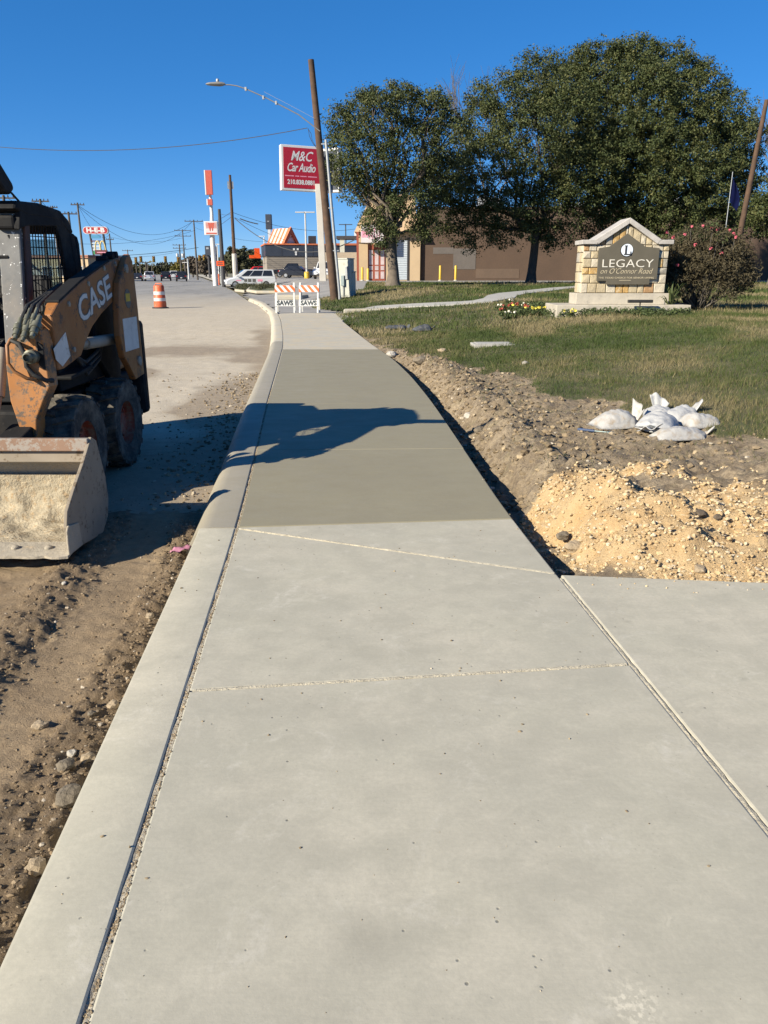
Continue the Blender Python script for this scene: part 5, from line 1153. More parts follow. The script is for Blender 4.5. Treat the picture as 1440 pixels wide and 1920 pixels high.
# ---- flower bed in front of the monument
def clump(px, py, mat, label, cat, r=.16, flowers=5, grp='bedding plants before the monument'):
    p = on_t(px, py); c = thing('bedding_plant', label, cat, (p.x, p.y, p.z - .02), 0, grp)
    q = np.random.default_rng(int(px * 7 + py)); k = 9
    Cc = q.normal(size=(k, 3)) * np.array([r * .6, r * .5, .03]) + np.array([0, 0, .10]); leaf_mesh('foliage', Cc, np.full(k, .09), 16, .07, 'bush_green', c, int(px))
    for i in range(flowers): blossom((q.normal() * r * .55, q.normal() * r * .4 - .05, .17 + .05 * q.random()), .045, mat, c)
for n_, (px, py) in enumerate(sorted(((998, 588), (1005, 590), (1013, 589), (1070, 594), (966, 583)))): clump(px, py, 'petal_yellow', 'bedding plant with bright yellow flowers by the monument, %s of five' % ORD[n_], 'flower')
for n_, (px, py) in enumerate(sorted(((950, 583), (958, 580), (972, 583), (985, 586), (943, 590)))): clump(px, py, 'petal_red', 'bedding plant with dark red flowers by the monument, %s of five' % ORD[n_], 'flower')
for n_, (px, py) in enumerate(sorted(((937, 582), (980, 581), (960, 597), (948, 598), (955, 572)))): clump(px, py, 'petal_white', 'bedding plant with cream white flowers by the monument, %s of five' % ORD[n_], 'flower', flowers=3)
P0 = []
for px in range(968, 1292, 5):
    q = on_t(px, 591 + g.uniform(-2, 3)); P0.append((q.x, q.y, q.z + .07))
for px in range(975, 1022, 4):
    for py in (577, 582, 587): q = on_t(px, py); P0.append((q.x, q.y, q.z + .08))
tag(leaf_mesh('ground_cover', np.array(P0), np.full(len(P0), .16), 70, .06, 'bush_green', None, 77), 'low dark green ground cover along the foot of the monument', 'ground cover', kind='stuff')
# ---- grass
def grass(n, xr, yr, keep, zf, hmin, hmax, wid, seed, label):
    q = np.random.default_rng(seed); x = q.uniform(*xr, n); y = yr[0] + (yr[1] - yr[0]) * q.random(n) ** 1.25
    k = q.random(n) < keep(x, y); x, y = x[k], y[k]; n = len(x); z = zf(x, y)
    h = q.uniform(hmin, hmax, n) * (.45 + 1.5 * fbm(x * 2.3, y * 2.3, 211, 3) ** 1.5 + 1.2 * (fbm(x * 7, y * 7, 215, 2) > .68)); a = q.uniform(0, 6.283, n); w = wid * (.6 + .8 * q.random(n)) * np.maximum(1, y / 9)
    lx, ly = q.normal(size=n) * h * .45, q.normal(size=n) * h * .45
    V = np.stack([np.stack([x - np.cos(a) * w, y - np.sin(a) * w, z - .01], 1), np.stack([x + np.cos(a) * w, y + np.sin(a) * w, z - .01], 1), np.stack([x + lx, y + ly, z + h], 1)], 1).reshape(-1, 3)
    pt = fbm(x * .55, y * .4, 201, 4); tone = np.clip((pt - .5) * 2.6 + .42 + q.normal(size=n) * .22, 0, 1)
    return tag(np_mesh('grass', V, np.arange(3 * n).reshape(-1, 3), 'grass_blade', None, False, {'tone': np.repeat(tone, 3)}), label, 'grass', kind='stuff')
inframe = lambda x, y: np.abs(x) < y * .53 + .4
def not_path(x, y):
    d = np.full(np.shape(x), 9.0)
    for a, b in PATHPTS: d = np.minimum(d, np.hypot(x - a, y - b))
    return d > .66
def not_mon(x, y): return ~((np.abs(x - mon_p.x) < 2.2) & (y > mon_p.y - .5) & (y < mon_p.y + 1.3))
grass(330000, (-.6, 11.5), (6.2, 20.3), lambda x, y: (GRASS(x, y) > .35) * inframe(x, y) * (x > RE(y) + .03), SOIL, .02, .055, .0028, 301, 'short patchy winter lawn grass near the dirt patch')
grass(26000, (0, 4), (5.3, 15), lambda x, y: (1 - GRASS(x, y)) * .6 * (x > RE(y) + .5) * (MOUND(x, y) <= 0), SOIL, .008, .03, .0024, 303, 'sparse dry grass stalks on the bare soil')
grass(230000, (-4.0, 34), (20, 59), lambda x, y: in_lawn(x, y) * inframe(x, y) * not_mon(x, y) * not_path(x, y), lambda x, y: T(x, y) - .01, .04, .09, .004, 302, 'lawn grass around the oaks and monument')
# ================================================================== background: street, signs, buildings, vehicles
for nm, c, kw in (
    ('wall_brown', (0.088, 0.056, 0.038), dict(rough=.9, var=.15, scale=.6, bump=.6, bscale=4, fine=.25)),
    ('wall_brown_pale', (0.115, 0.078, 0.055), dict(rough=.9, var=.12, scale=.6, bump=.6, bscale=4, fine=.2)),
    ('wall_greypatch', (0.115, 0.10, 0.09), dict(rough=.9, var=.12, scale=.8, bump=.6, bscale=4, fine=.2)),
    ('wall_cream', (0.43, 0.32, 0.20), dict(rough=.85, var=.06, scale=.8)),
    ('wall_peach', (0.43, 0.30, 0.18), dict(rough=.85, var=.12, scale=1.2, fine=.15)),
    ('shutter_white', (0.42, 0.47, 0.52), dict(var=.06)),
    ('frame_red', (0.24, 0.055, 0.03), dict(var=.15)),
    ('pane_pink', (0.46, 0.38, 0.38), dict(rough=.25, var=.15, scale=2)),
    ('banner_white', (0.54, 0.50, 0.51), dict(var=.1, scale=2)),
    ('banner_pink', (0.66, 0.27, 0.36), dict(var=.2, scale=3)),
    ('sign_red', (0.36, 0.012, 0.03), dict(rough=.5, var=.05)),
    ('sign_white', (0.58, 0.58, 0.575), dict(rough=.5, var=.03)),
    ('sign_orange', (0.62, 0.10, 0.03), dict(rough=.5, var=.06)),
    ('sign_salmon', (0.42, 0.075, 0.045), dict(rough=.5, var=.06)),
    ('road_sign_orange', (0.62, 0.075, 0.006), dict(rough=.4, var=.05)),
    ('heb_red', (0.36, 0.018, 0.02), dict(rough=.5, var=.05)),
    ('arch_yellow', (0.52, 0.42, 0.17), dict(rough=.5, var=.05)),
    ('maroon', (0.11, 0.025, 0.025), dict(rough=.5, var=.1)),
    ('sign_blue', (0.05, 0.22, 0.38), dict(var=.05)), ('sign_green', (0.02, 0.25, 0.08), dict(var=.05)),
    ('navy', (0.022, 0.030, 0.048), dict(rough=.6, var=.12, scale=.8)),
    ('brick_grey', (0.235, 0.205, 0.17), dict(rough=.9, var=.12, scale=.7, fine=.3)),
    ('roof_stripe_white', (0.56, 0.48, 0.41), dict(var=.06)), ('roof_orange', (0.46, 0.13, 0.05), dict(var=.06)),
    ('door_dark', (0.03, 0.03, 0.035), dict(var=.2)), ('glass_dark', (0.018, 0.02, 0.025), dict(rough=.08, var=.1)),
    ('yellow_paint', (0.52, 0.34, 0.03), dict(rough=.5, var=.1)),
    ('car_white', (0.54, 0.56, 0.58), dict(rough=.25, var=.02)), ('car_black', (0.012, 0.012, 0.015), dict(rough=.2, var=.1)), ('car_navy', (0.02, 0.022, 0.03), dict(rough=.2, var=.1)),
    ('car_silver', (0.45, 0.46, 0.48), dict(rough=.25, metal=.3, var=.03)), ('car_red', (0.45, 0.02, 0.02), dict(rough=.25, var=.05)),
    ('tail_red', (0.35, 0.015, 0.01), dict(rough=.3, var=.05)), ('head_clear', (0.6, 0.62, 0.64), dict(rough=.15, var=.05)),
    ('car_tyre', (0.02, 0.02, 0.02), dict(rough=.85, var=.2)), ('car_rim', (0.36, 0.37, 0.38), dict(rough=.35, metal=.5, var=.1)),
    ('signal_yellow', (0.48, 0.30, 0.03), dict(var=.1)), ('signal_black', (0.02, 0.02, 0.02), dict(var=.1)),
    ('concrete_pole', (0.44, 0.42, 0.38), dict(var=.08, scale=1)), ('stucco_tan', (0.31, 0.26, 0.20), dict(var=.1)), ('roof_tile', (0.30, 0.12, 0.07), dict(var=.2)),
    ('weed', (0.10, 0.105, 0.05), dict(rough=.9, var=.3, scale=2)),
): M(nm, c, **kw)
def bx(parent, name, mat, lo, hi, bevel=0.0): m = MB(); m.box(lo, hi); return m.build(name, mat, parent, bevel=bevel)
# ---- brown store
WY = 76.0
def store():
    zb = tz(5, WY) - .25
    a = at(787, 525, WY).x; c0 = at(672, 525, WY).x
    st = thing('store_building', 'low brown block store with a cream corner and red door, behind the oaks', 'building', (a, WY, zb))
    H = at(900, 392, WY).z - zb
    bx(st, 'block_wall', 'wall_brown', (0, 0, 0), (46, 26, H - .01))
    bx(st, 'parapet_cap', 'wall_brown_pale', (-.05, -.08, H), (46.05, 26.05, H + .18))
    # split faced block courses that stand proud, paler upper band and the repainted patches
    z0 = .02; nrow = 0
    lo_ = H - 1.5
    bx(st, 'pale_course', 'wall_brown_pale', (-.012, -.03, lo_), (46.02, -.003, H - .02))
    bx(st, 'paint_patch', 'wall_greypatch', (at(850, 480, WY).x - a, -.025, at(850, 505, WY).z - zb), (at(892, 480, WY).x - a, -.004, at(850, 466, WY).z - zb))
    bx(st, 'paint_patch', 'wall_greypatch', (at(812, 480, WY).x - a, -.022, at(850, 476, WY).z - zb), (at(849.9, 480, WY).x - a, -.004, at(850, 464, WY).z - zb))
    bx(st, 'paint_patch', 'wall_brown_pale', (at(893, 480, WY).x - a, -.021, at(850, 522, WY).z - zb), (at(975, 480, WY).x - a, -.004, at(850, 504, WY).z - zb))
    for (x, y, w2, h2) in ((6, 6, 2.2, 1.3), (15, 9, 2.6, 1.1), (26, 7, 2.0, 1.4)): bx(st, 'roof_unit', 'galvanised', (x, y, H + .181), (x + w2, y + 1.8, H + .18 + h2), bevel=.04)
    for x in (9.5, 20, 31): bx(st, 'wall_lamp', 'door_dark', (x, -.28, H - 1.2), (x + .45, -.031, H - .95), bevel=.02)
    # cream corner bay
    w = a - c0; HC = at(760, 440, WY).z - zb
    bx(st, 'corner_wall', 'wall_cream', (-w, -.35, 0), (-.001, 20, HC + 1.0))
    rx = at(744, 500, WY).x - a; rx2 = at(763, 500, WY).x - a
    sh = MB()
    for k in range(22):
        zz = .25 + k * .16; sh.prism([(-.36, zz), (-.40, zz + .03), (-.40, zz + .12), (-.36, zz + .15)], rx, rx2, 'x')
    sh.build('roller_shutter', 'shutter_white', st)
    bx(st, 'shutter_jamb', 'door_dark', (rx2 + .01, -.45, .1), (rx2 + .12, -.352, 4.0))
    # entrance: red frame and pink white panes
    ex0, ex1 = at(690, 500, WY).x - a, at(722, 500, WY).x - a
    fr = bx(st, 'entrance_frame', 'frame_red', (ex0, -.42, .15), (ex1, -.355, 3.4))
    n = 3; wv = (ex1 - ex0) / n
    for i in range(n):
        for (za, zb2) in ((.35, 1.0), (1.12, 1.5), (1.6, 2.9)):
            bx(fr, 'pane', 'pane_pink', (ex0 + i * wv + .12, -.44, za), (ex0 + (i+1) * wv - .08, -.422, zb2))
    # mansard and the sign box
    zt = at(760, 362, WY).z - zb; z1 = HC + .2
    m = MB(); m.add([(-w - .3, -1.2, z1), (-.2, -1.2, z1), (-.2, 16, z1), (-w - .3, 16, z1), (-w + 1.3, 1.2, zt), (-.6, 1.2, zt), (-.6, 14, zt), (-w + 1.3, 14, zt)], [(0,1,5,4), (1,2,6,5), (2,3,7,6), (3,0,4,7), (4,5,6,7), (3,2,1,0)]); m.build('mansard', 'wall_peach', st)
    q0, q1 = at(677, 455, WY - 1.6), at(703, 421, WY - 1.6)
    bx(st, 'sign_box', 'banner_white', (q0.x - a, -1.75, q0.z - zb), (q1.x - a + .8, -1.25, q1.z - zb))
    bx(st, 'sign_print', 'banner_pink', (q0.x - a + .05, -1.765, q0.z - zb + .45), (q0.x - a + .62, -1.752, q1.z - zb - .55))
    for k in range(5): bx(st, 'sign_print', 'banner_pink', (q0.x - a + .75 + k * .22, -1.765, q0.z - zb + .3), (q0.x - a + .82 + k * .22, -1.752, q1.z - zb - .25 - .1 * (k % 2)))
    bx(st, 'canopy_post', 'frame_red', (-w - .1, -1.3, 0), (-w + .1, -1.1, z1 - .01))
store()
def bollard(px, py, h, label):
    p = at(px, py, WY - 1.8); z = tz(p.x, WY - 1.8) - .08; b = thing('bollard', label, 'bollard', (p.x, WY - 1.8, z), 0, 'yellow bollards')
    m = MB(); m.lathe([(.11, 0), (.11, h - .05), (.08, h), (0, h + .02)], 14); m.build('post', 'yellow_paint', b, smooth=50)
    m = MB(); m.lathe([(.18, 0), (.16, .08), (.115, .1)], 12); m.build('footing', 'concrete_grey', b)
bollard(825, 527, 1.35, 'yellow bollard left of the pair by the brown wall'); bollard(854, 527, 1.35, 'yellow bollard right of the pair by the brown wall')
bollard(679.5, 530, 1.2, 'yellow bollard near the dark post left of the store entrance'); bollard(690, 530, 1.1, 'yellow bollard just left of the red entrance frame')
# pale building far right behind the bush
q = at(1392, 500, 82); pb2 = thing('pale_building', 'pale stucco building glimpsed behind the small tree at the right edge', 'building', (q.x, 82, tz(q.x, 82) - .1))
hz = at(1400, 412, 82).z - pb2.location.z
bx(pb2, 'wall', 'wall_cream', (0, 0, 0), (14, 10, hz)); bx(pb2, 'roof', 'stucco_tan', (-.4, -.4, hz + .001), (14.4, 10.4, hz + .35)); bx(pb2, 'column', 'wall_peach', (-.1, -.9, 0), (.5, -.4, hz - .1)); bx(pb2, 'eave_beam', 'frame_red', (-.3, -1.0, hz * .68), (8, -.05, hz * .73))
# ---- shop pylon sign (red panel)
SY = 75.0
def mc_sign():
    b = at(606, 527, SY); z = tz(b.x, SY) - .1; s_ = thing('pylon_sign', 'red car audio shop sign in a white box on a white pylon', 'sign', (b.x, SY, z))
    top = at(597, 352, SY)
    m = MB(); lean = top.x - b.x
    m.add([(-.3, -.3, 0), (.3, -.3, 0), (.3, .3, 0), (-.3, .3, 0), (lean - .27, -.27, top.z - z + .3), (lean + .27, -.27, top.z - z + .3), (lean + .27, .27, top.z - z + .3), (lean - .27, .27, top.z - z + .3)], [(3,2,1,0), (4,5,6,7), (0,1,5,4), (1,2,6,5), (2,3,7,6), (3,0,4,7)]); m.build('pylon', 'concrete_pole', s_, bevel=.03)
    c = at(563.5, 317, SY); H = 3.72; W = 3.85; yaw = R(20)
    e = bpy.data.objects.new('sign_box', None); link(e, s_); e.location = (c.x - b.x + .1, -.1, c.z - z); e.rotation_euler = (0, R(1.0), yaw)
    bx(e, 'box', 'sign_white', (-W/2, -.35, -H/2), (W/2, .35, H/2), bevel=.03)
    bx(e, 'panel', 'sign_red', (-W/2 + .2, -.372, -H/2 + .2), (W/2 - .2, -.352, H/2 - .2))
    X, U = (1, 0, 0), (0, 0, 1)
    text('M&C', 1.12, 'sign_white', e, (-.12, -.376, .95), X, U, shear=.32, bold=.012, sx=.82)
    text('Car Audio', .98, 'sign_white', e, (-.14, -.376, .02), X, U, shear=.32, bold=.014, sx=.68, spacing=.92)
    for k in range(4):
        xs = [-1.60, -.68, -.2, .48][k]; xe = [-.80, -.32, .36, 1.32][k]
        text('QUALITY CAR AUDIO INSTALLATION'.split()[k], .17, 'sign_white', e, ((xs + xe) / 2, -.376, -.66), X, U, sx=1.0, bold=.002) if False else bx(e, 'lettering', 'banner_pink', (xs, -.377, -.70), (xe, -.3735, -.62))
    text('210.838.0881', .52, 'sign_white', e, (-.12, -.376, -1.17), X, U, bold=.018, sx=.90)
    e2 = bpy.data.objects.new('rear_sign_box', None); link(e2, s_); e2.location = (c.x - b.x + 2.4, 1.5, c.z - z); e2.rotation_euler = (0, 0, R(-35))
    bx(e2, 'box', 'sign_white', (-1.0, -.3, -H/2), (1.4, .3, H/2), bevel=.03); bx(e2, 'panel', 'navy', (-.9, -.322, -H/2 + .2), (1.3, -.302, H/2 - .2))
mc_sign()
# ---- striped roof restaurant
def restaurant():
    Y = 118.0; c = at(502, 530, Y); z = tz(c.x, Y) - .3
    r = thing('restaurant', 'navy and brick restaurant with an orange striped A frame roof', 'building', (c.x, Y, z), R(12))
    zt = at(502, 459, Y).z - z; zm = at(502, 480, Y).z - z; W = 13.2; D = 9.5
    bx(r, 'brick_wall', 'brick_grey', (0, 0, 0), (W, D, zm)); bx(r, 'fascia', 'navy', (-.15, -.15, zm + .001), (W + .15, D + .15, zt)); bx(r, 'roof_trim', 'roof_orange', (-.25, -.25, zt + .001), (W + .25, D + .25, zt + .2))
    for k in range(5): bx(r, 'fascia_seam', 'door_dark', (2.2 + k * 2.3, -.17, zm + .05), (2.24 + k * 2.3, -.152, zt - .05))
    for k in range(14): bx(r, 'brick_course', 'brick_grey', (.02, -.03, .3 + k * .28), (W - .02, -.001, .46 + k * .28))
    bx(r, 'door', 'door_dark', (9.4, -.12, .2), (10.5, -.031, 3.0)); bx(r, 'down_pipe', 'door_dark', (8.2, -.30, .2), (8.6, -.155, zt))
    for (x, zz, s_) in ((4.0, .62, .13), (4.55, .62, .13), (4.27, .36, .15), (4.27, .16, .13)): bx(r, 'emblem', 'sign_white', (x - s_, -.19, zm + (zt - zm) * zz - s_), (x + s_, -.152, zm + (zt - zm) * zz + s_))
    # A frame
    ax, hw, zh = 0, 1.3, at(555, 426, Y).z - z
    af = bpy.data.objects.new('a_frame', None); link(af, r); af.location = (3.9, .9, 0); af.rotation_euler = (0, 0, R(32))
    zb = zt + .2; n = 9; y0, y1 = .5, 4.6
    for sd_ in (-1, 1):
        for k in range(n):
            a, b = y0 + (y1 - y0) * k / n, y0 + (y1 - y0) * (k + 1) / n
            m = MB(); m.add([(ax + sd_ * hw, a, zb), (ax + sd_ * hw, b, zb), (ax, b, zh), (ax, a, zh), (ax + sd_ * (hw - .2), a, zb), (ax + sd_ * (hw - .2), b, zb), (ax, b, zh - .25), (ax, a, zh - .25)], [(0,1,2,3), (7,6,5,4), (0,3,7,4), (1,5,6,2), (0,4,5,1), (3,2,6,7)])
            m.build('roof_panel', 'roof_orange' if k % 2 == 0 else 'roof_stripe_white', af)
        # front edge board
        m = MB(); m.add([(ax + sd_ * (hw + .15), y0 - .35, zb), (ax + sd_ * (hw - .32), y0 - .35, zb), (ax, y0 - .35, zh - .75), (ax, y0 - .35, zh + .15), (ax + sd_ * (hw + .15), y0 - .01, zb), (ax + sd_ * (hw - .32), y0 - .01, zb), (ax, y0 - .01, zh - .75), (ax, y0 - .01, zh + .15)], [(0,1,2,3), (7,6,5,4), (0,4,5,1), (1,5,6,2), (2,6,7,3), (3,7,4,0)]); m.build('edge_board', 'roof_orange', af)
    m = MB(); m.prism([(ax - hw + .5, zb), (ax + hw - .5, zb), (ax, zh - .8)], y0 + .1, y0 + .3, 'y'); m.build('gable', 'glass_dark', af)
    bx(af, 'gable_sill', 'sign_white', (-.8, y0 - .05, zb + .1), (.8, y0 + .05, zb + .9))
    m = MB(); m.lathe([(.36, 0), (.36, .1), (0, .1)], 20, origin=(ax, y0 - .1, zb + 1.3), axis='y'); m.build('gable_disc', 'sign_white', af)
    bx(r, 'flue', 'door_dark', (6.6, 3, zb), (7.7, 4, zh - 1.0))
    bx(r, 'low_annex', 'brick_grey', (W + .2, 2, 0), (W + 6, 12, zm * .8)); bx(r, 'annex_fascia', 'navy', (W + .16, 1.9, zm * .8 + .001), (W + 6.1, 12.1, zt - 1.0)); bx(r, 'annex_trim', 'roof_orange', (W + .17, 1.8, zt - .999), (W + 6.2, 12.2, zt - .7))
    # orange drive-through sign on the left end
    bx(r, 'wall_sign', 'road_sign_orange', (-2.3, 4.3, zm - .25), (-.6, 4.6, zm + .2)); bx(r, 'wall_sign', 'road_sign_orange', (-1.5, 4.32, zm + .201), (-.7, 4.58, zm + 1.2))
restaurant()
# dark trellis structure between restaurant and store
q = at(652, 528, 96); pv = thing('patio_enclosure', 'tan walled patio enclosure with dark beams between restaurant and store', 'building', (q.x, 96, tz(q.x, 96) - .2))
bx(pv, 'wall', 'stucco_tan', (-3.4, 0, 0), (2.2, .3, 3.1)); bx(pv, 'wall', 'stucco_tan', (-.3, .4, 0), (2.2, 5, 2.8))
for x in (-.9, 1.6): bx(pv, 'post', 'cabinet_grey', (x, .35, 0), (x + .55, .9, 4.6))
bx(pv, 'beam', 'door_dark', (-1.3, .2, 4.601), (3.2, 4, 4.95)); bx(pv, 'vent', 'sign_white', (.8, 1, 4.951), (1.6, 1.8, 5.5))
for k in range(6): bx(pv, 'slat', 'door_dark', (2.21 + k * .28, .3, .2), (2.34 + k * .28, .5, 2.6))
q = at(690, 528, 150); th = thing('tiled_house', 'dark building with a tiled roof far behind the patio enclosure', 'building', (q.x, 150, .4)); bx(th, 'wall', 'stucco_tan', (-9, 0, 0), (10, 8, 4.2))
m = MB(); m.add([(-9.8, -.8, 4.2), (10.8, -.8, 4.2), (10.8, 8.8, 4.2), (-9.8, 8.8, 4.2), (-7, 4, 6.2), (8, 4, 6.2)], [(0,1,5,4), (1,2,5), (2,3,4,5), (3,0,4), (3,2,1,0)]); m.build('roof', 'roof_tile', th)
# ---- vehicles
CARS = dict(
    sedan=dict(low=[(-2.32,.34),(-2.36,.72),(-2.22,.98),(-1.6,1.0),(1.05,.95),(2.05,.80),(2.34,.62),(2.34,.30)], cab=(-1.75, 1.05, -1.0, .35, .97, 1.45), W=1.82, wx=(-1.38, 1.40), wr=.33),
    suv=dict(low=[(-2.34,.40),(-2.38,.8),(-2.30,1.08),(-1.6,1.10),(1.1,1.06),(2.1,.95),(2.36,.72),(2.36,.36)], cab=(-2.28, 1.22, -2.0, .45, 1.07, 1.74), W=1.92, wx=(-1.42, 1.45), wr=.37),
    van=dict(low=[(-2.5,.36),(-2.56,.8),(-2.5,1.08),(-1.6,1.10),(1.5,1.04),(2.25,.88),(2.54,.66),(2.54,.32)], cab=(-2.48, 1.62, -2.28, .55, 1.06, 1.76), W=1.98, wx=(-1.5, 1.6), wr=.34),
    pickup=dict(low=[(-2.78,.52),(-2.80,1.08),(-1.0,1.1),(1.2,1.12),(2.45,1.05),(2.72,.85),(2.72,.45)], cab=(-1.05, 1.3, -.75, .6, 1.1, 1.88), W=1.98, wx=(-1.75, 1.8), wr=.40))
def car(kind, paint, label, loc, rz, group):
    k = CARS[kind]; c = thing('parked_car' if group.startswith('cars parked') else 'car', label, {'sedan': 'car', 'suv': 'SUV', 'van': 'van', 'pickup': 'pickup'}[kind], loc, rz, group); W = k['W']; hw = W / 2
    m = MB(); lo = k['low']; secs = []
    for f, y in ((.94, -hw), (1, -hw * .86), (1, hw * .86), (.94, hw)):
        secs.append([(x * (1 if abs(y) < hw * .9 else .985), y, .34 + (z - .34) * f if z > .6 else z) for x, z in lo])
    m.loft(secs); body = m.build('body', paint, c, bevel=.05, smooth=40)
    x0, x1, r0, r1, zb, zt = k['cab']; tw = hw * .80; bw = hw * .93
    A = [(x0, -bw, zb), (x1, -bw, zb), (x1, bw, zb), (x0, bw, zb)]; B = [(r0, -tw, zt), (r1, -tw, zt), (r1, tw, zt), (r0, tw, zt)]
    m = MB(); m.add(A + B, [(0,1,5,4), (1,2,6,5), (2,3,7,6), (3,0,4,7), (4,5,6,7), (3,2,1,0)]); m.build('cabin', paint, c, bevel=.05, smooth=40)
    def lerp(a, b, t): return tuple(a[i] + (b[i] - a[i]) * t for i in range(3))
    def pane(p, q, r, s_, n, name):       # quad pane a little proud of the cabin
        nv = Vector(n) * .012; m = MB(); v = [Vector(t) + nv for t in (p, q, r, s_)] + [Vector(t) - nv * .5 for t in (p, q, r, s_)]
        m.add([tuple(t) for t in v], [(0,1,2,3), (7,6,5,4), (0,4,5,1), (1,5,6,2), (2,6,7,3), (3,7,4,0)]); m.build(name, 'glass_dark', c)
    def quad(a, b, cc, d, u0, u1, v0, v1):
        return [lerp(lerp(a, b, u0), lerp(d, cc, u0), v0), lerp(lerp(a, b, u1), lerp(d, cc, u1), v0), lerp(lerp(a, b, u1), lerp(d, cc, u1), v1), lerp(lerp(a, b, u0), lerp(d, cc, u0), v1)]
    pane(*quad(A[1], A[2], B[2], B[1], .06, .94, .08, .92), (.7, 0, .7), 'windscreen'); pane(*quad(A[3], A[0], B[0], B[3], .08, .92, .12, .88), (-.8, 0, .5), 'rear_window')
    cuts = {'sedan': (.12, .48, .88), 'suv': (.06, .32, .62, .9), 'van': (.05, .34, .66, .88), 'pickup': (.08, .48, .9)}[kind]
    for sd_, (a, b, cc, d) in ((-1, (A[0], A[1], B[1], B[0])), (1, (A[3], A[2], B[2], B[3]))):
        for i in range(len(cuts) - 1): pane(*quad(a, b, cc, d, cuts[i] + .012, cuts[i+1] - .012, .12, .88), (0, sd_ * .98, .2), 'side_window')
    for x in k['wx']:
        for sd_ in (-1, 1):
            e = bpy.data.objects.new('wheel', None); link(e, c); e.location = (x, sd_ * (hw - .10), k['wr'])
            m = MB(); m.lathe([(k['wr'] * .6, -.11), (k['wr'] * .96, -.11), (k['wr'], -.08), (k['wr'], .08), (k['wr'] * .96, .115), (k['wr'] * .6, .115)], 20, axis='y'); m.build('tyre', 'car_tyre', e, smooth=40)
            m = MB(); m.lathe([(k['wr'] * .62, -.118), (k['wr'] * .62, .118), (k['wr'] * .3, .122), (0, .122)] if sd_ > 0 else [(0, -.122), (k['wr'] * .3, -.122), (k['wr'] * .62, -.118), (k['wr'] * .62, .118)], 16, axis='y'); m.build('rim', 'car_rim', e, smooth=40)
    xr = min(p[0] for p in lo); xf = max(p[0] for p in lo)
    for sd_ in (-1, 1):
        bx(c, 'tail_light', 'tail_red', (xr - .02, sd_ * hw * .78 - .16, .78 if kind == 'sedan' else .85), (xr + .12, sd_ * hw * .78 + .14, 1.0 if kind != 'sedan' else .92), bevel=.02)
        bx(c, 'headlight', 'head_clear', (xf - .16, sd_ * hw * .74 - .2, .62), (xf + .015, sd_ * hw * .74 + .18, .78), bevel=.03)
        bx(c, 'mirror', paint, (x1 - .35, sd_ * (hw + .12) - .1, zb + .02), (x1 - .2, sd_ * (hw + .12) + .1, zb + .18), bevel=.02)
    bx(c, 'number_plate', 'sign_white', (xr - .035, -.16, .58), (xr + .03, .16, .72)); bx(c, 'grille', 'door_dark', (xf - .1, -.5, .38), (xf + .018, .5, .56), bevel=.01)
    if kind == 'pickup': bx(c, 'bed_floor', 'door_dark', (-2.68, -hw * .78, 1.05), (-1.12, hw * .78, 1.112))
    return c
PK = 'cars parked by the restaurant'; RC = 'cars on the road'
def gpos(px, Y, dz=0.0, road=False): q = at(px, 530, Y); return (q.x, Y, (-.16 - .1 * float(ss(60, 200, Y))) if road else tz(q.x, Y) - .07 + dz)
vp = gpos(469, 82); vn = car('van', 'car_white', 'white minivan at the driveway beside the wooden pole', (vp[0], vp[1], vp[2]), R(196), PK)
for (x, w, h) in ((-.9, .5, .22), (-.3, .34, .3), (.15, .34, .3), (.55, .3, .26), (1.25, .5, .1)): bx(vn, 'decal', 'decal_grey' if w < .4 else 'banner_pink', (x - w/2, .972, .72 - h/2), (x + w/2, .997, .72 + h/2))
car('pickup', 'car_black', 'black pickup parked against the restaurant wall, front to the left', gpos(549, 112), R(188), PK)
car('sedan', 'car_navy', 'black sedan in front of the black pickup', gpos(559, 104), R(352), PK)
car('pickup', 'car_white', 'white pickup half hidden by the white sign pylon', gpos(612, 92), R(262), PK)
car('suv', 'car_red', 'red car showing beyond the white minivan', gpos(482, 130), R(184), PK)
car('sedan', 'car_navy', 'dark sedan on the road nearest the loader', gpos(259, 152, road=True), R(104), RC)
car('suv', 'car_silver', 'silver car waiting on the road between dark cars', gpos(282, 150, road=True), R(104), RC)
car('suv', 'car_black', 'black SUV in the middle of the road', gpos(312, 155, road=True), R(104), RC)
car('pickup', 'car_white', 'white pickup on the road behind the rightmost SUV', gpos(327, 185, road=True), R(104), RC)
car('suv', 'car_navy', 'black SUV in the right hand lane nearest the kerb', gpos(341, 146, road=True), R(103), RC)
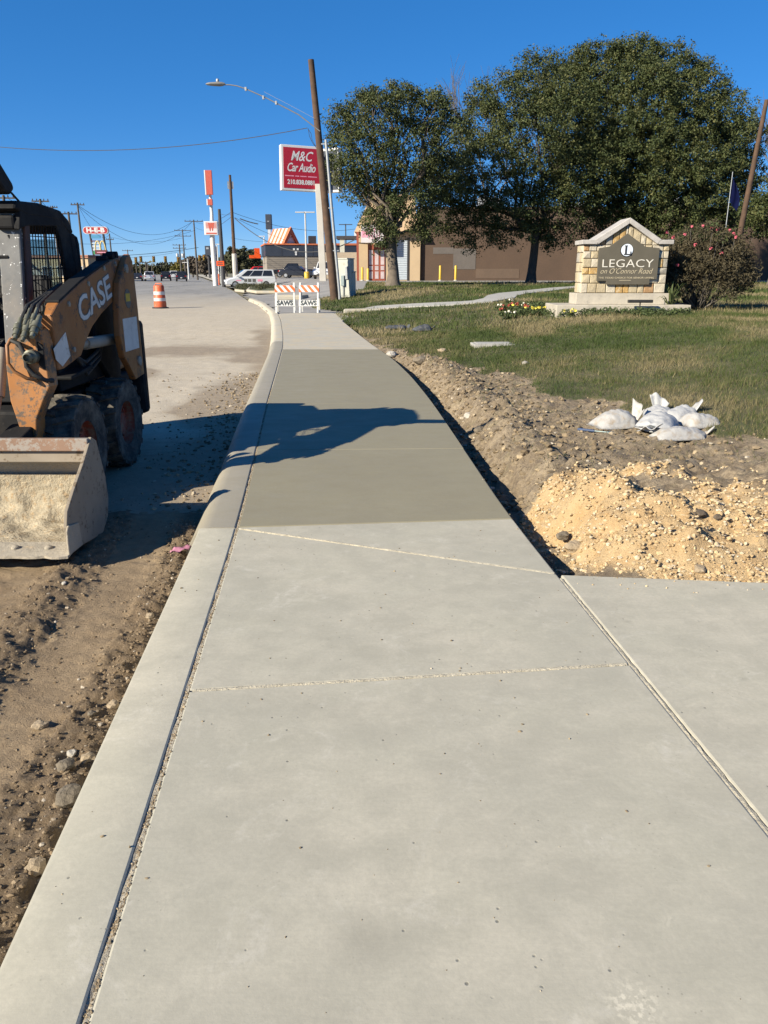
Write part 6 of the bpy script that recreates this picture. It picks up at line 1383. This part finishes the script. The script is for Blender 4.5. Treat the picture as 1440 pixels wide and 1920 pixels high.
# ---- poles
POLES = {}
def pole(key, top, basey, Y, label, mat='pole_wood_grey', r=.17, arms=(), grp='utility poles along the street', armw=2.4, transformer=False, low=None, name='utility_pole', ang=12):
    t_ = at(top[0], top[1], Y); b = at(top[0], basey, Y); x = t_.x; zb = min(b.z, .6)
    o = thing(name, label, 'pole', (x, Y, zb), R(ang), grp); H = t_.z - zb
    m = MB(); m.tube([(0, 0, -.5), (0, 0, H * .5), (0, 0, H)], [r * 1.15, r, r * .75], 10); m.build('shaft', mat, o, smooth=50)
    for dz in arms:
        bx(o, 'cross_arm', mat, (-armw/2, -.06, H - dz - .07), (armw/2, .06, H - dz + .07))
        for xx in (-armw/2 + .12, -armw/5, armw/5, armw/2 - .12):
            m = MB(); m.lathe([(.05, 0), (.07, .08), (.04, .2), (0, .22)], 8, origin=(xx, 0, H - dz + .07)); m.build('insulator', 'pole_dark', o)
    if transformer:
        for s_ in (-1, 1): m = MB(); m.lathe([(.32, 0), (.34, .05), (.34, 1.0), (.2, 1.12), (0, 1.12)], 14, origin=(s_ * .7, 0, H - 3.4)); m.build('transformer', 'galvanised', o, smooth=50)
    if low: m = MB(); m.lathe([(r * 1.6, 0), (r * 1.5, low), (r * 1.1, low + .02)], 10); m.build('guard', 'concrete_pole', o)
    POLES[key] = Vector((x, Y, t_.z)); return o
pole('a', (431, 328), 540, 84, 'tall dark wooden pole standing at the nose of the white minivan', 'pole_wood', .17, (), low=3.4)
bx(bpy.data.objects['utility_pole.001'], 'pole_top_pin', 'galvanised', (-.3, -.06, POLES['a'].z - 1.2), (.3, .06, POLES['a'].z - .5))
pole('b', (411, 392), 533, 92, 'dark steel pole just left of the minivan near the orange road sign', 'pole_dark', .22)
pole('c', (363, 412), 520, 165, 'wooden pole with one cross arm left of the tall burger sign', arms=(.3,), armw=3.6)
pole('d', (342, 430), 515, 205, 'wooden pole with two cross arms farther down the right side', arms=(.3, 1.6), armw=4.0)
pole('e', (336, 458), 515, 215, 'short wooden pole carrying white transformers beside the road', arms=(.2, 1.0), armw=3.4, transformer=True, r=.2)
pole('f', (145, 380), 528, 125, 'wooden pole with a cross arm just right of the loader exhaust', arms=(.3,), armw=2.0)
pole('g', (128, 397), 528, 105, 'wooden pole whose wide cross arm shows above the loader exhaust', arms=(.25,), armw=2.1)
pole('h', (75, 373), 528, 95, 'wooden pole whose cross arm shows above the middle of the loader roof', arms=(.25,), armw=1.9)
pole('i', (98, 386), 528, 135, 'distant wooden pole whose arm shows above the rear of the loader roof', arms=(.25,), armw=1.6)
pole('j', (6, 366), 528, 80, 'wooden pole whose arm shows above the loader roof at the left edge', arms=(.25,), armw=2.0)
pole('k', (205, 438), 525, 175, 'wooden pole right of the red oval sign', arms=(1.2,), armw=1.6)
pole('l', (239, 468), 520, 235, 'wooden pole with a cross arm above the loader arm end', arms=(.3,), armw=3.0)
for i, (px, py, Y) in enumerate(sorted(((262, 489, 300), (273, 490, 330), (276, 491, 350), (284, 495, 400), (290, 496, 430), (302, 497, 470), (255, 497, 360), (297, 498, 500), (309, 499, 540)))):
    pole('far%d' % i, (px, py), 512, Y, 'tiny distant pole under the traffic signals, %s of nine' % ORD[i], arms=(.4,), armw=2.8, r=.22, grp='far utility poles')
pole('rt', (1434, 186), 530, 47, 'brown wooden pole leaning behind the big oak at the right edge', 'pole_wood', .15, grp='utility poles along the street', ang=0)
bpy.data.objects['utility_pole'].name = 'utility_pole'
rt = [o for o in COL.objects if o.get('label', '').startswith('brown wooden pole leaning behind')][0]; rt.rotation_euler = (0, R(4.2), 0); rt.location.x -= .62
# flag
q = at(1374, 322, 40); fz = tz(q.x, 40); fg = thing('flag_pole', 'thin flagpole with a limp dark blue flag in front of the oaks', 'flag', (q.x, 40, fz))
m = MB(); m.tube([(0, 0, 0), (0, 0, q.z - fz)], [.03, .018], 8); m.build('pole', 'galvanised', fg, smooth=50)
rows = []
for i in range(9):
    s_ = i / 8; zz = q.z - fz - .35 - 1.0 * s_; wv = .08 + .36 * math.sin(s_ * 2.2); rows.append([(.04 + wv * u, .05 * math.sin(u * 9 + s_ * 3), zz - u * .42 * s_) for u in (0, .25, .5, .75, 1)])
m = MB(); m.loft(rows, cap=False, closed=False); m.build('flag', 'flag_blue', fg, smooth=80)
# ---- wires
def wire(p, q, sag, label, r=.014, n=22, grp='overhead wires'):
    p, q = Vector(p), Vector(q); m = MB(); m.tube([p.lerp(q, i / n) - Vector((0, 0, sag * 4 * (i / n) * (1 - i / n))) for i in range(n + 1)], r, 4)
    return tag(m.build('overhead_wire', 'wire_black', None), label, 'wire', grp)
wire(at(576, 240, PY), at(-120, 262, 46), .75, 'black service wire running left from the leaning pole across the open sky', .02)
A_, B_ = POLES['a'], POLES['c']
wire(at(433, 398, 84), at(363, 414, 165), .8, 'upper wire from the minivan pole to the cross arm pole', .022); wire(at(433, 407, 84), at(366, 426, 165), .9, 'lower wire from the minivan pole to the cross arm pole', .02)
wire(at(433, 397, 84), at(675, 428, 92), .9, 'wire from the minivan pole passing behind the shop sign pylon to the store', .022)
wire(at(440, 409, 84), at(675, 444, 75), 2.2, 'thick sagging cable from the minivan pole to the store corner', .045)
wire(at(440, 408, 84), at(620, 470, 120), .6, 'thin wire dropping from the minivan pole to the restaurant', .018)
wire(at(450, 410, 84), at(484, 420, 84), .05, 'short black splice case on the thick cable by the minivan pole', .07)
wire(at(363, 414, 165), at(145, 384, 125), 3.4, 'wire crossing the road from the cross arm pole to the left side pole', .03); wire(at(360, 416, 165), at(142, 382, 125), 5.0, 'lower wire crossing the road to the left side pole', .025)
wire(at(-40, 436, 110), at(366, 432, 165), 2.0, 'long wire crossing the road at the height of the red oval sign', .028)
wire(at(-40, 470, 120), at(372, 464, 165), 1.2, 'heavy cable crossing the road above the signals', .05); wire(at(120, 478, 150), at(345, 470, 205), 1.0, 'thin cable crossing the road just above the signals', .03)
wire(at(75, 374, 95), at(128, 398, 105), .8, 'wire between the two pole tops seen over the loader roof', .02); wire(at(6, 367, 80), at(75, 374, 95), .6, 'wire leading to the loader roof pole from the left', .02); wire(at(145, 382, 125), at(205, 440, 175), 2.2, 'wire from the left side pole down to the pole right of the oval sign', .022)
wire(at(205, 444, 175), at(342, 446, 205), 1.0, 'faint wire level with the oval sign post', .025); wire(at(433, 446, 84), at(545, 448, 130), .4, 'faint wire in front of the dark monolith sign', .016)
wire(at(433, 402, 84), at(411, 400, 92), .1, 'short wire between the minivan pole and the dark steel pole', .016)
# ---- traffic signals on a span wire
wire(at(215, 487, 210), at(348, 490, 210), .6, 'span wire that carries the traffic signals', .06)
m = MB(); q = at(352, 490, 210)
sp_ = thing('signal_pole', 'pale steel mast that ends the signal span wire', 'pole', (q.x, 210, -.3)); m.tube([(0, 0, 0), (0, 0, q.z + 1.0)], .22, 8); m.build('shaft', 'galvanised', sp_)
def signal(px, py, label, yel=False, Y=209):
    q = at(px, py, Y); s_ = thing('traffic_signal', label, 'traffic light', (q.x, Y, q.z), R(10), 'traffic signals'); bx(s_, 'housing', 'signal_yellow', (-.22, -.12, -.62), (.22, .2, .62), bevel=.03); bx(s_, 'backplate', 'signal_black', (-.36, .21, -.75), (.36, .25, .75))
    for z in (-.4, 0, .4): m = MB(); m.lathe([(.16, 0), (.16, .18), (.14, .18), (.13, .02), (0, .02)], 12, origin=(0, -.125, z), axis='y'); m.v = [(x, -.25 - y, w) for x, y, w in m.v]; m.build('lens', 'tail_red' if z > .2 else 'signal_black', s_)
for px, py, lb in ((225, 486, 'traffic signal seen above the loader arm, farthest left'), (254.5, 488, 'low traffic signal just right of the loader arm tip'), (264, 486, 'traffic signal beside the low one'), (288, 486, 'traffic signal over the silver car'), (310, 486, 'traffic signal over the middle SUV'), (334, 487.5, 'traffic signal over the rightmost SUV'), (374, 484, 'yellow traffic signal left of the pair by the tall burger sign'), (382.5, 483, 'yellow traffic signal nearest the tall burger sign')): signal(px, py, lb)
# ---- burger pylon
def burger_sign():
    Y = 100; b = at(404, 525, Y); s_ = thing('tall_sign', 'tall white pole sign with an orange slab and a striped W panel', 'sign', (b.x, Y, 0.0)); X = lambda px, py: at(px, py, Y).x - b.x; Z = lambda px, py: at(px, py, Y).z
    m = MB(); m.tube([(0, 0, -.3), (X(398, 445), 0, Z(398, 445)), (X(397, 400), 0, Z(397, 400)), (X(394, 365), 0, Z(394, 365))], [.33, .30, .2, .17], 14); m.build('shaft', 'sign_white', s_, smooth=50)
    e = bx(s_, 'orange_slab', 'sign_salmon', (X(387.5, 345), -.5, Z(390, 365.5)), (X(399, 345), -.1, Z(390, 320))); bx(s_, 'slab_edge', 'sign_white', (X(385.5, 345), -.52, Z(390, 365.8)), (X(387.4, 345), .3, Z(390, 319.8)))
    bx(s_, 'small_box', 'sign_salmon', (X(391, 380), -.5, Z(394, 385)), (X(399.5, 380), -.1, Z(394, 374))); bx(s_, 'box_edge', 'sign_white', (X(389, 380), -.5, Z(394, 385.3)), (X(390.9, 380), .2, Z(394, 373.6)))
    x0, x1, z0, z1 = X(384.5, 428), X(409.5, 428), Z(397, 441), Z(397, 415.5)
    bx(s_, 'panel_box', 'sign_white', (x0, -.6, z0), (x1, .2, z1), bevel=.02); w = x1 - x0; h = z1 - z0
    bx(s_, 'panel_face', 'banner_white', (x0 + .10 * w, -.615, z0 + .05 * h), (x1 - .05 * w, -.602, z1 - .04 * h))
    P = lambda u, v: (x0 + (.14 + .80 * u) * w, z0 + (.20 + .74 * v) * h)
    for poly in ([(0.2, .95), (.38, .95), (.5, .55), (.42, .12), (.36, .12)], [(.80, .95), (.62, .95), (.5, .55), (.58, .12), (.64, .12)], [(.44, .95), (.56, .95), (.64, .35), (.60, .12), (.5, .62), (.40, .12), (.36, .35)]):
        m = MB(); m.prism([P(*q) for q in poly], -.628 - .001 * len(poly), -.616, 'y'); m.build('logo_letter', 'sign_salmon', s_)
    for k in range(5):
        for side in (0, 1):
            a, b2 = (0.0, .26 + .02 * k) if side == 0 else (.74 - .02 * k, 1.0); q0, q1 = P(a, .95 - .12 * k), P(b2, .95 - .12 * k - .07); bx(s_, 'logo_stripe', 'sign_salmon', (q0[0], -.6265, q1[1]), (q1[0], -.6162, q0[1]))
    bx(s_, 'panel_band', 'sign_salmon', (x0 + .14 * w, -.627, z0 + .07 * h), (x1 - .07 * w, -.616, z0 + .17 * h))
burger_sign()
# road work sign, marker, small posts
q = at(415, 525, 88); rs = thing('road_work_sign', 'bright orange rectangular road work sign on a thin post', 'sign', (q.x, 88, 0))
zc = at(415, 494, 88).z; bx(rs, 'panel', 'road_sign_orange', (-.42, -.05, zc - .26), (.42, -.02, zc + .26)); bx(rs, 'lettering', 'stencil_black', (-.25, -.056, zc + .04), (.26, -.052, zc + .12)); bx(rs, 'lettering', 'stencil_black', (-.28, -.056, zc - .13), (.29, -.052, zc - .05)); m = MB(); m.tube([(0, 0, 0), (0, 0, zc - .2)], .05, 6); m.build('post', 'galvanised', rs)
q = at(404.8, 520, 98); om = thing('marker_post', 'short orange marker post at the foot of the tall burger sign', 'marker', (q.x + .35, 98, -.05)); m = MB(); m.tube([(0, 0, 0), (0, 0, 1.3)], .09, 8); m.build('post', 'barrel_orange', om)
# dark pylon signs
def dark_sign(px0, px1, pyt, pyb, base, Y, label):
    a, b = at(px0, pyt, Y), at(px1, pyb, Y); s_ = thing('pylon_sign', label, 'sign', ((a.x + b.x) / 2, Y, 0)); w = (b.x - a.x) / 2
    bx(s_, 'cabinet', 'navy', (-w, -.5, b.z), (w, .5, a.z), bevel=.04); m = MB(); m.tube([(0, 0, -.2), (0, 0, b.z)], .25, 8); m.build('post', 'pole_dark', s_); return s_, w, a.z, b.z
s_, w, z1, z0 = dark_sign(498, 510, 402, 430, 458, 128, 'dark slab shaped pylon sign standing behind the restaurant'); bx(s_, 'lower_panel', 'shutter_white', (-w * .3, -.6, z0 - 2.0), (w * .7, -.2, z0 - .05)); bx(s_, 'panel_print', 'galvanised', (-w * .4, -.53, (z0+z1)/2), (w * .3, -.502, (z0+z1)/2 + .12))
s_, w, z1, z0 = dark_sign(384.5, 396, 461, 479, 500, 190, 'dark square pole sign showing left of the tall burger sign'); bx(s_, 'panel_print', 'galvanised', (-w * .5, -.53, z1 - .75), (w * .4, -.502, z1 - .35))
s_, w, z1, z0 = dark_sign(403, 407.5, 462, 479, 500, 190, 'narrow dark pole sign showing right of the tall burger sign')
M('lamp_white', (0.42, 0.43, 0.43), .5, var=.05)
# lot lamps
def lot_lamp(px, pyt, base, Y, label, heads=(-1, 1), mat='sign_white', foot=False):
    q = at(px, pyt, Y); z = tz(q.x, Y) - .1; l = thing('lot_lamp', label, 'lamp post', (q.x, Y, z), 0, 'parking lot lamps'); H = q.z - z; m = MB(); m.tube([(0, 0, 0), (0, 0, H)], [.13, .09], 8); m.build('shaft', mat, l, smooth=50)
    for s2 in heads: bx(l, 'lamp_head', mat, (min(s2 * .12, s2 * 1.15), -.18, H - .06), (max(s2 * .12, s2 * 1.15), .18, H + .06), bevel=.02)
    bx(l, 'cap', mat, (-.115, -.1, H - .08), (.115, .1, H + .09))
    if foot: m = MB(); m.lathe([(.32, 0), (.32, .75), (.25, .82), (0, .82)], 14); m.build('footing', 'yellow_paint', l, smooth=50)
lot_lamp(572, 398, 530, 97, 'white twin headed parking lamp with a yellow foot by the black sedan', foot=True, mat='lamp_white')
lot_lamp(648, 421, 530, 140, 'dark twin headed lamp right of the white pylon', mat='pole_dark'); lot_lamp(495, 443, 520, 150, 'pale single headed lamp left of the dark slab sign', heads=(-1,)); lot_lamp(407, 458, 520, 160, 'pale twin headed lamp behind the tall burger sign')
lot_lamp(352, 492, 520, 170, 'short pale lamp beside the rightmost road SUV', heads=(-1,))
# red oval sign and the arches
def oval_sign():
    Y = 180; q = at(180, 432, Y); s_ = thing('oval_sign', 'red oval supermarket sign on two dark legs with panels below', 'sign', (q.x, Y, 0)); mp = Y / (1442 * _C + 528 * _S); W = 47 * mp / 2; H = 13 * mp / 2
    def oval(w, h, y0, y1, name, mat):
        pts = [(-w + h + h * math.cos(a), h * math.sin(a)) for a in [math.pi/2 + math.pi * k / 10 for k in range(11)]] + [(w - h + h * math.cos(a), h * math.sin(a)) for a in [-math.pi/2 + math.pi * k / 10 for k in range(11)]]
        m = MB(); m.prism([(x, q.z + z) for x, z in pts], y0, y1, 'y'); m.build(name, mat, s_)
    oval(W, H, -.4, .4, 'rim', 'sign_white'); oval(W - .12, H - .12, -.43, -.405, 'face', 'heb_red')
    text('H-E-B', 1.32, 'sign_white', s_, (0, -.45, q.z), (1, 0, 0), (0, 0, 1), bold=.06, sx=1.25, depth=.005)
    for dx, dx2 in ((-12, -6), (13, 17)):
        m = MB(); m.tube([(dx2 * mp, 0, -.3), (dx * mp, 0, q.z - H)], .25, 8); m.build('leg', 'pole_dark', s_)
    for (pa, pb_, mt) in ((441, 447, 'sign_blue'), (451, 453, 'maroon'), (455, 458, 'shutter_white'), (460, 464, 'shutter_white'), (466, 470, 'shutter_white'), (471, 477, 'sign_green')):
        x1 = 7 if mt != 'sign_green' else -6; bx(s_, 'tenant_panel', mt, (-10 * mp, -.2, at(180, pb_, Y).z), (x1 * mp, .0, at(180, pa, Y).z))
oval_sign()
def arches():
    Y = 165; mp = Y / (1442 * _C + 490 * _S); q = at(190.5, 480, Y); s_ = thing('arch_sign', 'sign with tall cream yellow arches above a maroon board', 'sign', (q.x, Y, 0)); z0 = at(190, 469, Y).z; z1 = at(190, 452, Y).z; zb = at(190, 477.5, Y).z
    for cx in (-4.6, 4.6):
        pts = [((cx + 5.0 * math.cos(a)) * mp, -.2, z0 + (z1 - z0) * math.sin(a)) for a in [math.pi * k / 14 for k in range(15)]]
        m = MB(); m.tube(pts, .14, 8); m.build('arch', 'arch_yellow', s_, smooth=50)
    bx(s_, 'board', 'maroon', (-11 * mp, -.3, zb), (12 * mp, .1, z0 + .02)); bx(s_, 'board_print', 'banner_pink', (-7 * mp, -.315, (zb + z0) / 2 - .08), (9 * mp, -.302, (zb + z0) / 2 + .08)); m = MB(); m.tube([(0, 0, -.3), (0, 0, zb)], .3, 8); m.build('post', 'pole_dark', s_)
arches()
# ---- kerbed islands by the driveway, weeds
def island(poly_px, label, z=.12, weed=True, seed=1):
    P = [on_t(*q) for q in poly_px]; cx = sum(p.x for p in P) / len(P); cy = sum(p.y for p in P) / len(P); zb = tz(cx, cy) - .09
    o = thing('kerbed_island', label, 'island', (cx, cy, zb)); pl = [(p.x - cx, p.y - cy) for p in P]; m = MB(); m.prism(pl, 0, z + .08, 'z'); m.build('kerb_rim', 'concrete_old', o, bevel=.05)
    m = MB(); m.prism([(x * .9, y * .9) for x, y in pl], z + .05, z + .10, 'z'); m.build('bed', 'weed', o)
    if weed:
        g2 = np.random.default_rng(seed); k = 90; i0 = g2.integers(0, len(pl), k); pa = np.array(pl)[i0] * g2.random((k, 1)) * .85; Cc = np.concatenate([pa, np.full((k, 1), z + .2)], 1); leaf_mesh('weeds', Cc, np.full(k, .38), 60, .14, 'far_leaf', o, seed, aspect=.2, up=.1, squash=.75)
island([(462, 548), (480, 551), (548, 545), (560, 538), (520, 533), (490, 536), (468, 541)], 'weedy kerbed island right of the minivan behind the barricades', seed=5)
island([(440, 545), (458, 547), (474, 541), (462, 538), (445, 541)], 'small kerbed island under the nose of the minivan', seed=6)
q = on_t(537, 561); kb = thing('kerb_ramp', 'low pale kerb block behind the left barricade', 'kerb', (q.x, q.y, tz(q.x, q.y) - .09)); m = MB(); m.prism([(-.7, 0), (.9, 0), (1.2, 1.2), (.2, 1.8), (-.5, 1.2)], 0, .32, 'z'); m.build('block', 'concrete_old', kb, bevel=.08)
# verge right of the road beyond the driveway
rows = []
for y in np.linspace(88, 330, 50): rows.append([(float(ROADR(y)) + .1, y, -.02), (float(ROADR(y)) + 3.4, y, .12), (float(ROADR(y)) + 5.0, y, .3)])
m = MB(); m.loft(rows, cap=False, closed=False); tag(m.build('far_pavement', 'concrete_old'), kind='structure')
# ---- far trees
def far_tree(px, pyt, pyb, wpx, Y, label, mat='far_leaf', seed=1, grp='trees far along the street'):
    b = at(px, pyb, Y); t_ = thing('broadleaf_tree', label, 'tree', (b.x, Y, b.z), 0, grp); mp = Y / (1442 * _C + 450 * _S); Hh = (pyb - pyt) * mp; W = wpx * mp / 2
    g2 = np.random.default_rng(seed); m = MB(); m.tube([(0, 0, -1), (0, 0, Hh * .5)], [.03 * Hh + .1, .02 * Hh + .05], 8); m.build('trunk', 'bark_dark', t_)
    k = 110; d = g2.normal(size=(k, 3)); d /= np.linalg.norm(d, axis=1, keepdims=True); Cc = d * (.45 + .5 * g2.random((k, 1))) * np.array([W, W * .8, Hh * .42]) + np.array([0, 0, Hh * .56]); Cc += g2.normal(size=(k, 3)) * W * .08
    leaf_mesh('crown', Cc, np.full(k, max(W, Hh * .5) * .26), 46, max(.3, .0034 * Y), mat, t_, seed); return t_
far_tree(446, 466, 518, 46, 150, 'dark bushy tree left of the restaurant behind the minivan pole', seed=11); far_tree(472, 470, 512, 30, 158, 'dark tree tucked against the restaurant left end', seed=12); far_tree(425, 478, 512, 24, 190, 'dark tree right of the dark steel pole', seed=13)
far_tree(387, 480, 520, 36, 230, 'brownish tree mass at the foot of the tall burger sign', 'brown_twig', seed=14); far_tree(362, 483, 518, 30, 240, 'brownish tree behind the cross arm pole', 'brown_twig', seed=15); far_tree(334, 494, 518, 22, 250, 'yellowing tree beside the transformer pole', 'yellow_leaf', seed=16)
far_tree(350, 488, 516, 22, 300, 'grey brown tree between the yellowing tree and the cross arm pole', 'brown_twig', seed=17)
for i, (px, t2, w2) in enumerate(sorted(((250, 500, 22), (272, 502, 26), (296, 503, 24), (316, 502, 22), (228, 500, 24), (200, 499, 30), (165, 500, 32)))): far_tree(px, t2 - 2, 514, w2, 430, 'low dark tree on the road horizon, %s of seven' % ORD[i], seed=30 + i, grp='trees on the horizon')
# thin tree line closing the horizon
g2 = np.random.default_rng(5); k = 900; ang = g2.uniform(-1.0, 1.0, k); dd = g2.uniform(620, 760, k); Cc = np.stack([np.sin(ang) * dd, np.cos(ang) * dd, g2.uniform(0, 6.5, k)], 1)
tag(leaf_mesh('tree_line', Cc, g2.uniform(4, 8, k), 26, 3.2, 'far_leaf', None, 55), 'far off wood along the horizon', 'trees', kind='stuff')
# left side of the street: low shops seen through the cab
for (px, Y, w, h, d, wall, lb) in ((205, 150, 14, 4.2, 12, 'wall_cream', 'low cream shop across the road seen past the loader'), (45, 150, 16, 4.0, 12, 'stucco_tan', 'tan shop across the road seen through the cab screen')):
    q = at(px, 520, Y); s_ = thing('shop_building', lb, 'building', (q.x - 16, Y, -.35), R(-14)); bx(s_, 'wall', wall, (0, 0, 0), (w, d, h)); bx(s_, 'roof', 'roof_tile', (-.3, -.3, h + .001), (w + .3, d + .3, h + .5))
    for k in range(4): wdw = bx(s_, 'window', 'sign_white', (1 + k * 3.2, -.06, 1.0), (3.2 + k * 3.2, -.002, 2.8)); bx(wdw, 'pane', 'glass_dark', (1.1 + k * 3.2, -.08, 1.1), (3.1 + k * 3.2, -.062, 2.7))
